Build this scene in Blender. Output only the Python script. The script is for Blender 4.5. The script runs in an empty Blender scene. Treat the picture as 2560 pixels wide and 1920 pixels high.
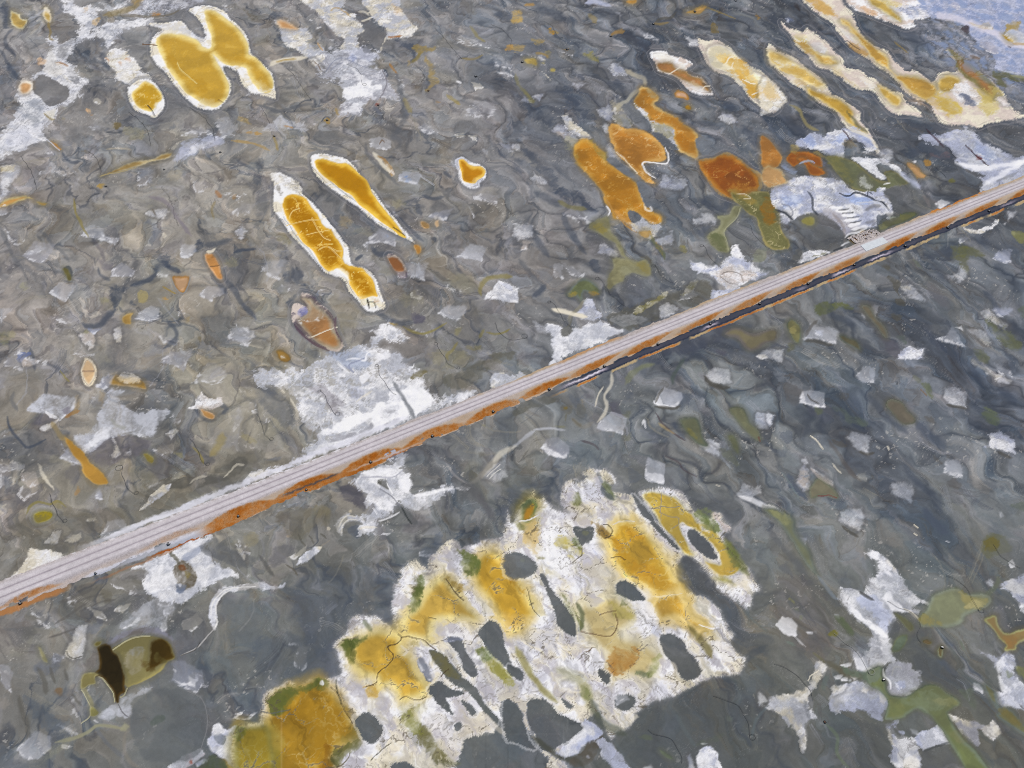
import bpy, math, random, bmesh
import numpy as np
from mathutils import Vector

# ------------------------------------------------------------------ camera, world, sun, exposure
S = bpy.context.scene
CAM_H, DEP, FPX = 240.0, math.radians(48.0), 2660.0
cam_d = bpy.data.cameras.new("camera")
cam = bpy.data.objects.new("camera", cam_d)
S.collection.objects.link(cam)
cam.location = (0, 0, CAM_H)
cam.rotation_euler = (math.pi / 2 - DEP, 0, 0)
cam_d.sensor_width = 36.0
cam_d.lens = 36.0 * FPX / 2560.0
cam_d.clip_start = 1.0
cam_d.clip_end = 20000.0
S.camera = cam
SUN_EL, SUN_AZ = math.radians(56), math.radians(40)      # azimuth from +y (away from the viewer) towards +x
w = bpy.data.worlds.new("World"); S.world = w; w.use_nodes = True
nt = w.node_tree; nt.nodes.clear()
sky = nt.nodes.new("ShaderNodeTexSky"); sky.sky_type = 'NISHITA'; sky.sun_disc = False
sky.sun_elevation = SUN_EL; sky.sun_rotation = SUN_AZ
bg = nt.nodes.new("ShaderNodeBackground"); bg.inputs[1].default_value = 0.08
wo = nt.nodes.new("ShaderNodeOutputWorld")
nt.links.new(sky.outputs[0], bg.inputs[0]); nt.links.new(bg.outputs[0], wo.inputs[0])
sd = bpy.data.lights.new("sun", 'SUN'); sd.energy = 3.1; sd.angle = math.radians(0.5); sd.color = (1.0, 0.93, 0.82)
sun = bpy.data.objects.new("sun", sd); S.collection.objects.link(sun)
sv = Vector((math.cos(SUN_EL) * math.sin(SUN_AZ), math.cos(SUN_EL) * math.cos(SUN_AZ), math.sin(SUN_EL)))
sun.rotation_euler = sv.to_track_quat('Z', 'Y').to_euler()
sun.location = (0, 0, 300)
S.view_settings.view_transform = 'Standard'; S.view_settings.look = 'None'
S.view_settings.exposure = -0.06; S.view_settings.gamma = 1.0; S.view_settings.use_curve_mapping = False
AL_GAIN = 1.0
S.cycles.use_denoising = False
S.cycles.filter_width = 1.1
S.cycles.max_bounces = 3; S.cycles.diffuse_bounces = 2; S.cycles.glossy_bounces = 1
# ------------------------------------------------------------------ where the ground lies
# The plain is the plane z = 0. Survey points are kept as view angles of the survey camera above and turned into metres here.
def g2w(u, v):
    a = (np.asarray(u, float) - 1280.0) / FPX
    b = -(np.asarray(v, float) - 960.0) / FPX
    t = CAM_H / (math.sin(DEP) - math.cos(DEP) * b)
    return a * t, (math.cos(DEP) + math.sin(DEP) * b) * t

STEP = 2.42
U0, U1, V0, V1 = -130.0, 2690.0, -70.0, 2030.0
NU = int((U1 - U0) / STEP) + 1
NV = int((V1 - V0) / STEP) + 1
gu = U0 + STEP * np.arange(NU)
gv = V0 + STEP * np.arange(NV)
UU, VV = np.meshgrid(gu, gv)
GX, GY = g2w(UU, VV)

# ------------------------------------------------------------------ noise
_tabs = {}
def vnoise(x, y, seed):                      # gradient noise, about -1 .. 1
    if seed % 9 not in _tabs:
        r = np.random.default_rng(seed % 9 + 11).random((256, 256)) * 2 * math.pi
        _tabs[seed % 9] = (np.cos(r).astype(np.float32) * 1.5, np.sin(r).astype(np.float32) * 1.5)
    tx, ty = _tabs[seed % 9]
    x = x + seed * 17.31; y = y + seed * 9.77
    xi = np.floor(x).astype(np.int32); yi = np.floor(y).astype(np.int32)
    fx = (x - xi).astype(np.float32); fy = (y - yi).astype(np.float32)
    ux = fx * fx * fx * (fx * (fx * 6 - 15) + 10); uy = fy * fy * fy * (fy * (fy * 6 - 15) + 10)
    x0 = xi & 255; y0 = yi & 255; x1 = (xi + 1) & 255; y1 = (yi + 1) & 255
    a = tx[x0, y0] * fx + ty[x0, y0] * fy; b = tx[x1, y0] * (fx - 1) + ty[x1, y0] * fy
    c = tx[x0, y1] * fx + ty[x0, y1] * (fy - 1); d = tx[x1, y1] * (fx - 1) + ty[x1, y1] * (fy - 1)
    a = a + (b - a) * ux; c = c + (d - c) * ux
    return a + (c - a) * uy
def fbm(x, y, scale, octv, seed, gain=0.5, ang=0.0, ani=1.0):
    if ani != 1.0:
        ca, sa = math.cos(ang), math.sin(ang)
        x, y = (x * ca + y * sa) / ani, -x * sa + y * ca
    r = 0; amp = 1.0; tot = 0; s = 1.0 / scale; c, sn = 0.8, 0.6
    for k in range(octv):
        r = r + amp * vnoise(x * s, y * s, seed + k * 3)
        tot += amp * 0.6; amp *= gain; s *= 2.03
        x, y = x * c - y * sn, x * sn + y * c
    return r / tot
def sst(a, b, x):
    t = np.clip((x - a) / (b - a), 0, 1)
    return t * t * (3 - 2 * t)
def worley(x, y, scale, seed):
    rng = np.random.default_rng(seed)
    jx = rng.random((128, 128)).astype(np.float32); jy = rng.random((128, 128)).astype(np.float32)
    x = x / scale; y = y / scale
    xi = np.floor(x).astype(np.int32); yi = np.floor(y).astype(np.int32)
    f1 = np.full(x.shape, 9.0, np.float32); f2 = f1.copy()
    for dx in (-1, 0, 1):
        for dy in (-1, 0, 1):
            cx = (xi + dx) & 127; cy = (yi + dy) & 127
            d = np.hypot(xi + dx + jx[cx, cy] - x, yi + dy + jy[cx, cy] - y)
            n1 = np.minimum(f1, d); f2 = np.where(d < f1, f1, np.minimum(f2, d)); f1 = n1
    return f2 - f1

# edge and tone fields shared by every feature
WX = GX + 1.6 * fbm(GX, GY, 5, 3, 50); WY = GY + 1.6 * fbm(GX, GY, 5, 3, 60)
EDGE = [fbm(GX, GY, 9, 6, 70, .62), fbm(GX, GY, 6, 5, 90, .62)]
FINE = fbm(GX, GY, 1.5, 3, 110, .7)
TONE = [fbm(WX, WY, 14, 5, 130), fbm(WX, WY, 7, 5, 150, .55)]
CRK = worley(WX + .9 * FINE, WY + .9 * EDGE[1], 6.5, 5)
CRK2 = worley(WX + .6 * FINE, WY + .6 * EDGE[1], 2.6, 6)
CRKM = sst(-.25, .35, TONE[1])
FIN2 = fbm(WX, WY, 2.4, 4, 118, .62) + .25 * FINE
SPK = np.random.default_rng(4).random(GX.shape).astype(np.float32)

# ------------------------------------------------------------------ colours
PAL = dict(W=(250, 250, 253), w=(202, 205, 215), B=(190, 196, 220), C=(232, 224, 204), K=(216, 202, 192), N=(58, 70, 94),
           D=(90, 94, 104), M=(108, 108, 110), T=(160, 150, 128), L=(172, 173, 184), O=(204, 142, 60), Y=(208, 162, 52),
           y=(222, 194, 110), A=(172, 94, 16), U=(112, 112, 72), u=(142, 136, 82), Z=(198, 132, 20), P=(86, 80, 96),
           r=(186, 104, 34), e=(158, 116, 62), G=(98, 101, 104), V=(84, 90, 62))
def col(s):
    if s in PAL: return np.array(PAL[s]) / 255.0
    return np.array([int(s[i:i + 2], 16) for i in (0, 2, 4)]) / 255.0

# ------------------------------------------------------------------ the ground's own marbling, with mound shading painted in
def grid_map(rows):
    ys = [0, 320, 640, 960, 1280, 1600, 1920]
    a = np.array([[[int(c[k:k + 2], 16) for k in (0, 2, 4)] for c in r.split()] for r in rows], float)
    xs = np.linspace(0, 2560, a.shape[1])
    out = np.empty(UU.shape + (3,))
    for ch in range(3):
        m = np.stack([np.interp(gu, xs, a[k, :, ch]) for k in range(a.shape[0])])
        for j in range(NU):
            out[:, j, ch] = np.interp(gv, ys, m[:, j])
    return out
BASE = [
 "828284 7f8083 807f80 7e7f83 75787e 63676e 5c6168 5c6169 8089a0",
 "848284 858483 87847f 84817e 787a80 666b74 5e636b 595e66 5c6068",
 "868382 898681 8a867f 858380 7e7c7c 72757a 686c70 60656b 5e646b",
 "83807f 87837d 888478 7f7d78 73767a 6d7378 6a7075 69707a 656c78",
 "7e7c78 807d76 777776 6d7074 686e74 6b7177 6a7078 687079 646c76",
 "727376 707478 686e74 5f6770 5a626a 5e646a 626465 5c6266 5c6166",
 "6c6f74 6a7076 646c74 606870 586067 575e64 585e62 5a6064 5c6265",
]
C = grid_map(BASE) / 255.0 * 1.05 + np.array([.006, .002, -.006])
C = C * (1 + .05 * (1 - sst(900, 1500, UU + .5 * VV)))[..., None]; C[..., 2] -= .022 * sst(900, 1400, VV); C[..., 0] += .008 * sst(900, 1400, VV)
SOUTH = sst(1230, 1480, VV + .12 * UU - 200)
mask_r = sst(1150, 1700, UU - (VV - 900) * 0.2)              # the right half is streaked, the left half swirls
ANG = math.radians(-61)
w1 = fbm(GX, GY, 26, 3, 1); w2 = fbm(GX, GY, 26, 3, 21)
qx, qy = GX + 5 * w1, GY + 5 * w2
w3 = fbm(qx, qy, 8, 3, 31); w4 = fbm(qx, qy, 8, 3, 41)
qx, qy = qx + 2.2 * w3, qy + 2.2 * w4
sw = lambda sc, o, s, g=.5, an=3.0: (fbm(qx, qy, sc * .9, o, s, g, ANG, 1.9) * (1 - mask_r) + fbm(qx, qy, sc * .8, o, s + 200, g, ANG, an) * mask_r)
a1 = sw(24, 6, 300, .5); a2 = sw(12, 6, 320, .5); a3 = sw(13, 7, 340, .56); a4 = sw(19, 6, 360, .46); a5 = sw(9, 6, 380, .52)
a6 = sw(30, 6, 500, .48); STK = sw(5, 5, 520, .6, 3.5)
TAN = np.array([162, 158, 154]) / 255.; LAV = np.array([156, 155, 162]) / 255.; BRN = np.array([104, 101, 103]) / 255.
NAV = np.array([58, 64, 76]) / 255.; OLV = np.array([138, 132, 108]) / 255.
def mix(C, col_, a):
    return C + (col_ - C) * a[..., None]
low = 1 - .55 * sst(1350, 1850, VV)
C = C * (1 + (0.17 * a1 + 0.10 * a2) * (1 - .45 * SOUTH))[..., None]
bright = 1 - .3 * mask_r
C = mix(C, TAN, .46 * sst(.02, .17, a3) * sst(-.2, .5, a6 + .3 * a2) * bright * low)
C = mix(C, LAV, .42 * sst(.05, .6, a5 - .3 * a3) * sst(-.3, .3, a2))
C = mix(C, BRN, .50 * sst(.06, .16, a2 - .35 * a3) * sst(-.1, .3, a1) * (1 - .6 * mask_r))
C = mix(C, OLV, .20 * sst(.15, .55, a4) * bright * low)
C = mix(C, NAV, (.34 + .12 * mask_r) * sst(.08, .55, -a6 + .25 * STK) * (1 - .35 * sst(1300, 1800, VV)))
vein = 1 - np.abs(a4 + .12 * a5) * 7
C = mix(C, NAV, .5 * sst(.2, 1, vein) * sst(-.1, .35, -a1 + .2 * a5))
vein = 1 - np.abs(a6 - .1 + .10 * a5) * 11
C = mix(C, LAV * 1.08, .28 * sst(.2, 1, vein) * sst(-.1, .35, a2))
def saw(f, n, amp, edge):
    global C
    v = f * n; k = np.floor(v); fr = v - k
    h = np.abs(np.sin(k * 12.9898) * 43758.5453) % 1.0
    ms = sst(-.35, .35, fbm(GX, GY, 24, 2, 700 + n)) * .7 + .3
    fr_ = fr * np.clip((1 - fr) / .035, 0, 1)                      # a ramp with one crisp side
    C = C * (1 + amp * (fr_ - .45) * ms * (1 - .6 * SOUTH) * (.35 + h))[..., None]
    tint = np.stack([h - .5, 0 * h, .5 - h], -1)
    C = C + .012 * tint * ms[..., None]
    C = C + (edge * (sst(.10, .02, fr) * sst(0, .02, fr)) * ms * (h > .35))[..., None]
ca_, sa_ = math.cos(ANG), math.sin(ANG)
mx_, my_ = (qx * ca_ + qy * sa_) / 1.45, -qx * sa_ + qy * ca_
MND = worley(mx_ + 1.5 * w3, my_ + 1.5 * w4, 9.5, 31)               # rounded mounds of silt; lit tops and shaded hollows painted into the colour
MND2 = worley(mx_ * 1.1 + 40, my_ + 70, 4.6, 33)
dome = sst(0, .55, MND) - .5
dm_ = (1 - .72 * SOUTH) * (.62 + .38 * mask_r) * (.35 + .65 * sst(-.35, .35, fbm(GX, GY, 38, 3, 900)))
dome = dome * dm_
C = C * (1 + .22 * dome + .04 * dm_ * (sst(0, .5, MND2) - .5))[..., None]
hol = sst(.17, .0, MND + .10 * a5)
C = mix(C, NAV, dm_ * hol * (.34 + .14 * mask_r) * sst(-.35, .35, a1 + .5 * a4 + .2))  # painted shade in the hollows between mounds
C = mix(C, TAN * .97, .16 * sst(.3, .7, MND) * sst(-.1, .4, a3) * bright)
sw7 = sw(26, 5, 540, .42); sw8 = sw(12, 5, 560, .45)
saw(a6 * .5 + sw7, 2, .20, .02)
saw(sw8 + .25 * a2, 2, .12, .02)
saw(a4, 2, .08, -.03)
fl = np.sin(15 * (a1 + .6 * a4) + 3 * w3)                       # drawn-out flow lines
flm = sst(.0, .5, fbm(qx, qy, 15, 3, 400)) * sst(-.2, .3, a5)
C = C + (0.018 * sst(.75, 1, fl) * flm - 0.02 * sst(.8, 1, -fl) * flm)[..., None]
fl2 = np.sin(44 * (a4 + .35 * a1))
C = C + (0.012 * fl2 * np.abs(fl2) * sst(.05, .45, -fbm(qx, qy, 13, 3, 410)))[..., None]
C = C * (1 + 0.02 * FINE + .035 * FIN2 + .06 * STK + .014 * (SPK - .5) * 2)[..., None]
spm = sst(.1, .5, fbm(qx, qy, 10, 4, 450, .6))
C = mix(C, np.array([70, 70, 72]) / 255., .22 * spm * (SPK > .90) * sst(-.2, .3, FIN2))
C = mix(C, np.array([190, 188, 184]) / 255., .2 * sst(.1, .5, fbm(qx, qy, 12, 4, 460, .6)) * (SPK < .09))
fk = sst(.3, .55, sw(3.4, 5, 420, .7)) * sst(.0, .4, a2)
C = mix(C, np.array([88, 86, 82]) / 255., .38 * fk)
fk = sst(.45, .65, fbm(GX, GY, 1.8, 3, 430, .75)) * sst(.25, .6, fbm(GX, GY, 18, 2, 440))
C = mix(C, np.array([205, 200, 192]) / 255., .45 * fk)
BASEC = C.copy()
REG = np.zeros(UU.shape, np.int16)           # which pond / flat a spot belongs to
RIM = np.zeros(UU.shape, np.uint8); DEEP = np.zeros(UU.shape, bool)
WET = np.zeros(UU.shape, np.float32)
ZED = (0.02 * FINE + .06 * a2 + .04 * EDGE[1] + .16 * dome).astype(np.float32)

# ------------------------------------------------------------------ features
def smooth_closed(p, n=3):
    P0 = np.roll(p, 1, 0); P1 = p; P2 = np.roll(p, -1, 0); P3 = np.roll(p, -2, 0); o = []
    for k in range(n):
        t = k / n
        o.append(.5 * (2 * P1 + (P2 - P0) * t + (2 * P0 - 5 * P1 + 4 * P2 - P3) * t * t + (3 * P1 - P0 - 3 * P2 + P3) * t ** 3))
    return np.stack(o, 1).reshape(-1, 2)
def smooth_open(p, n=4):
    if len(p) < 3: return p
    q = np.vstack([2 * p[0] - p[1], p, 2 * p[-1] - p[-2]]); o = []
    for i in range(1, len(q) - 2):
        P0, P1, P2, P3 = q[i - 1], q[i], q[i + 1], q[i + 2]
        for k in range(n):
            t = k / n
            o.append(.5 * (2 * P1 + (P2 - P0) * t + (2 * P0 - 5 * P1 + 4 * P2 - P3) * t * t + (3 * P1 - P0 - 3 * P2 + P3) * t ** 3))
    o.append(q[-2])
    return np.array(o)
def window(p, m):
    i0 = max(0, int((p[:, 1].min() - m - V0) / STEP)); i1 = min(NV, int((p[:, 1].max() + m - V0) / STEP) + 2)
    j0 = max(0, int((p[:, 0].min() - m - U0) / STEP)); j1 = min(NU, int((p[:, 0].max() + m - U0) / STEP) + 2)
    return slice(i0, i1), slice(j0, j1)
def seg_dist(p, q, x, y, closed):
    best = np.full(x.shape, 1e9, np.float32); par = np.zeros(x.shape, np.float32); inside = np.zeros(x.shape, bool); s0 = 0.0
    for (ax, ay), (bx, by) in zip(p, q):
        dx, dy = bx - ax, by - ay; L2 = dx * dx + dy * dy + 1e-9
        t = np.clip(((x - ax) * dx + (y - ay) * dy) / L2, 0, 1)
        d = (x - ax - t * dx) ** 2 + (y - ay - t * dy) ** 2
        m = d < best
        best = np.where(m, d, best); L = math.sqrt(L2); par = np.where(m, s0 + t * L, par); s0 += L
        if closed:
            if ay != by:
                c = (ay > y) != (by > y)
                inside ^= c & (x < (bx - ax) * (y - ay) / (by - ay) + ax)
    d = np.sqrt(best)
    if closed: d = np.where(inside, d, -d)
    return d, par, s0
def put(sl, colr, a):
    c = C[sl]; a = a[..., None]; c += (colr - c) * a
def feature(kind, pts, c1, c2, o):
    if kind in 'WLG' and c1 is not None and c1.mean() < .47 and c1[2] > c1[0] + .02:
        c1 = c1 * .62 + .38 * np.array([.97, 1.01, 1.02]) * c1.mean()
    W, H_ = (30, 20)
    if kind == 'L':
        p = smooth_open(pts); wd = o.get('w', 6); m = wd * 1.5 + 14
        sl = window(p, m); x, y = UU[sl], VV[sl]
        if x.size == 0: return
        j = o.get('n', 1.5 + wd * .15)
        d, par, tot = seg_dist(p[:-1], p[1:], x + j * EDGE[1][sl], y + j * EDGE[0][sl], False)
        tt = par / tot
        tap = np.clip(np.minimum(tt, 1 - tt) * 6 + .25, 0, 1) if o.get('t', 1) else 1
        hw = np.maximum(wd * .5 * tap * (1 + .35 * TONE[1][sl]), 1.25 * (tap > .3))
        a = np.clip((hw - d) / (max(1.2, wd * .45) * o.get('s', 1)) + .5, 0, 1)
        put(sl, c1, a * o.get('a', .8) * (1 if wd < 5 else (.85 + .3 * TONE[0][sl]).clip(.3, 1)))
        return
    p = smooth_closed(pts); span = max(np.ptp(pts[:, 0]), np.ptp(pts[:, 1])); dia = 16 < span < 85 and kind in 'WS' and c1.mean() > .6 and not o.get('i')
    if dia: pts = pts.mean(0) + (pts - pts.mean(0)) * 1.12; p = smooth_closed(pts)
    if dia and len(pts) <= 9: p = np.stack([pts, (pts + np.roll(pts, -1, 0)) / 2], 1).reshape(-1, 2)
    f = o.get('f', dict(W=9, S=3.5, P=1.8, R=2.0, G=3.0)[kind])
    n = o.get('n', dict(W=5, S=6, P=1.3, R=2.0, G=4.5)[kind])
    m = f * 1.6 + n * 2 + (34 if o.get('i', 0) == 29 and kind == 'P' else 14)
    sl = window(p, m); x, y = UU[sl], VV[sl]
    if x.size == 0: return
    q = np.roll(p, -1, 0)
    lt = kind == 'W' and c1.mean() > .58
    wk = o.get('x', 2.2 if lt else dict(W=7, S=6, P=1.0, R=1.0, G=2.5)[kind])
    d, par, tot = seg_dist(p, q, x + wk * EDGE[0][sl], y + wk * .8 * EDGE[1][sl], True)
    e = EDGE[int(p[0, 0]) % 2][sl]; st = STK[sl]; f2 = FIN2[sl]; t0 = TONE[0][sl]; t1 = TONE[1][sl]; fi = FINE[sl]; sp = SPK[sl]
    hair = min(o.get('h', 0), 3.2) if o.get('i', 0) == 29 else o.get('h', dict(W=0, S=1.5, P=0.0, R=2.6, G=1.5)[kind])
    dd = d + n * e
    if hair:
        k = vnoise(par * .42, par * 0 + d * .03, int(p[0, 1]) % 90) * (1 + .8 * t1) + .7 * vnoise(par * .9, par * 0 + d * .05, 7) * (1 - .5 * t0)
        dd = dd + .55 * hair * k + .3 * hair * fi - (.9 if kind == 'R' and o.get('i', 0) != 29 else 0)
    a = sst(-f, f, dd)
    al = o.get('a', dict(W=.75, S=.92, P=.97, R=1, G=.96)[kind])
    if span < 13 and not o.get('i'): al *= .62
    rid = int(o.get('i', 0)); h_ = o.get('h', 0) > 2
    if dia:
        xc, yc = pts.mean(0); pos = ((y - yc) / (np.ptp(pts[:, 1]) / 2) * .75 - (x - xc) / (np.ptp(pts[:, 0]) / 2) * .35).clip(-1, 1)
    if kind == 'W':
        if dia: f = f * .8
        rg = o.get('v', .3 if lt else .6)
        a = sst(-f, f, dd + rg * f * (1.2 * t1 + .9 * st)) * .5 + .5 * sst(-2.2, 2.2, dd + f * .75 * (1.1 * f2 + .8 * st + .5 * t1))
        g = (.80 + .5 * t1 + .35 * st + .10 * fi + .22 * f2).clip(.1, 1)
        if dia: g = (.76 + .15 * t1) * (.74 + .26 * pos)
        if c1.mean() > .93: g = (g + .2).clip(0, 1)
        put(sl, c1 * (1 + .05 * t0 + .04 * fi + .04 * st)[..., None], a * al * g)
        if dia: put(sl, np.array([.90, .90, .91]), a * .7 * sst(-.1, .5, pos + .6 * f2) * (1 - sst(2, 9, d)) * sst(-.1, .5, f2 + .3 * st + .1))
        if o.get('g'): WET[sl] = np.maximum(WET[sl], a * o['g'])
        if o.get('k'): put(sl, c2, a * o['k'] * (1 - sst(.02, .07, CRK[sl])) * CRKM[sl])
    elif kind == 'S':
        if rid: f = f + 3
        small = not rid and (p[:, 0].max() - p[:, 0].min()) < 70
        if small:
            put(sl, np.array([.34, .34, .35]), sst(-11, -2, d + 3 * e) * (1 - a) * .35)
            al = .86 * al * (.80 + .20 * sst(0, 14, dd)) * ((.80 + .20 * pos) if dia else 1) ; a = sst(-f - 1.5, f + 2, dd + 2.5 * fi + 2 * st) * .75 + .25 * sst(-1.8, 1.8, dd + f * 1.2 * (f2 + .6 * st))
        cc = c1 + (c2 - c1) * sst(-.35, .45, t1 + .35 * e)[..., None]
        cc = cc * (.96 + .06 * t0 + .05 * st)[..., None]
        if rid >= 65: al = .86; cc = cc * (.90 + .10 * sst(-.3, .4, t0 + .6 * e))[..., None]
        gm = sst(-.05, .55, .7 * t0 + .8 * fi + .6 * st) * o.get('m', .45)
        cc = cc + (BASEC[sl] * .55 + .45 * c2 * .8 - cc) * gm[..., None]
        if not small: a = .4 * a + .6 * sst(-1.6, 1.6, dd + f * 1.3 * (.8 * f2 + 1.2 * st))
        br = sst(.1, .45, e + .3 * t1 + .3 * f2) * .6
        cc = cc + (np.array([.97, .97, .985]) - cc) * (br * o.get('b', .8))[..., None]
        cc = cc * (1 + .05 * fi + .07 * (sp - .5) + .04 * e + .06 * f2)[..., None]
        put(sl, np.array([.50, .50, .53]), a * (.22 if small else .5) * sst(.25, .7, f2 + .5 * e) * min(1, o.get('m', .45) * 1.6))
        put(sl, cc, a * al * sst(-.95, -.2, dd / (f + 5) + .8 * fi + .4))
        k = o.get('k', .35)
        if k: put(sl, np.array([.42, .41, .42]), a * k * (1 - sst(.015, .06, CRK[sl])) * CRKM[sl])
        ZED[sl] += .06 * a
        if rid: REG[sl] = np.where(dd > 0, rid, REG[sl])
    elif kind == 'R':
        own = DEEP[sl] & (rid == 29); a = np.where(own, 1.0, a); a0_ = a
        halo = sst(-13, -1, d) * (1 - a)
        if rid == 29: a = .5 * sst(-9, 9, dd + 6 * st) + .5 * sst(-2.4, 2.4, dd + 6 * (.7 * f2 + 1.1 * st)) ; a = np.where(own, 1.0, a)
        put(sl, np.array([.40, .41, .44]), halo * o.get('o', .45))
        put(sl, np.array([.58, .57, .58]), .4 * (1 - sst(.6, 1.6, np.abs(d + 7 + 1.5 * e))) * (1 - a) * (rid != 29))
        cc = c1 + (c2 - c1) * sst(-.4, .4, t1 + e)[..., None]
        cc = cc * (1 + .03 * fi + .03 * f2 + .02 * (sp - .5))[..., None]
        if rid == 29:
            cc = cc + (np.array([.80, .80, .84]) - cc) * (.75 * sst(-.2, .5, t0 + .8 * st + .15 * f2))[..., None]
            cc = cc + (np.array([.60, .59, .60]) - cc) * (.45 * sst(.1, .7, .45 * f2 + 1.0 * st - .5 * t1))[..., None]
            cc = cc + (np.array([.58, .56, .52]) - cc) * (.5 * (1 - sst(.015, .055, CRK2[sl])) * CRKM[sl])[..., None]
            cc = cc + (np.array([.52, .50, .50]) - cc) * (.5 * sst(.1, .6, f2 + .5 * st) * (1 - sst(4, 26, d)))[..., None]
        put(sl, cc, np.where(own, .0, a) * al if rid == 29 else a * al)
        ln = (1 - sst(.5, 1.7, np.abs(d - 5.5 - 2.2 * e))) * sst(-.2, .2, t1)
        put(sl, np.array([.55, .52, .50]), ln * .45 * o.get('l', 1) * a * ~own)
        k = vnoise(par * 1.1, par * 0 + 3.3, 5)
        put(sl, np.array([.42, .41, .41]), sst(.35, .8, k) * (1 - sst(2, 5, d)) * sst(-2, 1, d) * .5 * ~own)
        if rid == 29:
            k = vnoise(par * .30, par * 0 + d * .025, 12) + .6 * vnoise(par * .75, par * 0 + d * .04, 3)
            put(sl, np.array([.40, .40, .39]), sst(.1, .55, k) * (1 - sst(4, 24, d)) * sst(-4, 2, d) * .34 * ~own)
        if rid == 29: DEEP[sl] |= dd > 16
        ZED[sl] += .10 * a
        if rid:
            REG[sl] = np.where(dd > -1, rid, REG[sl]); RIM[sl] = np.where(dd > -1, 1, RIM[sl])
    elif kind == 'P':
        if rid not in (1, 2, 3, 4, 5, 29):
            put(sl, c1 * .35 + np.array([.24, .24, .22]), sst(-13, 0, d + 4 * t1 + 2 * st) * .42)
            f = max(f, 2.6); a = sst(-f, f, dd + 1.6 * f2 + 1.2 * st)
        ew = o.get('e', 10)
        if rid == 29 and 'e' in o and o['e'] > 6:
            f = f * 1.5; a = sst(-f, f, dd + 5 * st + 3 * t1)
            put(sl, c2 * .55 + .45 * c1, .55 * sst(-34, 0, dd + 9 * st + 8 * t1)); ew *= 1.3
        dep = sst(0, ew * 1.0, d + 3.0 * e + 5 * t0 * min(1, ew / 10))
        cc = c2 + (c1 - c2) * dep[..., None]
        tv = .45 if rid in (1, 2, 3, 4, 5, 11, 12) else 1
        cc = cc * (1 - tv * .15 * sst(-.2, .6, t0 + .3 * e) + tv * .12 * sst(.0, .6, t1 - .3 * t0) + .012 * fi + .05 * st * (rid == 29))[..., None]
        if f > 5: a = .85 * a + .15 * sst(-2, 2, dd + f * .8 * (f2 + .5 * st))
        put(sl, cc, a * al)
        k = o.get('k', 0)
        if k:
            lc = np.clip(c2 * .8 + .22, 0, 1)
            put(sl, lc, a * min(1, k) * .95 * (1 - sst(.012, .085, CRK[sl])) * CRKM[sl])
            if k > .6: put(sl, lc, a * (k - .4) * .55 * (1 - sst(.03, .16, CRK2[sl])) * sst(-.2, .3, -TONE[0][sl]))
        ZED[sl] += (-.10 - ZED[sl]) * a * .8
        WET[sl] = np.maximum(WET[sl], a * .8)
        if rid:
            REG[sl] = np.where(dd > 0, rid, REG[sl]); RIM[sl] = np.where(dd > 0, 0, RIM[sl])
    elif kind == 'G':
        cc = BASEC[sl] * .5 + (c1 * (1 + .05 * t0 + .04 * fi)[..., None]) * .5 if c1 is not None else BASEC[sl]
        a = .4 * a + .6 * sst(-1.5, 1.5, dd + f * 1.1 * (f2 + .5 * st))
        if h_: put(sl, np.array([.93, .93, .94]), sst(-f - 5, -f, dd) * (1 - a) * .4)
        put(sl, cc, a * al)
        REG[sl] = np.where(dd > 0, 0, REG[sl]); RIM[sl] = np.where(dd > 0, 0, RIM[sl])
        WET[sl] *= (1 - a); ZED[sl] -= .05 * a

def tp(c, r, s):
    v = np.array([float(k) for k in s.split()]).reshape(-1, 2)
    if c == 9: return v * 1.15732
    return np.stack([c * 640 + v[:, 0] / 3.45625, r * 480 + v[:, 1] / 3.45625], 1)
def paint(text):
    for ln in text.strip().splitlines():
        ln = ln.split('#')[0].strip()
        if not ln: continue
        hd, pt = ln.split('|'); h = hd.split(); kind = h[0]; c, r = int(h[1]), int(h[2]); cs = []; o = {}
        for tok in h[3:]:
            if '=' in tok:
                k, v = tok.split('='); o[k] = float(v)
            else: cs.append(col(tok))
        if kind != 'E': pts = tp(c, r, pt)
        else:
            q = [float(k) for k in pt.split()]; an = math.radians(q[4] if len(q) > 4 else 0)
            th = np.linspace(0, 2 * math.pi, 9)[:-1]; rr = 1 + .12 * np.sin(th * 3 + q[0])
            ex, ey = np.cos(th) * q[2] * rr, np.sin(th) * q[3] * rr
            pts = tp(c, r, ' '.join('%f %f' % (q[0] + a * math.cos(an) - b * math.sin(an), q[1] + a * math.sin(an) + b * math.cos(an)) for a, b in zip(ex, ey)))
            kind = 'W' if 'i' not in o else 'P'; o.setdefault('f', 2.5); o.setdefault('n', 1.5)
            if kind == 'P': o.setdefault('e', 3)
        c1 = cs[0] if cs else None; c2 = cs[1] if len(cs) > 1 else c1
        if kind == 'S' and len(cs) < 2: c2 = c1 * .5 + .5 * np.array([.74, .76, .82])
        feature(kind, pts, c1, c2, o)

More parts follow.
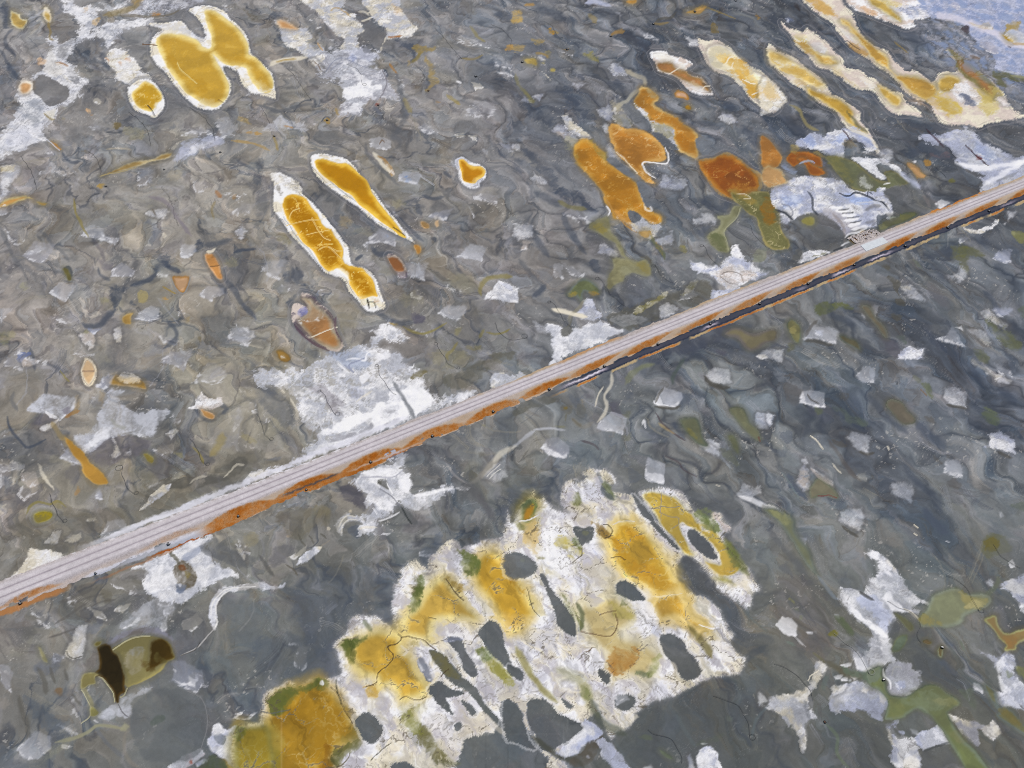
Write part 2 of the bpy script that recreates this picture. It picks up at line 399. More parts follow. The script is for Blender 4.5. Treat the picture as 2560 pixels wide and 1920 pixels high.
# ------------------------------------------------------------------ nameless patches and drawn-out filaments of the marbling
_r = random.Random(17)
def _flow(u, v):
    rt = min(1, max(0, (u - v * .2 - 950) / 500))
    return math.radians(_r.gauss(52, 14) if _r.random() < .25 + .7 * rt else _r.uniform(-60, 150))
for _k in range(620):
    u, v = _r.uniform(-100, 2660), _r.uniform(-60, 2020)
    sc = .55 + .6 * (v / 1920); L = _r.uniform(22, 90) * sc; Wd = L * _r.uniform(.25, .6); an = _flow(u, v)
    rt = u > 1150 + (v - 900) * .2
    cs = _r.choice(['a6a29c', '9d9ba0', '64646c', '6c6a6a', 'a8a6ae', '56607a', '8e8a78', '707684'] if not rt else ['8c9098', '8a8b90', '4c5870', '596270', '60605f', '767c86', '4e5566', '7c7a80'])
    th = np.linspace(0, 2 * math.pi, 10)[:-1]; sk = _r.uniform(.5, 1.4)
    ex = np.cos(th) * L * .5; ey = np.sin(th) * Wd * .5 * (1 + .5 * sk * np.cos(th)) + .12 * L * np.cos(th * 2 + _k)
    P_ = np.stack([u + ex * math.cos(an) - ey * math.sin(an), v + (ex * math.sin(an) + ey * math.cos(an)) * .85], 1)
    feature('W', P_, col(cs), None, dict(f=_r.choice([2.5, 6, 11]), a=_r.uniform(.16, .46), n=5, x=11, v=.9))
for _k in range(330):
    u, v = _r.uniform(-60, 2620), _r.uniform(-40, 1980); an = _flow(u, v); L = _r.uniform(30, 130); bend = _r.uniform(-.9, .9)
    cs = _r.choice(['bcb8b2', 'a6a8b2', '4c5468', '545254', '9c9684', '4c4a4c'])
    for q_ in range(_r.choice([1, 2, 4])):
        P_ = []; x_, y_, a_ = u + q_ * 5 * math.sin(an), v - q_ * 4 * math.cos(an), an
        for _i in range(5):
            P_.append((x_, y_)); x_ += L / 4 * math.cos(a_); y_ += L / 4 * math.sin(a_) * .85; a_ += bend / 3
        feature('L', np.array(P_), col(cs), None, dict(w=_r.uniform(2.2, 4.0), a=_r.uniform(.12, .38), n=5))
BASEC = C.copy()
# ------------------------------------------------------------------ survey of the plain (kind, sheet, colours, options | outline)
paint('''
# ---- dark wet smears, washes
L 0 0 N w=16 a=.6 | 860 450 900 500 940 600
L 0 0 N w=26 a=.6 | 30 40 60 120 90 200
W 0 0 N a=.5 | 0 20 60 30 100 90 80 200 40 240 10 140
L 0 0 N w=10 a=.6 | 70 540 110 620 180 690 200 700
L 0 0 N w=9 a=.55 | 110 250 50 320 60 400 120 470 130 500
L 0 0 N w=8 a=.6 | 540 1310 560 1360 620 1400 700 1390
L 0 0 N w=8 a=.5 | 0 430 60 540 80 620
L 0 0 N w=9 a=.5 | 1000 1100 1050 1160
L 0 0 N w=9 a=.5 | 2212 1480 2100 1420 2050 1380
L 0 0 D w=12 a=.5 | 700 1600 860 1530 1100 1430 1400 1340 1520 1310 1600 1230 1750 1190 1840 1150 1870 1060
W 0 0 D a=.3 | 560 1140 760 1080 900 1120 800 1200 640 1260
W 1 0 N a=.7 | 1200 350 1290 370 1370 400 1400 440 1350 470 1290 410
L 1 0 N w=10 a=.6 | 1350 440 1370 500 1340 540
W 1 0 N a=.5 | 120 130 200 120 250 160 180 180
L 1 0 N w=8 a=.6 | 180 290 220 340
L 1 0 N w=9 a=.85 t=1 | 1105 600 1120 630 1135 665
L 1 0 D w=13 a=.6 | 1210 640 1240 750 1260 850 1290 980 1260 1080 1190 1170 1230 1210 1240 1260 1190 1290
W 1 0 N a=.55 | 1990 1170 2060 1220 2130 1300 2190 1380 2110 1340 2020 1240
W 1 0 N a=.5 | 2060 150 2180 90 2212 140 2150 190
W 1 0 N a=.45 | 0 1360 60 1420 50 1560 0 1580
L 1 0 D w=9 a=.55 | 950 1240 960 1330 1080 1460 1160 1540 1240 1600
L 1 0 N w=9 a=.6 | 1620 1480 1690 1530
L 1 0 D w=8 a=.6 | 0 900 100 930 200 960 450 900 500 960
L 1 0 D w=10 a=.4 | 340 30 420 140 500 260 600 330 660 370
L 1 0 D w=9 a=.5 | 600 200 640 300 700 380
W 1 0 N a=.4 | 1420 560 1500 660 1560 760 1440 700
W 2 0 N a=.68 f=14 | 390 780 480 780 560 850 640 950 720 1010 650 1040 560 980 470 880
W 2 0 3c4152 a=.75 | 870 300 960 280 1060 320 1130 380 1200 440 1100 400 1000 350
W 2 0 N a=.6 | 1850 160 1920 200 1950 260 1900 280 1860 230
W 2 0 N a=.5 | 1180 200 1300 160 1400 100 1500 80 1480 120 1340 180 1220 240
W 2 0 N a=.6 | 1780 880 1880 900 1940 980 1830 950
W 2 0 N a=.65 | 1970 1080 2080 1120 2180 1200 2150 1300 2050 1250
L 2 0 N w=18 a=.6 | 220 70 340 110 440 150 560 180
W 2 0 N a=.55 f=14 | 100 880 220 950 380 1050 300 1080 180 1000
W 2 0 N a=.6 f=12 | 100 1280 200 1330 330 1470 400 1580 380 1659 250 1500
L 2 0 N w=12 a=.5 | 1990 320 2060 400 2212 500
W 2 0 N a=.4 f=12 | 540 0 700 80 860 60 880 160 720 120 600 60
W 2 0 N a=.4 f=12 | 1500 0 1640 40 1800 30 1740 90 1580 60
L 2 0 N w=9 a=.6 | 570 650 620 690
W 2 0 N a=.45 f=12 | 0 1320 80 1400 60 1500 0 1480
L 2 0 N w=10 a=.5 | 0 620 40 720 120 800 180 860
W 2 0 N a=.4 f=14 | 680 1380 840 1500 780 1580 680 1500
L 2 0 N w=9 a=.6 | 1330 1380 1420 1440
W 2 0 N a=.45 f=6 | 1000 960 1060 970 1080 1020 1020 1030
E 2 0 N a=.5 f=8 | 900 720 35 40
L 2 0 N w=20 a=.35 | 1300 680 1500 780 1640 860 1700 940
W 3 0 N a=.4 f=14 | 0 120 100 160 200 300 340 420 360 520 240 420 60 300
L 3 0 N w=22 a=.6 | 1060 230 1180 280 1300 350 1480 430
L 3 0 N w=16 a=.55 | 1370 190 1440 250 1500 280
L 3 0 N w=16 a=.5 | 700 560 800 640 900 720
L 3 0 N w=22 a=.55 | 130 1010 200 1090 330 1170
L 3 0 N w=20 a=.7 | 1780 1160 1900 1260 2100 1340
L 3 0 N w=22 a=.7 | 1200 1340 1340 1290 1460 1330 1600 1370
L 3 0 N w=18 a=.5 | 1140 1010 1300 1080 1440 1090 1580 1120
L 3 0 N w=16 a=.4 | 800 760 900 830 960 900
W 3 0 3a4150 a=.8 | 480 910 560 980 570 1060 500 1120 520 1020
L 3 0 N w=16 a=.45 | 460 160 560 260 660 400 800 480
W 0 1 N a=.8 | 1330 620 1400 560 1480 560 1450 640 1380 680 1330 690
L 0 1 N w=11 a=.8 | 1370 680 1300 750 1230 780 1130 810
W 0 1 N a=.75 f=5 | 960 830 1060 820 1100 840 1050 880 1010 960 990 1020 960 930
L 0 1 N w=15 a=.65 | 990 1020 920 1080 860 1150 760 1160 720 1130
W 0 1 N a=.75 f=6 | 1690 420 1740 420 1760 470 1700 520
L 0 1 N w=14 a=.6 | 1760 460 1860 450 2000 410
L 0 1 N w=12 a=.6 | 1930 680 1960 780 2040 870 2090 960 2212 1090
L 0 1 N w=11 a=.6 | 1820 700 1900 800 1960 870
L 0 1 N w=11 a=.6 | 1440 1100 1520 1200 1520 1270 1420 1350
W 0 1 N a=.7 f=5 | 2090 240 2150 220 2150 260 2110 290
L 0 1 N w=10 a=.8 | 1440 640 1560 690
L 0 1 N w=9 a=.75 | 560 650 600 660 622 740
L 0 1 D w=10 a=.5 | 350 340 400 380 460 460 540 520 600 600
L 0 1 7c7482 w=10 a=.55 | 1290 40 1400 70 1480 140 1560 260 1650 380
W 0 1 6a6272 a=.55 | 850 560 940 600 980 640 920 680 860 640
L 0 1 P w=10 a=.5 | 800 400 870 500 900 590
L 0 1 N w=8 a=.7 | 850 650 870 720 960 760
L 0 1 N w=7 a=.8 | 2020 520 2100 500 2212 490
L 0 1 N w=10 a=.55 | 260 1350 300 1540
W 0 1 N a=.5 f=4 | 1130 940 1150 960 1180 970 1120 970
L 0 1 D w=7 a=.6 | 1030 990 1060 1030 1140 1010
W 0 1 D a=.4 f=12 | 920 1480 1060 1500 1180 1520 1260 1600 1100 1580
L 0 1 D w=9 a=.5 | 0 300 60 440 120 560 200 680 240 760
L 0 1 D w=9 a=.45 | 220 570 340 640 480 690 600 680
L 1 1 N w=14 a=.6 | 1040 1040 1150 1100 1260 1130 1370 1130
W 1 1 524c66 a=.7 f=4 | 1340 1060 1390 1050 1460 1120 1380 1130
W 1 1 N a=.6 | 380 850 440 800 540 880 590 960 520 930 420 880
W 1 1 N a=.55 | 240 700 320 660 400 700 430 800 350 790 260 750
L 1 1 N w=12 a=.65 | 1000 480 1060 540 1150 530 1190 560
W 1 1 N a=.7 f=6 | 300 920 350 880 320 980 290 1020
L 1 1 N w=10 a=.55 | 1220 210 1340 330 1440 420
L 1 1 N w=12 a=.5 | 1390 100 1420 200
E 1 1 N a=.7 | 1530 405 24 22
W 1 1 D a=.5 f=10 | 0 0 80 0 110 120 60 240 0 300
L 1 1 N w=8 a=.7 | 860 590 920 550
W 1 1 N a=.4 f=10 | 250 480 280 600 250 720 200 640
L 1 1 N w=9 a=.6 | 1440 30 1540 60 1620 40
W 2 1 N a=.75 f=8 | 380 -20 560 -10 640 60 700 120 750 170 680 160 600 110 480 70
L 2 1 N w=14 a=.6 | 440 180 480 300 560 430 640 530
L 2 1 N w=16 a=.55 | 160 300 240 450 320 560
L 2 1 N w=16 a=.55 | 200 0 300 60 420 120
W 2 1 N a=.6 f=8 | 1560 60 1660 30 1800 20 1900 60 1910 120 1860 180 1770 200 1680 130
W 2 1 464b5e a=.78 f=8 | 1100 1400 1280 1330 1450 1280 1640 1210 1800 1140 1900 1090 1960 1090 1900 1150 1850 1250 1700 1330 1560 1390 1400 1400 1200 1480
W 2 1 N a=.7 f=6 | 680 600 740 590 760 660 720 700
W 2 1 N a=.7 f=6 | 470 900 520 860 540 940
L 2 1 N w=13 a=.7 | 290 810 240 860 180 900
L 2 1 D w=12 a=.6 | 60 580 160 700 280 820
L 2 1 N w=12 a=.6 | 1180 400 1260 480 1320 570
W 2 1 N a=.45 | 1000 440 1160 450 1190 520 1060 560 960 520
L 2 1 D w=16 a=.6 | 1400 1659 1390 1560 1420 1440
W 2 1 N a=.5 | 1620 340 1690 290 1720 330 1680 400
W 2 1 N a=.35 f=14 | 1060 1450 1400 1380 1700 1300 2000 1250 1900 1400 1600 1440 1300 1480
E 2 1 P a=.6 f=8 | 1810 1380 40 30
W 3 1 4a5062 a=.7 f=12 | 0 1180 20 1240 80 1290 100 1300 60 1330 20 1330
W 3 1 54505f a=.65 | 960 1240 1100 1300 1170 1380 1120 1440 1040 1370
L 3 1 N w=18 a=.6 | 1360 1190 1450 1300 1560 1380 1740 1500 1840 1659
L 3 1 N w=14 a=.7 | 1860 860 1940 930 2000 1040
L 3 1 N w=26 a=.5 | 1950 620 2060 720 2212 860
L 3 1 N w=15 a=.5 | 580 940 540 1050 700 1130 760 1210
W 3 1 N a=.45 | 690 960 760 1000 700 1040 650 1000
L 3 1 D w=12 a=.55 | 140 1420 160 1500 300 1560 400 1640
L 3 1 D w=10 a=.6 | 1230 1500 1260 1560 1340 1620
W 3 1 424a5c a=.75 f=12 | 1220 440 1340 420 1480 480 1590 480 1560 560 1400 560 1280 520
L 3 1 N w=18 a=.45 | 1340 520 1440 640 1560 780
L 3 1 66606e w=30 a=.4 | 1380 800 1480 900 1560 980
L 3 1 N w=14 a=.4 | 2080 1100 2180 1200 2212 1250
L 3 1 D w=22 a=.4 | 860 300 900 480 930 640 920 700
W 3 1 N a=.4 f=16 | 1700 400 1900 380 2212 480 2212 560 1960 480 1800 460
W 0 2 605e62 a=.6 f=8 | 50 930 160 870 180 950 240 1000 330 920 370 870 340 990 240 1050 120 1020
W 0 2 646266 a=.5 | 600 700 680 690 690 800 640 880 560 780
W 0 2 66626a a=.65 f=6 | 760 610 900 480 1060 440 1300 480 1240 600 1060 640 920 720 820 680
L 0 2 N w=7 a=.7 | 60 280 90 390 170 490 230 550 330 520 400 480
W 0 2 P a=.55 | 260 340 400 270 500 300 440 340 300 350
L 0 2 N w=12 a=.6 | 1900 170 1960 220 1920 260
L 0 2 N w=9 a=.5 | 1690 200 1730 270 1800 320 1860 310
W 0 2 N a=.4 f=6 | 440 360 540 400 580 440 500 480
W 0 2 5c5c60 a=.5 | 1380 560 1420 440 1480 420 1500 480 1420 550
W 0 2 5e5c62 a=.45 | 1280 660 1400 640 1500 700 1440 780 1340 800
L 0 2 D w=10 a=.45 | 120 70 100 140 150 230
W 1 2 524e5c a=.8 f=6 | 740 900 840 880 940 960 960 1060 920 1100 860 1040 780 1000
W 1 2 46526a a=.65 f=8 | 780 1240 880 1210 900 1290 840 1320
W 1 2 5a5c60 a=.8 f=4 | 1240 1060 1340 1040 1330 1100 1400 1200 1350 1230 1290 1150
L 1 2 5c5c60 w=20 a=.75 | 1810 860 1940 1000 2060 1180
W 1 2 5a5c5e a=.6 | 1760 880 1880 880 1900 1000 1800 1010 1740 960
W 1 2 5a565c a=.6 f=7 | 190 1180 260 1110 300 1140 240 1220
W 1 2 5a5860 a=.6 f=7 | 110 1530 180 1420 300 1400 280 1500 160 1590
W 1 2 N a=.5 | 2050 1080 2140 1060 2190 1120 2150 1200
W 1 2 465672 a=.45 f=18 n=10 | 1380 1600 1460 1420 1640 1330 1720 1360 1640 1500 1500 1659
L 1 2 50504e w=10 a=.7 | 30 1480 80 1560 150 1659
W 1 2 D a=.55 f=8 | 0 20 140 40 300 180 340 350 240 360 120 240 0 140
W 2 2 4e5a70 a=.4 f=14 | 0 900 140 880 300 800 420 780 440 860 420 1000 260 900 120 900 60 1060 0 1080
W 2 2 N a=.55 f=8 | 1400 60 1500 80 1520 180 1400 300 1420 420 1500 480 1440 300 1460 200
W 2 2 544e60 a=.6 f=6 | 840 180 900 140 960 200 980 280 900 260
E 2 2 P a=.5 f=7 | 660 100 40 30
L 2 2 4a3e44 w=6 a=.6 | 600 490 700 520 750 570
L 2 2 4a3e44 w=4 a=.6 | 1240 250 1300 340 1400 430 1500 490
L 2 2 4a3e44 w=4 a=.5 | 1320 620 1440 680 1480 740 1600 800
L 2 2 D w=16 a=.5 | 910 560 940 640 920 700
W 2 2 5e5e62 a=.5 f=10 | 1320 700 1400 760 1380 880 1500 940 1460 980 1340 900 1300 820
W 2 2 5c6066 a=.4 f=14 | 1480 900 1700 960 1960 1020 1960 1200 1760 1100 1560 1060
L 2 2 N w=14 a=.5 | 2000 920 2080 980 2212 1080
W 3 2 47546c a=.75 f=6 | 120 730 180 770 250 880 340 990 280 990 200 900
L 3 2 N w=17 a=.5 | 800 60 940 180 1060 320 1200 430
L 3 2 46526a w=26 a=.7 | 1280 330 1400 450 1520 560
L 3 2 N w=14 a=.6 | 540 190 700 310 850 420
L 3 2 N w=18 a=.45 | 1160 680 1300 860 1420 960 1500 1100
L 3 2 N w=20 a=.65 | 2000 40 2120 150 2140 180
L 3 2 46526a w=22 a=.65 | 1350 1080 1430 1200 1550 1290
W 3 2 N a=.45 f=8 | 520 980 640 1010 700 1080 600 1060
L 3 2 N w=12 a=.5 | 1760 170 1900 300 2060 410
L 3 2 55566a w=26 a=.45 | 340 200 480 240 560 320
W 3 2 5c5a5a a=.6 f=6 | 110 0 240 20 300 100 240 200 160 140
L 3 2 D w=16 a=.5 | 0 1250 100 1380 240 1540 340 1659
L 3 2 57504c w=10 a=.5 | 520 480 620 620 720 760 800 840
L 3 2 D w=18 a=.4 | 1940 600 2060 640 2100 720
W 0 3 505c6e a=.65 f=12 | 200 1010 330 1080 440 1180 560 1290 440 1340 350 1280 260 1150
W 0 3 4e5868 a=.6 f=8 | 0 1480 120 1520 130 1590 300 1600 400 1550 440 1659 0 1659
W 0 3 N a=.5 f=10 | 430 1360 520 1340 600 1370 420 1480
L 0 3 5c5a54 w=12 a=.7 n=5 | 330 800 380 900 400 1030
L 0 3 5c5a54 w=14 a=.7 n=5 | 170 1030 200 1200 240 1280 230 1400
L 0 3 5c5a54 w=7 a=.7 n=4 | 430 790 480 930
L 0 3 5c5a54 w=7 a=.7 n=4 | 555 810 580 910
L 0 3 5c5a54 w=8 a=.6 n=5 | 620 1030 700 1110
L 0 3 5a5856 w=5 a=.6 n=4 | 420 530 600 480 700 440
L 0 3 5a5856 w=6 a=.6 n=4 | 480 420 600 330 760 230
L 0 3 5a5856 w=7 a=.6 n=4 | 500 230 640 180 840 90
L 0 3 5a5856 w=5 a=.6 n=4 | 620 250 760 180 900 150
L 0 3 5a5856 w=5 a=.6 n=4 | 700 310 850 230 1000 200
W 0 3 56565a a=.5 n=9 f=3 | 700 300 900 260 1060 340 1000 440 800 400
W 0 3 5f5a4c a=.5 n=7 f=6 | 860 120 960 130 960 230 900 240
W 0 3 55565a a=.5 n=9 f=4 | 1480 360 1600 280 1720 340 1760 400 1640 420 1620 560 1540 500
W 0 3 5c5c58 a=.5 | 180 440 260 420 320 480 260 540 190 520
W 0 3 484c5c a=.45 f=10 | 1700 780 1820 860 1800 1000 1700 960
W 0 3 4e5a6c a=.35 f=20 | 1950 150 2212 150 2212 700 2000 600 1940 400
L 0 3 66605e w=14 a=.7 | 960 590 1050 520 1160 480 1290 470 1420 500 1500 590
W 1 3 4c586c a=.4 f=20 n=12 | 400 0 1150 0 1160 500 1100 440 900 300 700 460 620 700 400 500
W 1 3 4a5668 a=.4 f=20 n=12 | 0 600 300 500 600 600 700 820 400 900 100 940 0 1200
W 2 3 4e565c a=.5 f=26 n=14 | 1300 1100 1700 1000 2212 900 2212 1659 1100 1659 1000 1500 1250 1200
W 2 3 4e5660 a=.45 f=20 | 1560 60 1800 260 2000 440 1960 660 1900 620 1830 400 1800 260
L 2 3 46505c w=16 a=.5 | 1990 740 2100 660 2200 600
W 3 3 4c5460 a=.45 f=20 | 420 0 560 160 700 300 560 260
W 3 3 4e5258 a=.4 f=26 n=14 | 1100 640 1500 700 1700 900 1500 960 1300 900 1200 760
W 3 3 4c5056 a=.45 f=20 n=12 | 0 1200 200 1350 560 1300 900 1250 1040 1400 1060 1659 0 1659
L 3 3 4a5870 w=16 a=.5 | 1460 680 1560 800 1640 870
W 3 3 52565c a=.5 f=16 | 1400 1420 1560 1450 1640 1580 1600 1659 1340 1659 1340 1500
W 3 3 5c5656 a=.35 f=26 | 100 20 400 60 560 400 500 700 200 600 60 300
''')
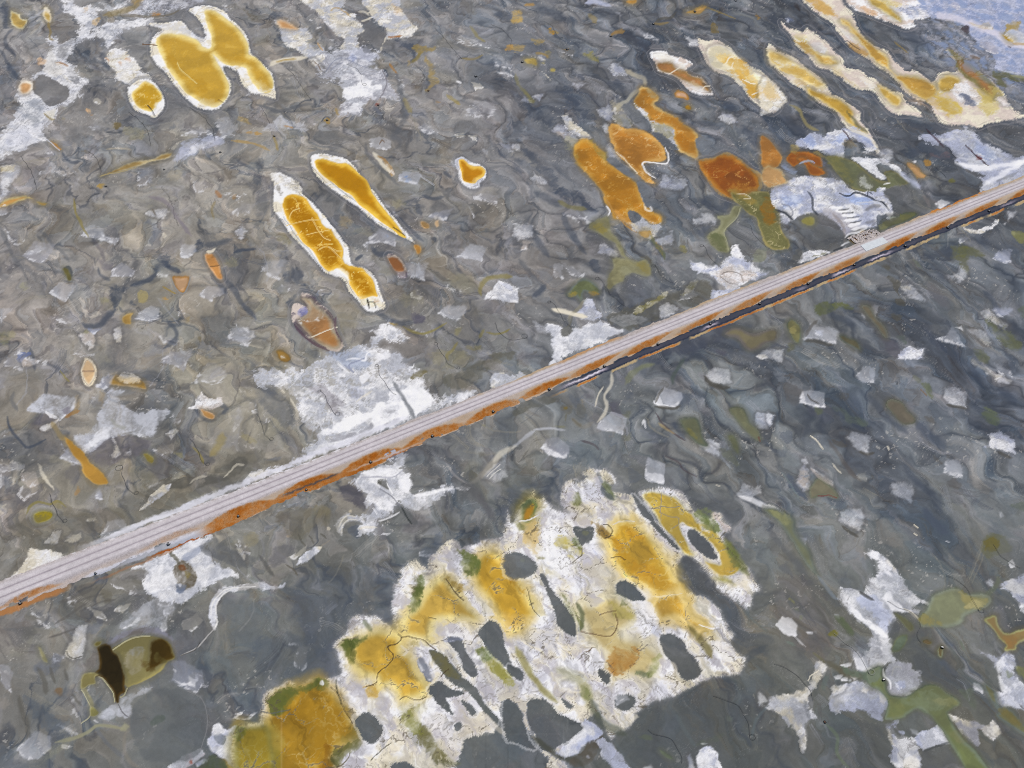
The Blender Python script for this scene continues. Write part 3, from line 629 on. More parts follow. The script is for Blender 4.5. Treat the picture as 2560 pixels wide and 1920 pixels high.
paint('''
# ---- pale salt blotches
W 0 0 B a=.7 f=10 k=0 | 1510 1380 1560 1270 1640 1200 1760 1180 1900 1190 1930 1220 1800 1290 1640 1380 1560 1390
W 0 0 W a=.5 f=9 | 1620 1330 1700 1240 1860 1210 1740 1290
W 0 0 w a=.7 f=10 | 1870 1060 1960 1020 2030 1080 2010 1170 1920 1180
W 0 0 w a=.5 f=10 | 1590 1160 1740 1100 1830 1110 1810 1160
W 0 0 w a=.6 | 780 1100 840 1080 860 1110 800 1130
W 0 0 w a=.5 | 370 1490 460 1430 560 1500 600 1540 480 1500
W 0 0 C a=.8 f=3 | 810 850 850 840 880 880 860 910 820 880
W 0 0 e3b98a a=.8 f=2 | 740 940 780 935 790 980 760 980
W 0 0 L a=.5 | 1200 1450 1330 1470 1300 1560 1200 1600
W 0 0 T a=.5 | 1460 1500 1540 1470 1560 1540 1480 1570
W 1 0 w a=.65 f=8 | 70 1110 200 1010 260 1040 440 1080 430 1130 300 1110 140 1130
W 1 0 L a=.6 f=14 | 1830 940 1980 860 2080 880 2020 1000 1860 980
W 1 0 w a=.6 f=5 | 1400 1110 1460 1060 1560 1140 1500 1150
W 1 0 w a=.8 f=3 | 1000 1210 1060 1180 1160 1220 1150 1280 1060 1290 1000 1270
L 1 0 7a685a w=3 a=.9 | 1070 1250 1090 1210 1110 1230
W 1 0 c0c6d8 a=.85 f=3 | 1230 1570 1280 1490 1400 1500 1420 1520 1390 1590 1300 1570
E 1 0 6a84b4 a=.8 f=6 | 1320 1550 34 25
W 1 0 B a=.6 | 2110 1240 2212 1250 2212 1310 2150 1300
W 1 0 w a=.5 | 2060 500 2140 520 2212 560 2200 600 2080 570
W 1 0 W a=.6 f=4 | 2070 620 2180 615 2212 660 2150 650
W 1 0 w a=.35 f=8 n=9 | 1740 340 1800 300 1960 370 1990 400 1860 380
W 1 0 W a=.7 f=2 n=5 | 1730 690 1780 700 1770 720 1740 715
W 1 0 C a=.8 f=2 n=5 | 1860 710 1930 720 1960 760 1900 770
W 1 0 C a=.7 f=2 n=5 | 1720 1160 1790 1150 1800 1180 1740 1190
W 1 0 C a=.7 f=2 n=6 | 1840 1170 1900 1160 1900 1210 1870 1210
W 1 0 W a=.5 f=7 | 1690 1390 1720 1360 1710 1440
S 2 0 B W f=2 | 890 555 940 570 990 630 980 650 900 648 862 620
S 2 0 w B f=4 a=.8 | 530 730 600 710 630 720 570 770
S 2 0 w B f=3 a=.85 | 60 865 110 830 130 840 170 882 140 880
S 2 0 B W f=2 a=.9 | 200 835 270 810 240 868
L 2 0 B w=11 a=.9 | 640 30 720 12 850 50
W 2 0 w a=.5 f=4 | 880 95 930 110 930 125 890 115
S 2 0 W w f=2 | 150 1550 200 1500 290 1555 300 1588 220 1570
S 2 0 W w f=2 | 0 1238 66 1250 60 1300 0 1288
S 2 0 B W f=3 | 1800 1020 1820 980 1900 990 1955 1065 1860 1050
W 2 0 B a=.6 f=5 | 650 1075 700 1040 735 1085
S 2 0 w B f=3 | 1290 1600 1320 1530 1490 1560 1490 1600 1440 1640 1310 1620
W 2 0 w a=.8 f=3 | 2100 1330 2140 1290 2170 1350
W 2 0 C a=.8 f=2 n=4 | 285 650 310 650 335 690 325 700
W 2 0 w a=.5 f=4 n=5 | 720 790 770 790 760 810
W 2 0 w a=.45 f=10 | 980 240 1100 250 1200 290 1240 340 1120 300
W 2 0 L a=.5 f=10 | 100 460 200 455 290 480 260 510 160 490
W 2 0 w a=.5 f=3 n=2 | 410 430 470 450 520 470 515 485 460 470
W 0 1 B a=.8 f=8 | 0 0 80 0 60 60 0 80
W 0 1 w a=.6 f=5 | 0 150 60 130 60 190 0 200
W 0 1 L a=.8 f=3.5 n=3 | 200 550 300 440 470 460 440 520 360 600 300 600
W 0 1 w a=.7 f=5 n=3 | 230 540 310 470 420 480 330 520
W 0 1 w a=.75 f=5 | 710 375 790 300 880 320 900 380 1000 400 980 440 850 400
S 0 1 w W f=2.5 | 1280 190 1340 140 1450 150 1440 180 1410 230 1330 205
L 0 1 6c655c w=5 a=.9 | 1310 150 1350 210
W 0 1 w a=.85 f=3.5 n=3 | 1550 490 1600 450 1680 460 1690 510 1630 560 1570 550
S 0 1 w B f=3 | 2040 350 2090 290 2130 330 2100 380
W 0 1 w a=.85 f=3 n=3 | 440 870 510 785 650 815 610 880 560 945
W 0 1 L a=.85 f=4 n=3 | 985 670 1050 620 1160 680 1130 725 980 720
W 0 1 w a=.9 f=3.5 n=3 | 1175 1090 1220 1040 1300 990 1370 1010 1360 1085 1310 1110
W 0 1 L a=.85 f=3.5 n=3 | 1725 890 1790 820 1920 830 1920 880 1850 905 1830 940
W 0 1 w a=.7 f=4 | 0 1020 110 1010 60 1060 20 1130 0 1130
W 0 1 w a=.8 f=7 | 1970 1250 2060 1170 2140 1170 2200 1240 2130 1320 2050 1290
E 0 1 W a=.8 f=2 | 2130 1190 34 14 40
W 0 1 L a=.85 f=4 n=3 | 1405 1470 1490 1390 1650 1370 1610 1460 1580 1545 1500 1490
W 0 1 L a=.65 f=9 | 0 1500 100 1430 220 1450 180 1530 60 1510
S 0 1 K W f=2 n=5 | 700 1240 750 1220 800 1230 820 1280 800 1340 760 1350 720 1300
W 0 1 9eacd4 a=.8 f=2 | 770 1190 870 1185 815 1230
W 0 1 U a=.7 f=3 | 690 1210 760 1210 750 1230
S 0 1 C W f=2 n=3 | 1000 1180 1040 1170 1052 1230 1040 1290 1000 1290 995 1230
S 0 1 K W f=2 n=6 | 200 1440 280 1425 335 1460 290 1500 210 1510
W 0 1 5868a4 a=.85 f=2 n=6 | 150 1450 190 1400 260 1400 220 1430 190 1480
W 0 1 L a=.5 | 130 1400 160 1340 210 1400
W 0 1 w a=.4 f=8 | 1680 1640 1800 1490 1860 1500 1960 1580 1900 1640
W 0 1 C a=.45 f=4 n=5 | 2140 1250 2180 1230 2190 1260
W 0 1 C a=.5 f=3 n=6 | 1340 500 1380 460 1380 480
W 0 1 C a=.5 f=2 n=6 | 1400 350 1440 360 1430 400 1410 395
W 0 1 w a=.5 f=8 | 1380 680 1440 690 1460 740 1400 730
W 0 1 aaa99f a=.6 f=5 | 1360 680 1400 655 1460 740 1430 770 1370 740
W 0 1 a6a49c a=.6 f=5 | 1370 1230 1440 1180 1460 1250 1420 1310 1390 1280
E 0 1 9a9880 a=.6 f=7 | 200 810 30 25
E 0 1 9a966e a=.5 f=5 | 895 940 38 34
E 0 1 8b876a a=.5 f=5 | 2000 610 55 42 20
E 0 1 95915e a=.4 f=9 | 60 1250 60 50
W 0 1 L a=.5 f=10 | 1990 190 2090 100 2200 110 2150 180
W 1 1 L a=.85 f=5 n=3 | 965 440 1070 320 1150 350 1205 380 1190 460 1100 430
W 1 1 8fa0c4 a=.6 f=5 | 1120 370 1160 380 1130 400
W 1 1 w a=.6 f=8 | 60 680 90 590 240 600 210 690 190 750 120 720
W 1 1 w a=.9 f=4.5 n=3 | 1750 560 1790 530 1850 450 1980 480 1940 605 1860 580
W 1 1 w a=.75 f=5 n=3 | 1290 610 1470 625 1450 690 1450 760 1330 720
W 1 1 L a=.7 f=7 | 1900 50 2000 0 2110 30 2060 100
S 1 1 w W f=2.5 | 2005 915 2060 830 2110 785 2262 822 2252 870 2252 950
W 1 1 B a=.7 f=3 | 2120 790 2212 815 2212 850 2160 830
W 1 1 w a=.85 f=5 | 1590 1050 1650 985 1810 985 1790 1040 1730 1115 1650 1080
W 1 1 B a=.5 f=4 | 1520 210 1600 160 1700 145 1640 230 1570 230
W 1 1 w a=.5 f=2 n=5 | 930 450 970 440 960 500
W 1 1 w a=.5 f=2 n=5 | 1840 130 1900 210 1880 220
W 1 1 a5a292 a=.45 f=14 | 1680 720 1800 700 1850 800 1760 860 1660 830
W 1 1 86816c a=.5 f=10 | 1660 740 1860 720 1900 860 1700 840
E 1 1 9e8c6a a=.5 f=8 | 770 260 70 55
E 1 1 8f8760 a=.4 f=8 | 250 400 50 45
E 1 1 9c9470 a=.4 f=8 | 1240 100 60 40
W 1 1 8a8468 a=.4 f=12 | 1250 880 1400 860 1450 960 1340 1000 1260 960
W 1 1 8e8670 a=.4 f=12 | 700 1080 840 1060 860 1160 760 1170
S 2 1 w W f=3 | 20 370 30 280 110 270 178 292 160 380 60 405
W 2 1 K a=.8 f=3 | 80 500 100 430 158 432 120 490
S 2 1 B W f=3 | 730 530 780 450 850 480 920 530 900 560 820 530
S 2 1 w B f=3.5 | 1240 430 1300 370 1380 350 1400 410 1380 450 1290 450
S 2 1 w W f=3 | 1570 265 1640 190 1720 190 1760 230 1750 285 1660 265
W 2 1 w a=.55 f=6 | 350 720 380 620 430 640 430 740
W 2 1 w a=.5 f=10 | 430 600 560 660 620 720 500 720
S 2 1 B w f=4 n=5 | 1900 560 1940 480 1980 540 2010 600 2060 650 2140 690 2220 700 2100 760 1960 740
S 2 1 W w f=3 n=6 m=.6 | 1650 690 1760 690 1860 660 1980 660 2120 700 2100 740 2010 790 1960 830 1880 840 1830 780 1740 720
L 2 1 746c68 w=2.5 a=.7 | 1840 690 1960 720 2010 790
L 2 1 746c68 w=2 a=.6 | 1820 740 1900 790 1980 800
W 2 1 w a=.65 f=6 n=6 | 1550 600 1620 620 1740 640 1760 670 1650 680 1580 640
S 2 1 w B f=4 | 600 1010 640 950 690 940 720 1010 760 1080 700 1100 600 1090 540 1060
W 2 1 T a=.7 f=5 | 840 220 1000 170 1040 190 860 300
S 2 1 B w f=4 a=.8 | 190 1110 300 1140 380 1160 370 1200 300 1220 220 1190
L 2 1 C w=11 a=.9 | 350 1010 440 1030 540 1060 650 1080
W 2 1 w a=.6 f=6 n=8 | 1280 990 1340 970 1420 1000 1380 1050 1290 1080
W 2 1 L a=.6 f=8 n=5 | 450 190 560 180 640 230 560 240
W 2 1 w a=.5 f=8 | 620 180 740 180 760 240 660 260
S 2 1 w W f=3 n=3 | 1710 1580 1760 1530 1860 1540 1880 1640 1780 1645 1700 1640
S 2 1 W w f=3 n=5 | 2130 1430 2200 1360 2272 1370 2342 1360 2320 1470 2250 1450
W 2 1 C a=.7 f=3 n=6 | 2130 1420 2180 1400 2212 1430 2150 1440
W 3 1 W a=.8 f=2 n=5 | 1440 100 1500 70 1560 100 1500 130
S 3 1 W w f=2 n=6 | 270 600 340 530 360 510 430 500 520 510 440 560 330 600
S 3 1 W C f=2 n=6 | 1690 310 1780 330 1880 290 1990 240 1970 290 1870 345 1740 350
W 3 1 w a=.6 f=4 n=7 | 1640 420 1700 380 1740 400 1660 450
S 3 1 w W f=3 n=6 | 2080 190 2150 165 2120 210 2080 240
W 3 1 W a=.8 f=2 n=4 | 2030 270 2060 260 2050 290
W 3 1 w a=.7 f=3 n=5 | 2090 330 2120 340 2170 360 2120 370
S 3 1 W w f=4 n=6 | 1550 720 1640 700 1680 650 1720 690 1690 760 1650 790 1620 760
W 3 1 B a=.85 f=6 | 1950 570 2000 510 2090 520 2100 600 2030 610
S 3 1 w C f=4 n=3 | 1160 820 1220 790 1330 890 1350 930 1270 920 1180 870
W 3 1 B a=.85 f=7 | 1930 1010 2000 1010 2100 1010 2070 1060 1990 1070
W 3 1 w a=.8 f=5 | 860 1000 950 990 930 1075 900 1050
W 3 1 w a=.7 f=3 | 810 1050 850 1090 830 1100
S 3 1 w C f=3 n=8 m=.8 | 1860 1050 1930 1030 1980 1090 2070 1140 2040 1170 1950 1120
W 3 1 w a=.75 f=5 n=6 | 1460 1270 1540 1240 1590 1180 1640 1250 1700 1330 1560 1290
W 3 1 W a=.8 f=3 n=4 | 1610 1170 1670 1150 1690 1200
S 3 1 w C f=3 n=8 m=.9 a=.8 | 1730 1200 1850 1210 1920 1290 1900 1310 1820 1270
W 3 1 w a=.85 f=7 n=3 | 320 1275 380 1150 440 1150 560 1180 600 1200 570 1300 480 1290 400 1270
E 3 1 d5dcf0 a=.8 f=9 | 445 1220 30 26
S 3 1 B W f=4 n=4 | 1120 1445 1190 1340 1350 1350 1340 1440 1230 1440
W 3 1 w a=.85 f=7 n=4 | 770 1590 820 1520 910 1530 910 1640 820 1650
S 3 1 C w f=3 n=6 | 1970 1600 2020 1580 2100 1640 2090 1655 1990 1645
W 3 1 C a=.55 f=8 n=9 | 1740 1440 1860 1500 2000 1590 1960 1620 1820 1540
W 3 1 w a=.6 f=7 n=6 | 1960 1490 2080 1530 2100 1580 2000 1560
W 0 2 w a=.9 f=3.5 n=4 | 235 235 300 150 370 90 480 100 640 98 668 150 645 210 580 250 535 302 480 270 390 250
W 0 2 W a=.75 f=3 n=4 | 380 220 460 260 530 290 590 220 650 130 640 200 560 270 520 305 440 280
W 0 2 76727a a=.8 f=3 | 535 215 580 195 620 205 590 245 550 250
W 0 2 w a=.8 f=8 n=6 | 880 170 960 60 1070 60 1030 120 1100 200 1200 260 1380 220 1480 240 1400 320 1350 400 1310 465 1160 440 1040 440 900 490 790 600 740 600 680 530 640 450 760 430 830 340 850 290
W 0 2 W a=.8 f=8 n=5 | 860 410 940 400 960 440 860 500 780 560 730 600 700 560 800 470
W 0 2 W a=.6 f=6 | 1160 430 1240 440 1300 470 1220 460
L 0 2 9a9a92 w=8 a=.7 | 960 300 1000 350 1060 380 1090 370
W 0 2 L a=.6 f=8 | 640 540 720 480 760 540 720 600
W 0 2 B a=.85 f=4 n=3 | 520 640 590 555 640 620 696 695 600 670
E 0 2 B a=.7 f=5 | 860 968 30 32
W 0 2 w a=.6 f=8 | 0 710 120 690 190 710 210 740 100 750 0 770
W 0 2 L a=.4 f=10 | 0 760 100 770 80 860 0 900
W 0 2 W a=.6 f=3 n=6 | 0 740 40 735 30 760 0 765
W 0 2 a39a90 a=.7 f=4 | 160 950 200 890 260 850 330 870 310 930 210 1005
W 0 2 K a=.6 f=2 n=9 | 190 770 300 780 320 850 260 880 200 830
S 0 2 K W f=2.5 n=5 | 1655 210 1700 190 1700 110 1750 80 1800 130 1900 130 1912 180 1840 210 1740 222
S 0 2 C W f=1.5 n=7 m=.9 k=.5 | 360 390 400 350 500 305 440 380 400 412
S 0 2 C W f=1.5 n=7 m=.9 | 960 440 1000 500 1040 600 1000 625 960 620 990 560
S 0 2 C W f=1.5 n=6 m=.9 | 1080 610 1120 570 1140 600 1120 625
S 0 2 C W f=1.5 n=6 m=.9 | 1435 430 1500 398 1545 408 1500 450 1480 472
L 0 2 C w=8 a=.7 n=6 | 320 690 380 800 440 880 460 920
W 0 2 a49e94 a=.6 f=8 | 1320 540 1400 560 1480 580 1440 610 1360 600
W 0 2 w a=.4 f=8 | 660 100 700 70 740 60 740 80
W 0 2 9c97a0 a=.4 f=6 | 780 90 840 100 820 130 790 120
W 0 2 958d70 a=.35 f=12 | 1120 730 1260 740 1360 800 1260 900 1160 800
W 0 2 999280 a=.4 f=12 | 1900 340 2060 320 2040 440 1940 420
W 2 2 w a=.97 f=3 n=2.5 | 1235 160 1268 75 1320 35 1450 80 1455 130 1400 200 1290 185
W 2 2 W a=.8 f=3 n=5 | 1240 160 1270 90 1290 140 1300 180 1400 195 1390 200 1290 190
W 2 2 c8cad2 a=.96 f=3 n=3 | 735 380 780 320 840 280 860 255 900 260 985 290 950 430 880 405
W 2 2 L a=.93 f=5 n=3 | 270 560 300 470 400 470 490 540 480 600 430 635 340 610
W 2 2 W a=.6 f=3 n=6 | 270 560 300 480 310 560 400 600 440 630 340 615
W 2 2 c5c8d4 a=.95 f=3 n=4 | 1145 800 1180 650 1250 670 1312 700 1300 855 1240 840 1190 840
W 2 2 W a=.7 f=3 n=5 | 1145 800 1180 770 1300 800 1300 855 1240 840
S 2 2 w W f=3 n=5 | 1660 460 1720 470 1800 520 1780 560 1700 520
S 2 2 w W f=3 n=6 | 1630 540 1700 540 1790 590 1780 620 1700 590
S 2 2 w W f=3 n=5 a=.9 | 1960 960 2000 870 2060 900 2150 880 2160 940 2100 960 2060 1000
L 2 2 W w=11 a=.75 n=4 | 1960 970 2060 1000 2180 1060 2212 1080
S 2 2 w B f=3 n=5 | 2110 320 2130 260 2212 260 2252 280 2232 340 2212 380 2150 380
L 2 2 W w=5 a=.7 n=3 | 1130 350 1140 310 1160 380
L 2 2 C w=9 a=.75 n=2 t=1 | 860 -100 860 0 800 100 820 180 800 260 740 330
L 2 2 C w=5 a=.7 n=2 | 790 20 740 100 720 200
L 2 2 w w=9 a=.6 | 200 410 100 470 0 550
L 2 2 w w=6 a=.6 | 190 400 300 385 460 400
L 2 2 8b8579 w=12 a=.5 | 700 330 620 370 560 340 520 300
W 3 2 c6c8d0 a=.95 f=4 n=4 | 280 160 310 80 420 60 475 80 485 190 380 180
W 3 2 W a=.6 f=3 n=7 | 285 165 310 100 340 170 440 180 480 195 380 190
L 3 2 5c5c5c w=4 a=.8 | 340 80 370 130 440 170
S 3 2 W w f=2.5 n=3 | 1515 110 1545 45 1600 35 1710 80 1705 205 1580 170
S 3 2 w W f=3.5 n=4 a=.95 | 700 470 740 425 860 450 880 480 860 605 790 570 740 540
S 3 2 B W f=5 n=6 a=.9 | 1890 540 1930 440 2000 420 2110 500 2120 585 2020 570
W 3 2 w a=.8 f=8 n=6 | 1530 760 1540 680 1620 650 1690 720 1670 795
S 3 2 w W f=4 n=6 | 1065 960 1090 880 1180 860 1250 920 1225 1025 1160 990
S 3 2 w W f=3.5 n=5 | 630 1175 640 1110 700 1080 800 1080 820 1180 780 1255 700 1220
S 3 2 W w f=2 n=5 | 290 650 330 640 350 680 320 700
S 3 2 K B f=3 n=8 m=.8 | 260 740 320 700 350 800 350 900 300 910 250 850
S 3 2 K W f=3 n=7 m=.7 a=.8 | 380 730 470 780 550 850 560 890 480 830
S 3 2 C w f=2 n=7 | 880 1440 950 1460 1040 1520 1100 1590 1110 1650 1060 1600 1000 1550 900 1500
W 3 2 B a=.8 f=6 | 960 1659 1030 1580 1110 1600 1120 1659
W 3 2 w a=.5 f=3 n=4 | 1390 1300 1500 1340 1580 1370 1500 1350
S 3 2 B W f=2 n=4 | 0 270 50 280 20 350 0 380
W 3 2 w a=.55 f=3 n=6 | 1950 1080 2010 1090 2050 1140 2000 1160
W 3 2 w a=.6 f=2 n=4 | 1200 350 1270 340 1270 370 1220 370
W 3 2 W a=.6 f=2 n=5 | 2080 1540 2110 1520 2130 1580 2090 1590
W 3 2 B a=.7 f=4 | 270 1320 330 1340 320 1380 280 1350
W 3 2 C a=.35 f=5 n=8 | 760 780 840 760 850 840 780 830
W 3 2 8b8680 a=.4 f=14 | 900 1240 1080 1180 1240 1240 1280 1340 1060 1400 920 1340
W 3 2 908a82 a=.4 f=14 | 740 1380 840 1400 820 1480 760 1450
L 3 2 C w=4 a=.8 n=3 | 365 450 430 500 480 570
L 3 2 C w=5 a=.7 n=5 | 560 680 600 740 640 770
L 3 2 C w=4 a=.7 | 1030 530 1050 570
L 3 2 C w=2 a=.8 | 1260 1220 1300 1250
L 3 2 C w=2 a=.8 | 1255 1290 1290 1310
''')
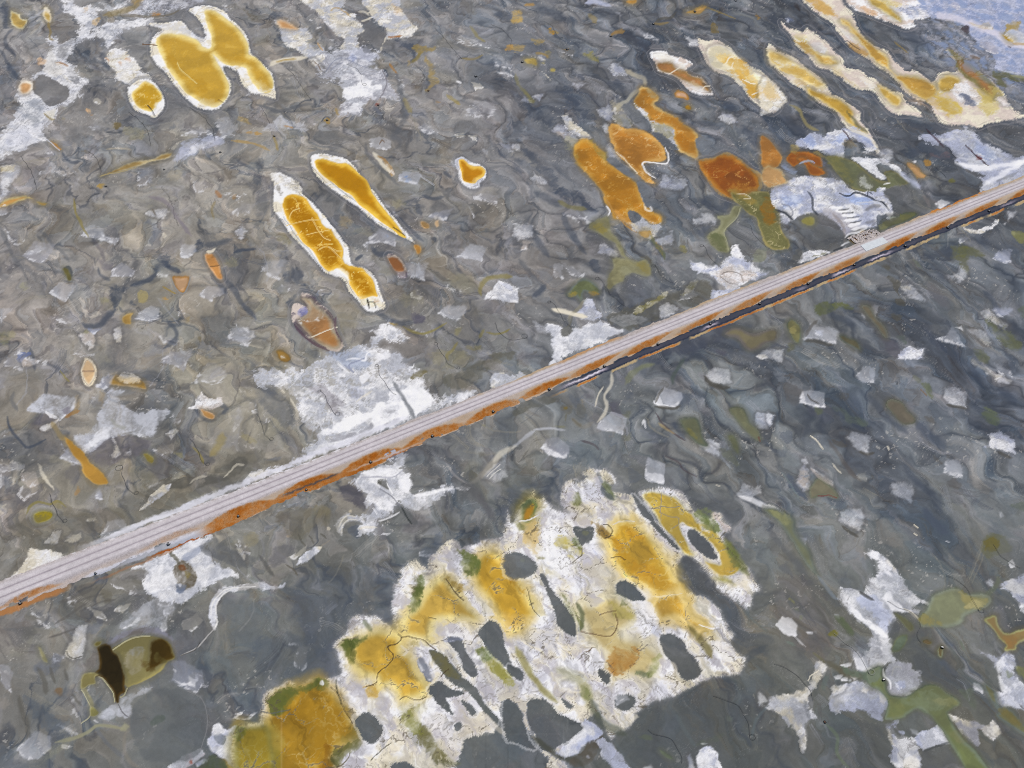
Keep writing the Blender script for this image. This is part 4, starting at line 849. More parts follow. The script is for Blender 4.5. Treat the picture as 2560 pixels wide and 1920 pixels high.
paint('''
# ---- crusted salt flats and their channels, north-west
S 0 0 W w f=7 n=7 m=.5 b=.8 | 0 1400 0 1150 120 1060 150 960 140 870 170 820 160 720 190 660 240 660 300 640 360 590 330 530 400 500 440 420 430 340 480 330 520 370 640 340 690 280 700 190 640 140 580 80 560 0 620 0 650 50 760 60 850 60 980 50 1090 20 1110 10 1080 60 980 100 880 110 850 150 820 220 780 260 860 240 960 200 1080 170 1200 150 1300 160 1290 210 1220 230 1130 240 1020 300 960 360 930 400 900 380 850 320 760 330 700 360 640 420 560 520 600 540 640 560 700 640 760 700 740 730 690 760 700 820 640 860 560 900 480 950 500 980 460 1040 400 1080 370 1150 400 1220 300 1240 180 1310 60 1330
W 0 0 M a=.55 f=5 n=4 | 500 420 580 400 580 470 520 500
W 0 0 M a=.5 f=5 n=4 | 580 600 660 610 690 690 640 720 590 660
W 0 0 W a=.5 f=6 | 580 50 650 60 760 80 740 200 700 240 650 140
S 0 0 w W f=5 m=.8 | 0 1440 60 1430 170 1450 130 1540 90 1600 60 1680 0 1740
W 0 0 y a=.5 f=6 | 0 1440 120 1440 120 1490 0 1500
S 0 0 w L f=6 m=.9 | 1130 110 1240 20 1330 -20 1720 -30 1760 20 1700 50 1560 70 1480 110 1350 140 1200 130
W 0 0 M a=.35 f=6 n=4 | 1440 -20 1700 -20 1600 40 1480 30
G 0 0 M n=3 f=2 | 290 700 370 640 440 680 520 720 600 780 560 870 430 920 350 850 290 790
L 0 0 8d7a4c w=14 a=.7 | 1200 -10 1160 60 1040 100 900 130
W 0 0 b89a62 a=.7 f=5 | 1140 -10 1250 -10 1190 30 1130 20
W 0 0 b07a3c a=.75 f=4 | 1300 105 1360 105 1380 135 1300 130
L 0 0 6c6455 w=5 a=.6 | 1000 135 1200 140 1400 140 1550 90
P 0 0 c8a85c e0d8b0 e=7 a=.9 f=3 n=2 | 95 90 150 120 200 165 240 170 200 240 130 235 95 180
P 0 0 cfae60 e8dcc0 e=8 a=.9 f=3 n=2 | 380 70 405 65 440 120 440 180 410 190 375 140
W 0 0 C a=.8 f=3 | 385 70 410 60 430 100 390 110
L 0 0 w w=6 a=.6 | 240 170 330 120 390 80
L 0 0 8e7a4a w=6 a=.7 | 415 190 430 260 430 330 470 350
P 0 0 c99a68 eadfce e=9 a=.92 f=3 n=2 | 160 740 200 695 270 710 280 760 240 805 185 800
W 0 0 c79a6a a=.7 f=5 | 320 540 350 510 400 530 380 560 330 570
L 0 0 8a5e38 w=4 a=.7 | 490 545 540 550 590 575
W 0 0 c9a77c a=.6 f=5 | 480 545 540 540 570 570 500 560
W 0 0 dcc890 a=.5 f=6 | 520 640 560 640 600 700 560 680
W 0 0 b8935a a=.6 f=5 | 800 180 850 160 840 210 800 210
W 0 0 bc8f54 a=.6 f=4 | 720 90 760 60 750 100
W 0 0 d8c890 a=.45 f=7 | 400 980 470 960 460 1040 420 1030
L 0 0 8a7a50 w=4 a=.7 | 380 980 440 1030 470 1030
W 0 0 C a=.5 f=6 | 440 420 480 520 560 620 480 660 380 600
W 0 0 8a909a a=.4 f=8 n=5 | 200 880 330 880 380 960 300 1080 220 1020
W 0 0 B a=.4 f=10 | 60 1150 200 1120 300 1200 200 1260 60 1280
P 0 0 b5822e c09050 e=4 a=.9 | 430 1220 460 1225 530 1290 490 1290
L 0 0 w w=3 a=.8 | 400 1205 450 1240 520 1300
P 0 0 a98a4e c2b48c e=6 a=.8 f=2 n=1 | 870 1520 960 1480 1060 1425 1180 1395 1330 1370 1400 1330 1480 1325 1450 1365 1300 1400 1150 1450 1050 1480 960 1500
L 0 0 b0a070 w=3 a=.6 | 860 1520 940 1500 1050 1480 1180 1450
E 0 0 9c8448 a=.9 | 540 1015 18 12
E 0 0 b0904c a=.85 | 890 1608 36 16
W 0 0 b0965c a=.75 f=3 | 2060 1010 2120 1020 2175 1075 2140 1070 2080 1040
W 0 0 b08a50 a=.7 f=3 | 2135 1140 2190 1140 2180 1155 2140 1152
L 0 0 b39254 w=6 a=.7 | 2000 1210 2100 1225 2212 1250 2330 1300
E 0 0 b0783c a=.8 | 785 990 14 9
E 0 0 7c6038 a=.7 f=4 | 740 1305 20 14
E 0 0 706038 a=.7 f=5 | 1010 1090 26 22 40
L 0 0 c0b49c w=5 a=.6 | 920 1290 1040 1280 1140 1290
W 0 0 a39c7c a=.5 | 1100 1120 1240 1120 1220 1180 1120 1180
S 1 0 w C f=3 n=4 m=.35 b=.9 | 380 -60 760 -60 750 60 800 100 860 150 890 200 930 280 890 300 890 380 900 430 840 450 760 440 720 400 760 340 700 310 640 250 590 180 520 110 450 60
S 1 0 w C f=2.5 n=4 m=.25 b=.9 | 900 -60 1220 -60 1240 60 1290 130 1340 200 1400 240 1370 290 1320 322 1200 325 1120 335 1130 280 1100 240 1040 190 1000 160 960 90 930 40
L 1 0 C w=5 a=.8 | 880 100 940 100 980 130
L 1 0 C w=5 a=.8 | 910 180 960 165 1000 150
L 1 0 C w=6 a=.7 | 1120 320 1090 380 1080 440
W 1 0 d8a868 a=.5 f=4 n=6 | 1180 40 1260 70 1250 140 1200 120
L 1 0 a06838 w=4 a=.8 | 1140 320 1190 318 1260 312
L 1 0 b09058 w=4 a=.6 n=4 | 640 90 700 70 760 100 820 150
W 1 0 C a=.5 f=6 | 640 60 720 100 800 260 700 280 640 160
S 1 0 w L f=8 n=7 m=.5 k=0 | 440 480 600 450 800 430 900 410 980 440 1060 480 1050 530 980 560 1010 600 1080 600 1130 640 1140 700 1180 750 1240 850 1180 850 1110 850 1060 860 960 900 900 990 800 1000 720 980 750 900 770 830 760 760 700 700 620 690 530 670 560 620 600 590 540 540 480 520
W 1 0 W a=.9 f=6 n=8 | 760 770 900 720 980 700 1000 740 1090 760 960 830 870 840 780 860
W 1 0 W a=.8 f=4 n=7 | 780 560 860 580 900 640 990 690 940 720 880 660
W 1 0 W a=.7 f=4 n=5 | 720 650 790 640 780 680 740 700
W 1 0 W a=.75 f=6 n=5 | 760 960 900 880 940 900 860 980
W 1 0 B a=.65 f=6 | 760 440 960 420 1050 490 980 540 880 500
E 1 0 9aa8d4 a=.75 f=6 | 835 505 34 30
L 1 0 8a8f9f w=3 a=.7 | 600 620 680 520 760 500 840 540 960 590
L 1 0 8a8f9f w=3 a=.6 | 640 610 700 560 760 540
L 1 0 77747a w=3 a=.7 | 1090 600 1130 700 1110 780 1070 850
W 1 0 9a98a0 a=.5 f=6 | 1130 700 1230 840 1100 840 1080 800
S 1 0 w C f=2.5 n=3 m=.2 | 160 180 240 160 320 210 350 240 420 240 470 290 490 370 540 380 590 430 560 470 600 500 520 560 440 490 380 440 300 400 230 360 200 300 210 240
P 1 0 c8935c dcb890 e=8 a=.85 f=4 n=3 | 190 185 240 170 290 200 350 235 345 258 250 250 210 230
W 1 0 D a=.5 f=3 | 440 350 500 350 540 400 500 430
L 1 0 c4a070 w=4 a=.7 | 530 370 580 440
L 1 0 C w=9 a=.9 | 110 575 150 545 230 520 330 510 440 495
L 1 0 a48848 w=4 a=.6 | 170 535 260 518 350 512
S 1 0 C w f=2 n=3 m=.2 | 460 520 510 515 550 560 580 600 560 640 520 580 480 550
L 1 0 75604c w=2 a=.8 | 490 525 530 560 565 610
G 1 0 M n=2 f=2 | 920 200 990 170 1060 240 1110 280 1090 400 1040 400 980 340 880 320 940 260
W 1 0 9a854e a=.75 f=3 | 1350 390 1400 378 1480 390 1550 400 1545 440 1450 450 1400 480 1360 430
L 1 0 857746 w=9 a=.7 | 1420 450 1390 500 1350 540
W 1 0 a08a58 a=.75 f=4 n=3 | 1470 500 1530 580 1540 660 1590 710 1530 740 1490 790 1460 780 1500 720 1490 620
L 1 0 a39050 w=8 a=.75 | 1650 820 1700 860 1760 905
L 1 0 9a8c58 w=12 a=.6 | 1280 850 1310 920 1350 970
L 1 0 958a5a w=7 a=.7 | 1850 220 1900 300 1980 360
L 1 0 8b7c50 w=6 a=.7 | 1780 510 1880 510 1960 480
L 1 0 a87840 w=5 a=.7 | 1150 550 1190 600 1220 640
W 1 0 c39448 a=.7 f=3 | 2150 400 2212 390 2212 440 2140 430
W 1 0 a4823c a=.85 f=1.5 | 590 1040 640 1030 635 1080
L 1 0 N w=3 a=.7 | 565 1050 600 1015 640 1020
L 1 0 a08a50 w=6 a=.75 | 145 1170 170 1230 190 1300
L 1 0 9c8450 w=5 a=.7 | 690 930 700 980 720 1000
L 1 0 b08858 w=4 a=.7 | 240 1085 320 1100
W 1 0 b8893c a=.6 f=3 | 0 1150 50 1160 30 1175 0 1175
E 1 0 b08040 a=.8 | 1578 878 14 8
W 1 0 a58a54 a=.6 f=2 | 1320 530 1335 580 1310 570
E 1 0 7a3024 a=.8 | 1055 905 14 10
W 1 0 cfa468 a=.9 f=2 n=2 | 1080 1370 1120 1380 1170 1440 1190 1500 1170 1515 1130 1440
L 1 0 C w=10 a=.85 | 1010 1320 1060 1370 1110 1440 1160 1490
L 1 0 9e7c50 w=4 a=.7 | 1050 1350 1100 1370 1140 1410
W 1 0 86909c a=.5 f=5 | 1620 1490 1680 1500 1690 1530
L 1 0 w w=3 a=.6 | 1420 1520 1480 1560 1540 1600
W 1 0 b09050 a=.6 f=3 | 1660 1640 1690 1620 1700 1650
W 1 0 w a=.5 f=2 | 1950 1280 1990 1300 2000 1330
''')
paint('''
# ---- 1: the twin yellow pond
R 0 0 W C i=1 h=3.4 | 1300 400 1330 300 1400 255 1300 225 1310 200 1420 200 1560 180 1640 260 1760 340 1750 220 1700 150 1630 90 1700 50 1800 45 1930 90 1990 160 2060 220 2140 320 2165 450 2200 490 2300 580 2355 640 2375 760 2380 850 2300 835 2212 820 2150 790 2090 720 2060 640 1990 590 1930 580 1950 640 1988 700 1995 780 1970 850 1900 930 1840 957 1740 940 1640 890 1560 800 1480 700 1440 640 1350 560 1305 480
W 0 0 w a=.6 f=4 | 1320 210 1420 205 1560 190 1640 260 1760 335 1740 370 1640 300 1420 245
P 0 0 c69d36 f0da8c e=17 f=3 n=1.5 i=1 k=.12 | 1350 340 1390 298 1480 288 1600 308 1700 345 1745 395 1790 418 1820 410 1830 350 1800 250 1780 170 1768 100 1800 85 1860 95 1930 140 1990 190 2060 250 2120 330 2150 400 2150 470 2212 500 2270 560 2330 630 2362 700 2355 770 2320 800 2250 795 2200 740 2150 650 2120 590 2060 570 1990 570 1920 540 1870 490 1840 470 1890 560 1930 620 1965 690 1982 760 1970 830 1930 880 1870 925 1800 920 1700 870 1600 790 1530 700 1470 620 1430 560 1390 480 1362 410
W 0 0 b98c22 a=.45 f=6 | 1420 480 1480 470 1540 540 1520 590 1440 560
W 0 0 b98c22 a=.45 f=6 | 1650 680 1740 690 1800 740 1780 800 1700 760
W 0 0 b98c22 a=.4 f=7 | 1920 470 2000 480 2100 520 2080 560 1980 560
W 0 0 f2ecd8 a=.6 f=8 | 1720 840 1850 870 1900 900 1840 940 1740 910
W 0 0 f0e8cc a=.6 f=8 | 2212 700 2330 740 2350 790 2260 800
L 0 0 e8d690 w=1.8 a=.7 t=0 | 1530 540 1560 600 1640 670 1700 720
L 0 0 70502a w=2.4 a=.8 | 1885 860 1900 875 1930 890
L 0 0 6a4a2c w=2.4 a=.8 | 1230 380 1300 390 1360 395
# ---- 2: small round pond
S 0 0 W C f=4 n=5 m=.2 | 910 490 940 430 1010 400 1090 440 1160 510 1230 600 1305 680 1250 720 1150 740 1100 720 1010 680 990 620 940 560
W 0 0 b8845a a=.7 f=3 | 900 500 930 500 950 540 920 530
W 0 0 b8845a a=.7 f=3 | 1090 510 1130 490 1120 530
W 0 0 b8845a a=.7 f=3 | 1030 555 1050 545 1045 575
R 0 0 W C i=2 h=2.5 | 1100 760 1130 740 1200 690 1300 690 1360 740 1410 830 1425 920 1370 990 1330 1020 1260 990 1180 960 1130 900 1105 830
P 0 0 c69a26 f0d684 e=10 f=2.5 n=1.5 i=2 k=.5 | 1140 800 1190 755 1240 705 1300 715 1340 750 1390 800 1400 860 1360 900 1340 950 1300 965 1240 950 1190 920 1150 860
W 0 0 W a=.7 f=6 | 1340 880 1400 880 1400 950 1340 990 1330 930
L 0 0 3a3430 w=3 a=.85 | 1270 905 1310 950 1330 990 1340 1010
# ---- 3: club-shaped golden pond
R 1 0 W C i=3 h=3 | 475 1350 510 1330 600 1325 700 1350 780 1370 850 1440 880 1480 940 1570 1010 1640 1060 1700 1110 1790 1160 1840 1220 1910 1290 1990 1350 2060 1370 2100 1290 2060 1200 2020 1100 1970 1000 1900 900 1810 800 1740 700 1670 620 1610 560 1560 490 1470 475 1400
L 1 0 9aa0a4 w=3 a=.7 | 530 1440 600 1520 700 1620 820 1710 900 1770 960 1810 1040 1880
P 1 0 bc8208 f2c84c e=15 f=1.5 n=1.5 i=3 | 505 1400 530 1375 600 1375 640 1390 720 1412 780 1410 840 1450 890 1500 960 1560 1000 1659 1030 1700 1080 1770 1150 1860 1210 1930 1270 2010 1300 2055 1240 2035 1180 1985 1130 1950 1030 1880 960 1820 900 1775 830 1690 750 1645 660 1580 580 1520 530 1460
W 1 0 b07c0c a=.5 f=8 | 600 1420 760 1450 880 1560 960 1680 860 1660 720 1560
L 1 0 5a4a28 w=3 a=.8 | 1180 1960 1240 2000 1290 2040
P 1 1 b07c38 c0965a e=3 a=.9 f=1.5 n=1 | 1370 455 1420 470 1422 520 1390 525
# ---- 4: long cracked pond with a second lobe
R 1 1 W C i=4 h=3 | 160 -130 210 -160 300 -120 370 -20 430 40 500 100 560 170 620 240 690 330 760 430 800 480 815 590 850 640 920 650 1000 700 1050 780 1080 880 1120 980 1080 1020 990 1040 920 1000 880 940 820 880 780 800 740 740 640 710 590 690 520 610 440 520 340 410 270 330 210 240 160 170 150 60 150 0
W 1 1 6a6458 a=.8 f=3 | 170 -30 190 -50 230 10 240 30 200 30
L 1 1 9aa0a4 w=2.5 a=.6 | 240 210 350 390 450 490 540 620 640 700
P 1 1 b67c04 f0c044 e=17 f=2 n=1.5 i=4 k=1.1 | 235 90 250 40 320 15 400 40 450 80 480 130 540 210 580 290 650 330 690 390 720 430 755 500 750 580 780 625 860 650 910 660 960 700 1000 745 1020 790 1040 860 1050 905 1000 900 920 925 890 910 860 870 810 800 790 730 700 660 650 690 580 650 530 575 490 510 400 430 350 340 270 240 235 130
W 1 1 a26c06 a=.5 f=9 | 300 140 420 160 480 240 360 270 300 230
W 1 1 a26c06 a=.55 f=9 | 540 480 640 500 700 560 620 640 560 560
W 1 1 W a=.85 f=6 | 650 690 720 650 790 680 800 760 740 730 690 720
W 1 1 f0e6c4 a=.7 f=6 | 890 910 1000 900 1060 920 1090 980 1000 1010 930 970
W 1 1 b08050 a=.5 f=4 | 1010 930 1060 920 1060 960 1020 970
L 1 1 2c2820 w=3.4 a=.85 | 960 920 970 960 980 1010
L 1 1 30281c w=2.4 a=.8 | 970 950 1020 955 1040 1000
L 1 1 d8b25c w=2 a=.8 n=2 | 300 40 350 70 370 170
L 1 1 e8c878 w=2 a=.9 n=2 | 260 290 360 260 480 240 560 240
L 1 1 e8c878 w=2 a=.9 n=2 | 480 220 540 330 590 400 650 420
L 1 1 e8c878 w=2 a=.9 n=2 | 430 370 560 340 660 320
L 1 1 e8c878 w=2 a=.9 n=2 | 540 500 610 470 700 510 750 510
L 1 1 e8c878 w=2 a=.9 n=2 | 620 470 680 520 750 590
L 1 1 e8c878 w=2 a=.9 n=2 | 350 380 400 335
L 1 1 e8c878 w=2 a=.9 n=2 | 290 240 310 170 380 140
S 1 0 W C f=2 n=3 i=0 | 130 1520 200 1500 290 1530 350 1570 380 1659 300 1640 220 1600 150 1560
# ---- 5: three-lobed pond
R 1 0 W w i=5 h=2.5 | 1730 1370 1790 1355 1850 1400 1930 1420 1985 1460 1985 1540 1940 1580 1930 1620 1860 1635 1790 1600 1750 1550 1740 1480 1715 1420
P 1 0 bc7c06 ecc050 e=9 f=1.5 n=1 i=5 | 1755 1385 1800 1380 1860 1430 1940 1440 1978 1470 1970 1520 1920 1555 1890 1585 1830 1580 1785 1560 1775 1500 1762 1450
W 1 0 f0e0b8 a=.6 f=4 | 1890 1540 1960 1520 1900 1580 1860 1600
# ---- 6: brown pond with a pink crust
R 1 1 K P i=6 h=3 n=3 | 380 880 420 870 480 890 560 970 650 1040 690 1130 710 1220 760 1330 700 1385 620 1365 520 1310 430 1250 340 1170 300 1080 315 980 370 965 430 990
P 1 1 b08050 a89c86 e=14 f=3 n=3 i=6 k=.3 | 400 920 470 930 530 990 610 1050 660 1130 685 1210 735 1325 670 1362 580 1330 500 1270 420 1190 370 1110 420 1060 455 1010 430 950
W 1 1 a8a294 a=.8 f=9 | 460 960 560 1010 600 1070 520 1100 400 1120 380 1090 440 1050
W 1 1 a06c34 a=.5 f=7 | 560 1200 640 1190 700 1290 640 1300 560 1240
W 1 1 8084bc a=.85 f=3 | 370 1010 420 1000 440 1040 390 1080 345 1060
L 1 1 C w=2 a=.85 | 480 1255 580 1210 705 1165
L 1 1 5a4450 w=4 a=.7 n=3 | 690 1080 680 1180 720 1260
L 1 1 5a4450 w=5 a=.7 n=3 | 330 1150 430 1260 560 1340 640 1375
# ---- 7 .. 12: small ponds of the west
R 1 1 K P i=7 h=2 a=.8 | 1130 545 1180 535 1260 590 1310 700 1300 745 1250 745 1200 690 1150 610
P 1 1 a0683c b08868 e=4 f=1.5 n=1 i=7 | 1140 575 1200 565 1255 610 1280 680 1210 685 1170 630
W 1 1 c0b4b4 a=.7 f=3 | 1210 690 1280 690 1290 740 1250 740
P 1 1 9a7a4c c09c70 e=3 f=1.5 n=1 a=.9 | 1420 260 1460 255 1500 290 1490 320 1450 310
P 1 1 b89c78 c0a888 e=3 f=1.5 n=1 a=.9 | 1545 255 1575 245 1580 290 1560 300
P 1 1 a07c3c 80683c e=4 f=1.5 n=1.5 i=47 | 172 1375 230 1368 300 1430 262 1468 200 1440
W 1 1 b8a88c a=.8 f=3 | 200 1400 240 1400 260 1440 220 1440
W 1 1 b0903c a=.8 f=2 n=2 | 1155 1130 1210 1135 1225 1155 1180 1158
L 1 1 8f8448 w=6 a=.75 | 1270 1160 1340 1200 1440 1222 1540 1195 1650 1130
R 0 1 8a8e94 8a8e94 i=8 h=0 o=.3 a=.5 | 1770 530 1840 525 1885 580 1915 650 1938 745 1880 765 1830 685 1785 620
P 0 1 c0884c d8a878 e=6 f=1.5 n=1 i=8 | 1775 545 1830 538 1870 580 1900 650 1922 745 1882 748 1830 680 1790 620
L 0 1 C w=8 a=.9 n=3 | 1790 520 1830 515 1860 485
L 0 1 7a5c3c w=1.8 a=.8 | 1815 640 1900 635
P 0 1 d8ae84 a8793c e=9 f=1.5 n=1 i=9 | 1490 730 1560 725 1632 728 1622 800 1590 865 1540 850 1510 790
L 0 1 8c8e90 w=3 a=.7 | 1480 740 1500 800 1540 860 1590 875 1630 800 1645 730
P 0 1 b08c48 c0a468 e=5 f=2 n=1.5 i=48 a=.92 | 1060 1075 1100 1050 1150 1045 1130 1085 1130 1140 1085 1140 1060 1110
W 0 1 a09468 a=.85 f=2 n=2 | 1195 870 1235 855 1275 885 1265 940 1230 955 1200 925
P 0 1 d2a05c ecd8ac e=8 f=2 n=1.5 i=10 k=.3 | 712 1500 740 1440 790 1460 828 1520 832 1590 800 1660 760 1680 720 1640 700 1570
L 0 1 6a4424 w=1.8 a=.8 | 705 1550 820 1550
R 0 1 w w h=2.5 a=.35 o=.3 | 706 1500 740 1432 795 1455 832 1520 838 1590 802 1665 760 1690 715 1645 694 1570
P 0 1 6e683c 7a7650 e=3 f=1.5 n=1 a=.9 | 545 665 585 660 615 740 600 762 575 730
P 0 1 bc8c48 b0a070 e=6 f=2 n=1.5 a=.9 | 0 105 60 60 130 40 220 30 285 60 240 50 180 75 90 110 0 130
W 0 1 d0a868 a=.5 f=3 | 0 110 60 90 120 90 60 120 0 125
P 0 1 ac8c4c a09060 e=3 f=1.5 n=1 a=.9 | 320 88 370 92 402 98 385 120 350 112
W 0 1 c09040 a=.8 f=1.5 n=2 | 1400 910 1490 905 1440 922
L 0 1 9a8448 w=4 a=.8 | 1410 820 1460 850 1520 880
E 0 1 906838 a=.9 | 2030 45 20 18 20
L 0 1 a87040 w=9 a=.8 | 1860 -10 1890 20 1905 45
L 0 1 8e7e54 w=7 a=.6 | 1860 80 1830 160 1850 230
L 0 1 8c8048 w=6 a=.8 | 640 60 650 160 720 310 765 385
W 0 1 a8905c a=.55 f=3 | 1590 1080 1640 1070 1630 1120 1600 1130
W 0 1 706448 a=.5 f=4 | 1700 1230 1730 1240 1740 1290
P 0 1 a8823c b09870 e=6 f=2 n=2 a=.8 | 950 1659 960 1620 1000 1580 1080 1600 1180 1600 1240 1640 1260 1700 1180 1685 1060 1670
S 0 1 w C f=2 n=6 m=.4 | 1010 1600 1080 1570 1160 1600 1200 1640 1100 1650 1050 1630
W 0 1 B a=.7 f=4 | 850 1680 930 1570 1000 1575 950 1659 900 1700
L 0 1 8c8450 w=4 a=.7 | 520 1540 560 1600 600 1640
P 0 2 b4883c c29a50 e=5 f=1.8 n=1.5 i=11 | 558 470 600 482 650 530 720 582 760 650 820 712 880 765 935 850 870 870 800 852 720 770 700 680 630 612
L 0 2 98855c w=13 a=.85 | 440 330 510 425 565 485
L 0 2 a0703a w=9 a=.7 n=4 | 560 290 620 255 690 235
W 0 2 96805c a=.6 f=4 | 840 60 900 80 890 170 930 200 860 190
W 0 2 96805c a=.6 f=5 | 660 100 700 110 680 220 640 250
R 0 2 9a9a9c 9a9a9c i=12 h=0 o=.2 a=.75 n=1 l=0 | 250 1150 280 1090 330 1060 420 1060 480 1110 450 1180 360 1220 280 1220
L 0 2 888050 w=6 a=.8 | 225 1120 255 1060 330 1020 430 1040 500 1010 570 1060
P 0 2 a08e20 b0a860 e=3.5 f=1.8 n=.8 i=12 | 293 1130 350 1100 430 1102 458 1130 430 1172 350 1202 300 1190
P 0 2 b0844c c8a47c e=4 f=1.8 n=1.5 i=13 | 1738 222 1790 232 1852 270 1830 302 1760 272
P 0 2 908240 9c9460 e=3 f=1.5 n=1 i=49 a=.92 | 1240 605 1275 602 1325 640 1318 680 1275 665
W 0 2 928c68 a=.6 f=3 | 1500 600 1570 595 1580 650
L 0 2 8c8048 w=6 a=.75 | 1665 540 1720 600 1755 690
L 0 2 9c8c58 w=18 a=.65 | 1925 430 1900 520 1820 620
W 0 2 9c9060 a=.5 f=6 | 2110 430 2212 480 2212 520 2120 500
W 0 2 a87c44 a=.6 f=4 | 640 950 670 880 690 920 670 960
W 0 2 a8803c a=.7 f=2 | 470 1080 500 1070 510 1090
W 0 2 908458 a=.6 f=4 | 470 1020 520 1030 540 1070 480 1070
''')
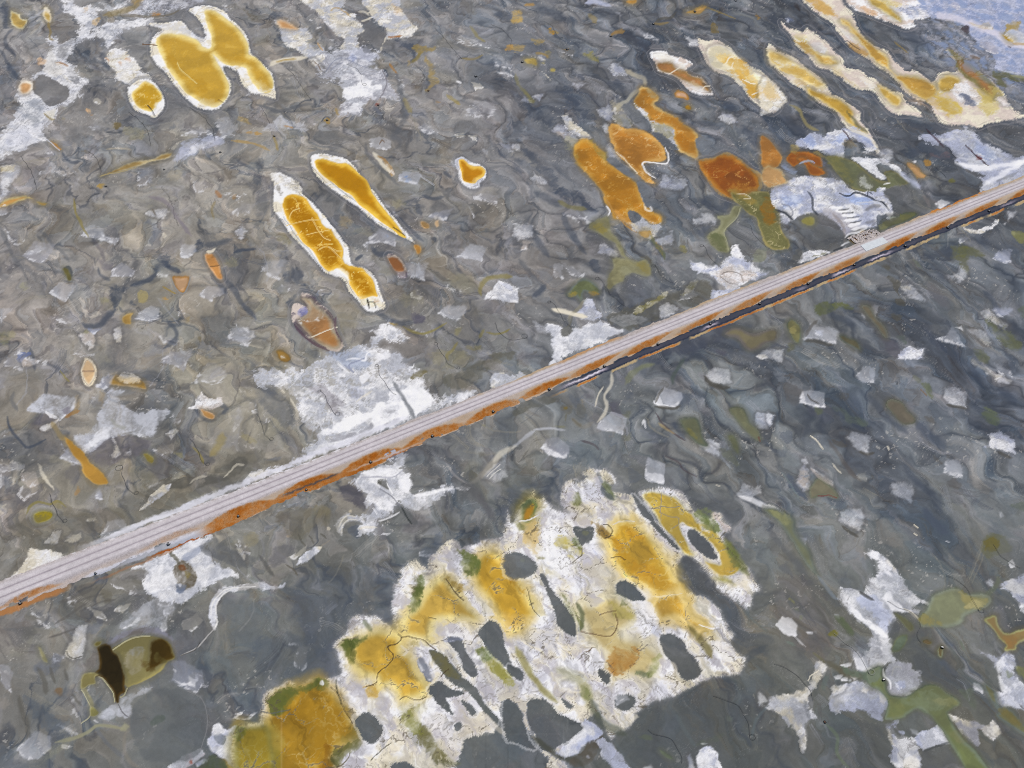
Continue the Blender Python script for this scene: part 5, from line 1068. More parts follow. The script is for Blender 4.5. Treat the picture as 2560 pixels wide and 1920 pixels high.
paint('''
# ---- north: small stains, crusted long ponds
W 2 0 c0a05c a=.85 f=3 | 0 140 0 100 80 90 85 180 0 185
L 2 0 b88c48 w=7 a=.85 | 105 42 195 42
P 2 0 b4843c b09058 e=4 f=2 n=1.5 a=.9 | 988 0 1075 -5 1060 30 1000 30
P 2 0 bc9454 9c8048 e=5 f=1.5 n=1.5 a=.9 | 1500 105 1590 72 1660 52 1680 65 1625 120 1560 115
L 2 0 8c7c50 w=4 a=.7 | 1680 65 1800 110 1930 160
W 2 0 7a6a44 a=.85 f=2 | 1740 195 1800 275 1752 290 1722 268
W 2 0 9c7434 a=.85 f=2 | 2110 120 2155 155 2115 175
L 2 0 a07c44 w=9 a=.85 | 850 310 900 275 970 265
L 2 0 8f7a4c w=6 a=.7 | 1220 205 1290 205 1360 190
L 2 0 54524c w=7 a=.8 | 1240 190 1300 160 1370 150 1420 100
P 2 0 d0a888 b07c34 e=6 f=1.8 n=2 a=.95 | 1408 830 1420 785 1500 788 1530 860 1480 850
P 2 0 9c7424 8a6c30 e=3 f=1.5 a=.95 | 1500 918 1530 910 1548 940 1512 944
W 2 0 b88a34 a=.85 f=1.5 | 310 255 330 255 360 290 340 298
W 2 0 a89058 a=.8 f=3 | 180 345 270 345 280 365 220 375
L 2 0 a08448 w=6 a=.7 | 370 265 400 290
P 2 0 b8a058 b0a068 e=4 f=2 n=1.5 a=.9 | 105 512 200 500 215 560 170 555 130 545
E 2 0 b0a058 a=.85 | 340 600 25 15
E 2 0 b0a058 a=.8 | 268 535 18 10
W 2 0 8c8444 a=.65 f=6 | 620 460 680 460 740 520 680 510 630 490
W 2 0 9c8c54 a=.7 f=3 | 290 465 330 460 320 500
L 2 0 9c8450 w=5 a=.8 | 200 455 290 470 310 500
W 2 0 c0a05c a=.6 f=6 n=6 | 0 400 110 400 60 440 0 440
W 2 0 b08c50 a=.5 f=2 | 440 420 490 420 480 440
L 2 0 968458 w=12 a=.7 | 660 120 700 150 725 190
W 2 0 9a8c50 a=.5 f=2 | 860 430 890 440
L 2 0 8b8458 w=8 a=.7 | 30 640 50 720 120 800 170 860
W 2 0 807c4c a=.6 f=4 | 110 800 180 850 200 890 150 860
R 2 0 K W i=14 h=3 n=3 | 1195 460 1250 440 1330 450 1360 475 1420 480 1500 510 1570 560 1500 605 1560 650 1640 680 1690 730 1735 820 1640 820 1560 800 1490 750 1440 690 1340 640 1260 615 1235 560
W 2 0 f4f0e4 a=.9 f=6 | 1230 470 1320 460 1400 510 1380 540 1280 530
W 2 0 f4f0e4 a=.8 f=5 | 1420 560 1490 540 1500 600 1440 590
P 2 0 a87440 94703c e=8 f=4 n=3 i=14 k=.5 | 1250 560 1320 540 1390 560 1430 600 1500 620 1560 660 1640 690 1700 790 1640 750 1560 730 1460 680 1360 630 1290 610
W 2 0 dcd2c0 a=.75 f=5 | 1500 690 1560 710 1620 750 1660 790 1580 780 1520 740
L 2 0 504438 w=7 a=.7 n=4 | 1640 710 1700 760 1725 810
L 2 0 C w=2 a=.8 | 1360 640 1460 580
L 2 0 C w=2 a=.8 | 1640 790 1660 750 1710 740
R 2 0 C K i=15 h=3.5 n=3 | 1595 310 1660 345 1780 350 1890 410 1940 480 2060 570 2150 610 2230 690 2300 750 2370 850 2340 900 2260 980 2160 940 2060 860 1990 770 1930 700 1850 650 1760 620 1700 560 1650 490 1610 380
P 2 0 f2e8c8 f0eadc e=6 f=3 n=2 i=15 | 1690 420 1790 385 1890 435 1970 505 2050 590 2140 640 2212 690 2290 760 2350 850 2260 940 2180 910 2090 810 2010 730 1940 660 1850 620 1750 590 1700 520
W 2 0 cc9c3c a=.95 f=9 n=4 | 1860 520 1920 490 2000 540 2060 600 2010 680 1940 650 1870 590
W 2 0 c89a38 a=.95 f=9 n=4 | 2000 690 2080 720 2212 780 2212 860 2120 840 2050 800
W 2 0 e6c470 a=.6 f=10 n=6 | 1740 440 1860 560 1960 640 2100 740 2260 860 2120 700 1960 540
W 2 0 e0b868 a=.6 f=8 | 2212 740 2290 780 2330 840 2250 880
L 2 0 f4ead0 w=2.6 a=.9 n=3 | 1840 550 1880 500 1920 490
L 2 0 f4ead0 w=2.6 a=.9 n=3 | 1850 600 1900 580 1915 530
L 2 0 f4ead0 w=2.6 a=.9 n=3 | 1990 690 2070 720 2110 715
L 2 0 f4ead0 w=2.6 a=.9 n=3 | 2070 825 2130 800 2212 790
W 2 0 a0a4a8 a=.5 f=5 | 1700 490 1740 490 1740 530 1710 530
W 2 0 W a=.7 f=6 | 1500 320 1600 340 1600 380 1540 380
S 2 0 C w f=3 n=3 m=.3 | 430 1010 480 1000 540 1070 620 1130 680 1190 640 1210 560 1180 480 1110
S 2 0 K B f=2.5 n=4 m=.4 | 360 1140 400 1080 460 1100 520 1160 570 1220 560 1280 480 1220 400 1170
W 2 0 a8a47c a=.5 f=8 | 480 1180 560 1210 620 1260 540 1300 440 1240
S 2 0 B w f=2.5 n=3 m=.3 | 750 960 830 900 865 960 850 1055 790 1010
S 2 0 W w f=2.5 n=3 m=.2 | 775 1090 830 1070 842 1150 810 1160
S 2 0 w W f=4 n=4 m=.4 | 810 1290 850 1240 900 1310 960 1400 1010 1450 960 1440 860 1370 820 1340
L 2 0 b4b0a0 w=10 a=.8 n=3 | 860 960 940 900 1000 870 1040 810 1100 780
L 2 0 c8bea4 w=12 a=.8 n=3 | 980 600 1060 650 1140 680 1150 740
W 2 0 bcae88 a=.65 f=8 | 860 880 940 900 960 960 900 980
W 2 0 b8b084 a=.6 f=8 | 880 1000 960 990 1050 1060 1000 1100 900 1070
P 2 0 b87e28 c8a868 e=11 f=3 n=3 k=.5 i=16 a=.95 | 1120 755 1180 760 1240 800 1270 850 1230 900 1300 950 1400 1000 1480 1070 1560 1120 1605 1170 1595 1250 1615 1340 1600 1390 1520 1340 1440 1300 1395 1220 1390 1140 1330 1090 1220 1070 1150 980 1080 940 1060 870 1090 800
W 2 0 ad7420 a=.6 f=6 | 1330 1000 1440 1030 1490 1090 1390 1100 1330 1050
W 2 0 a86a10 a=.6 f=6 | 1410 1160 1500 1180 1540 1240 1500 1300 1430 1230
W 2 0 a8a080 a=.6 f=4 n=4 | 1170 780 1220 790 1250 830 1200 840
S 2 0 b8b49c w f=3 n=4 m=.4 | 1060 900 1110 920 1180 990 1190 1060 1310 1070 1400 1130 1395 1200 1440 1290 1380 1280 1300 1190 1220 1130 1140 1010
P 2 0 b0762a cc9c50 e=14 f=2.5 n=3 k=.9 i=18 | 850 1070 930 1090 990 1110 1040 1105 1100 1120 1190 1160 1270 1220 1320 1290 1330 1380 1240 1400 1150 1410 1130 1440 1160 1490 1220 1550 1230 1590 1150 1565 1080 1500 1000 1420 920 1340 880 1270 840 1180
L 2 0 W w=4 a=.85 n=3 | 1320 1270 1345 1340 1340 1410 1240 1405 1140 1400 1130 1440 1170 1490 1240 1540
L 2 0 C w=3 a=.7 n=3 | 900 1310 1000 1400 1080 1500
P 2 0 b47a20 c4943c e=14 f=4 n=3 k=.85 i=19 | 570 1230 640 1200 720 1250 800 1315 810 1390 880 1440 960 1500 1050 1560 1100 1640 1130 1720 1160 1770 1210 1820 1290 1860 1292 1930 1220 1940 1150 1900 1100 1850 1010 1810 1020 1880 1060 1930 1080 1980 1020 1940 940 1900 870 1880 850 1810 800 1730 780 1660 700 1560 620 1470 560 1400 530 1310
W 2 0 8f8448 a=.6 f=8 | 690 1230 780 1290 810 1380 740 1330
W 2 0 8f8448 a=.5 f=8 | 525 1290 560 1310 600 1430 560 1400
W 2 0 a06c14 a=.5 f=9 | 780 1560 980 1600 1080 1740 1000 1800 860 1720
W 2 1 d8a464 a=.8 f=4 n=4 | 900 160 960 200 1010 230 1050 330 960 260 900 220
W 2 1 d8a464 a=.7 f=4 n=4 | 1110 190 1200 240 1280 270 1230 280 1140 240
L 2 1 b48848 w=4 a=.8 | 800 40 860 140 920 220 1000 300 1080 350
S 2 1 w C f=3 n=6 m=.5 a=.85 | 1020 270 1080 260 1120 230 1180 270 1270 250 1280 300 1200 390 1130 350 1040 320
G 2 1 D f=2 n=1.5 | 1005 175 1060 162 1115 210 1100 255 1040 262
L 2 1 W w=6 a=.85 n=2 | 1110 0 1140 70 1200 130 1205 160 1160 150 1140 100
P 2 1 a88850 a0885c e=3 f=3 n=2 a=.85 | 1100 340 1180 340 1180 390 1120 380
W 2 1 b0883c a=.6 f=4 n=3 | 1200 350 1230 420 1290 480 1300 540 1240 460
L 2 1 707048 w=8 a=.7 | 1200 380 1240 450 1310 540 1320 580
L 2 1 W w=4 a=.8 | 810 120 845 160 830 210
G 2 0 6e737c f=2.5 n=2 | 960 910 1040 920 1130 990 1210 1090 1200 1130 1120 1110 1040 1040 970 960
G 2 0 6e737c f=2.5 n=2 | 1215 1140 1300 1155 1380 1230 1430 1290 1350 1280 1280 1230
G 2 0 6e737c f=2.5 n=2 | 820 1375 900 1360 980 1430 1065 1535 1000 1520 900 1450
W 2 0 868a90 a=.7 f=3 | 940 1020 1010 1040 1030 1100 960 1090
G 2 0 70757f f=2.5 n=2 | 1600 1200 1700 1195 1780 1270 1785 1350 1700 1372 1620 1310 1590 1250
G 2 0 6e737c f=2.5 n=2 | 1080 1570 1160 1590 1220 1659 1240 1750 1160 1790 1130 1720
# ---- 17 amber pond and its olive outflow
R 2 0 b88c4c b0a070 i=17 h=2 a=.85 | 1600 1395 1640 1372 1730 1362 1790 1340 1840 1315 1900 1330 1990 1385 2080 1460 2150 1500 2160 1620 2080 1720 1960 1740 1860 1710 1780 1680 1700 1590 1640 1480
P 2 0 8e4a04 b07424 e=14 f=2.5 n=2 i=17 k=.7 | 1622 1400 1660 1388 1740 1375 1800 1340 1870 1335 1980 1395 2080 1485 2130 1560 2120 1640 2060 1700 1960 1720 1870 1700 1800 1660 1740 1600 1680 1530 1635 1465
W 2 0 b07c30 a=.7 f=10 | 1880 1600 2000 1590 2110 1640 2040 1710 1920 1700
W 2 0 8c4a06 a=.5 f=8 | 1700 1420 1860 1370 1960 1440 1860 1500 1740 1500
P 2 1 6c6a3c 9c9058 e=7 f=2 n=2 i=17 k=.8 | 1900 0 2000 20 2100 0 2212 0 2240 60 2310 160 2320 260 2330 320 2360 380 2395 430 2385 490 2260 500 2205 465 2170 420 2130 300 2110 220 2050 190 1985 130 1920 70
W 2 1 8a5c0c a=.8 f=7 | 2180 40 2250 80 2270 260 2200 270 2160 180
W 2 1 a08438 a=.6 f=6 | 1840 -20 1960 40 2060 100 2100 60 1960 -30
P 2 1 80805c 8c8c6c e=8 f=2.5 n=1.5 i=17 a=.9 | 1985 125 1950 200 1890 280 1835 350 1870 450 1875 520 1780 500 1705 430 1690 370 1780 310 1800 250 1780 210 1880 190 1920 120
W 2 1 545c38 a=.7 f=6 | 1710 380 1790 360 1860 420 1850 490 1780 470
L 2 1 a8a888 w=2.5 a=.7 | 1980 130 1940 220 1870 290 1830 350 1860 440 1870 510
W 2 1 888c74 a=.6 f=4 | 2090 590 2120 510 2212 480 2200 540 2170 590
L 2 1 C w=3 a=.6 n=3 | 1940 20 2000 10 2060 50 2000 60
# ---- 26 olive boomerang with its feeder
P 2 1 84805c 8a8868 e=7 f=3 n=2 i=26 a=.88 | 670 310 700 250 820 215 840 260 850 330 900 390 950 460 985 550 1060 595 1100 600 1130 585 1165 590 1195 650 1198 715 1150 730 1060 700 985 710 960 770 900 795 850 840 820 812 840 720 880 650 870 575 975 568 940 540 900 450 820 400 740 350
W 2 1 8a7c3c a=.6 f=6 | 1060 620 1140 590 1190 650 1180 710 1100 680
W 2 1 949478 a=.5 f=7 | 940 640 1060 650 1040 700 940 720
W 2 1 8c7c30 a=.5 f=5 | 700 280 760 260 820 330 760 340
P 2 1 68704c 6c7870 e=6 f=4 n=5 a=.85 | 480 890 540 800 640 758 700 790 760 850 730 890 680 870 620 855 600 940 560 900
W 2 1 9c8840 a=.7 f=4 n=4 | 480 890 520 850 560 880 530 900
W 2 1 a07c38 a=.7 f=4 n=4 | 680 860 750 870 740 890 690 885
L 2 1 8c8878 w=8 a=.8 n=2 | 620 940 580 1000 500 1080 500 1150
W 2 1 8c8650 a=.8 f=3 | 1440 490 1475 455 1510 490 1500 520 1460 515
W 2 1 D a=.5 f=2 | 500 1080 580 1180 520 1250 440 1230
L 2 1 7c7648 w=10 a=.65 | 400 80 480 120 640 150
L 2 1 7c8060 w=14 a=.7 | 985 1659 1020 1590 1100 1530 1220 1485
L 2 1 4a5a52 w=9 a=.75 | 1385 1659 1395 1590 1460 1480 1490 1440
L 2 1 5a6458 w=6 a=.7 n=3 | 1170 410 1240 450 1310 520 1320 580
P 2 1 6c6448 5e5854 e=10 f=4 n=3 i=33 a=.85 | 1840 1215 1900 1175 1980 1180 2080 1220 2212 1190 2272 1190 2292 1220 2272 1280 2212 1300 2120 1350 2060 1370 2010 1330 1950 1260 1860 1240
# ---- north-east: banded ponds
R 3 0 K C i=22 h=3.5 n=5 | 290 -40 600 -40 680 60 740 130 770 230 840 320 930 390 1040 450 1100 520 1180 600 1300 620 1400 690 1440 690 1480 630 1560 620 1640 620 1620 540 1540 440 1600 440 1660 480 1720 560 1800 600 1880 660 1980 740 2040 820 2080 880 2130 950 2212 1000 2120 1040 2000 1050 1900 1070 1800 1110 1700 1080 1580 1090 1480 1050 1430 950 1360 880 1250 850 1150 760 1080 670 960 590 850 510 760 440 680 370 610 290 550 200 440 130 350 60
P 3 0 c09438 d8c080 e=7 f=4 n=4 i=22 k=.6 | 630 165 700 185 740 240 800 310 880 370 960 440 1040 510 1050 590 1120 650 1240 660 1300 675 1400 715 1450 760 1430 830 1340 850 1240 800 1140 710 1040 600 940 540 870 460 780 330 700 250 640 200
W 3 0 c8a058 a=.9 f=7 n=5 | 320 -10 430 -10 540 80 600 140 520 130 430 90 360 40
W 3 0 b08a50 a=.85 f=6 n=5 | 690 345 800 400 850 440 830 490 740 420
W 3 0 w a=.7 f=6 n=5 | 640 260 700 300 760 380 700 340
L 3 0 3a3028 w=3 a=.6 | 680 345 740 400 800 430
P 3 0 b0903c c8b070 e=6 f=4 n=4 i=22 k=.5 | 1480 690 1560 650 1660 690 1620 755 1560 790 1490 770
P 3 0 94622c 6c6434 e=14 f=4 n=3 i=22 k=.4 | 1570 430 1650 490 1760 560 1850 640 1920 700 1970 780 1940 850 1860 790 1760 700 1700 660 1640 600 1620 530
W 3 0 6a6438 a=.7 f=5 | 1560 430 1660 490 1700 540 1640 540
W 3 0 c8b050 a=.9 f=8 n=5 | 1450 830 1560 820 1640 880 1680 960 1640 1000 1560 990 1490 920
W 3 0 c8b45c a=.9 f=8 n=5 | 1820 860 1900 850 1990 900 1980 960 1900 1000 1830 940
W 3 0 b8a458 a=.8 f=8 n=5 | 1700 760 1880 760 2000 800 1960 880 1840 860 1780 800
W 3 0 c0a050 a=.6 f=8 n=6 | 1240 780 1460 800 1640 960 1560 1000 1400 880
W 3 0 d8a878 a=.6 f=6 n=6 | 1180 840 1320 860 1440 960 1360 920 1220 880
S 3 0 W K f=4 n=4 m=.2 | 1640 730 1720 720 1800 800 1830 860 1780 900 1700 900 1620 830 1590 780
W 3 0 505c80 a=.85 f=6 n=6 | 1640 820 1700 810 1780 900 1780 930 1710 890
S 3 0 W w f=4 n=4 m=.2 | 1990 830 2060 880 2100 900 2050 900 1980 860
R 3 0 K C i=21 h=3.5 n=5 | 110 180 200 250 290 270 340 230 400 280 470 330 540 400 590 450 640 500 660 560 700 590 800 610 870 660 940 700 1010 760 1090 790 1150 810 1190 870 1260 920 1340 1010 1240 1000 1100 990 1020 940 960 860 900 790 820 780 740 760 650 690 570 630 490 600 410 580 380 530 330 460 250 400 190 300 130 240
P 3 0 c4a050 d4c490 e=9 f=5 n=5 i=21 k=.5 | 235 330 330 370 400 420 470 470 545 490 600 540 560 560 480 560 420 520 360 450 290 400
W 3 0 a8843c a=.8 f=6 n=5 | 250 350 330 380 400 440 380 480 300 420
W 3 0 w a=.8 f=5 n=4 | 360 380 440 360 500 420 480 460 400 430
W 3 0 e8d890 a=.7 f=6 n=5 | 210 300 300 290 350 350 260 350
P 3 0 c8a448 dcc68c e=7 f=4 n=4 i=21 k=.5 | 940 740 1010 760 1110 820 1150 860 1130 920 1060 890 990 820
W 3 0 c8b078 a=.8 f=8 n=6 | 550 580 640 620 700 690 780 760 700 720 600 640
W 3 0 e0d8d0 a=.6 f=8 n=6 | 760 640 900 700 960 760 860 740
R 3 0 K C i=20 h=3.5 n=5 | 0 385 80 430 180 470 280 540 330 580 440 650 490 720 550 800 640 850 720 910 800 960 800 1040 860 1110 910 1200 950 1270 960 1330 920 1300 860 1220 760 1160 680 1100 620 1020 560 950 470 910 380 840 300 770 200 710 120 650 60 590 0 540
P 3 0 d0b060 e8d8a8 e=10 f=5 n=5 i=20 k=.6 | 0 440 90 450 170 500 240 550 330 600 420 660 490 730 430 770 330 730 240 660 140 620 60 570 0 520
W 3 0 f0e8c4 a=.7 f=8 n=6 | 20 500 120 520 220 560 140 580
W 3 0 c4a04c a=.7 f=7 n=6 | 120 600 240 590 330 620 260 660
W 3 0 c8a460 a=.8 f=6 n=6 | 220 700 300 690 340 740 260 740
P 3 0 c49c38 d8bc70 e=7 f=4 n=4 i=20 k=.5 | 340 760 430 790 520 830 620 870 700 930 740 980 720 1030 800 1120 835 1150 770 1120 680 1040 620 980 540 920 440 860 370 820
L 3 0 54502c w=8 a=.7 n=4 | 680 960 740 1040 820 1120 850 1140
W 3 0 e8dcb4 a=.8 f=6 | 400 720 480 740 500 790 420 780
S 3 0 C W f=3 n=3 m=.2 | 0 680 60 740 130 800 170 850 130 910 60 960 0 980 -60 970 -60 700
W 3 0 e0b868 a=.8 f=7 | 0 710 60 770 90 850 30 870 -60 800
R 3 0 K W i=23 h=3.5 n=5 | 690 -20 1300 -20 1400 30 1450 100 1380 160 1270 170 1267 230 1180 250 1100 220 1000 180 880 130 760 90
P 3 0 c8a850 d8c890 e=7 f=4 n=4 i=23 k=.5 | 870 -20 990 0 1060 70 1120 130 1150 190 1060 140 980 90 900 40
W 3 0 dcc468 a=.8 f=6 n=4 | 1000 -10 1150 30 1140 60 1050 50
W 3 0 c89868 a=.7 f=6 n=6 | 760 60 880 80 960 130 860 120
S 3 0 W B f=5 n=6 m=.4 | 1100 70 1250 50 1400 40 1440 110 1340 150 1220 140 1160 120
S 3 0 B a3b0d6 f=4 n=5 m=.35 b=.25 k=.2 | 1400 -60 2600 -60 2600 640 2212 650 2100 620 1980 600 1960 500 1880 420 1800 360 1730 270 1690 210 1600 170 1480 160 1380 130
''')
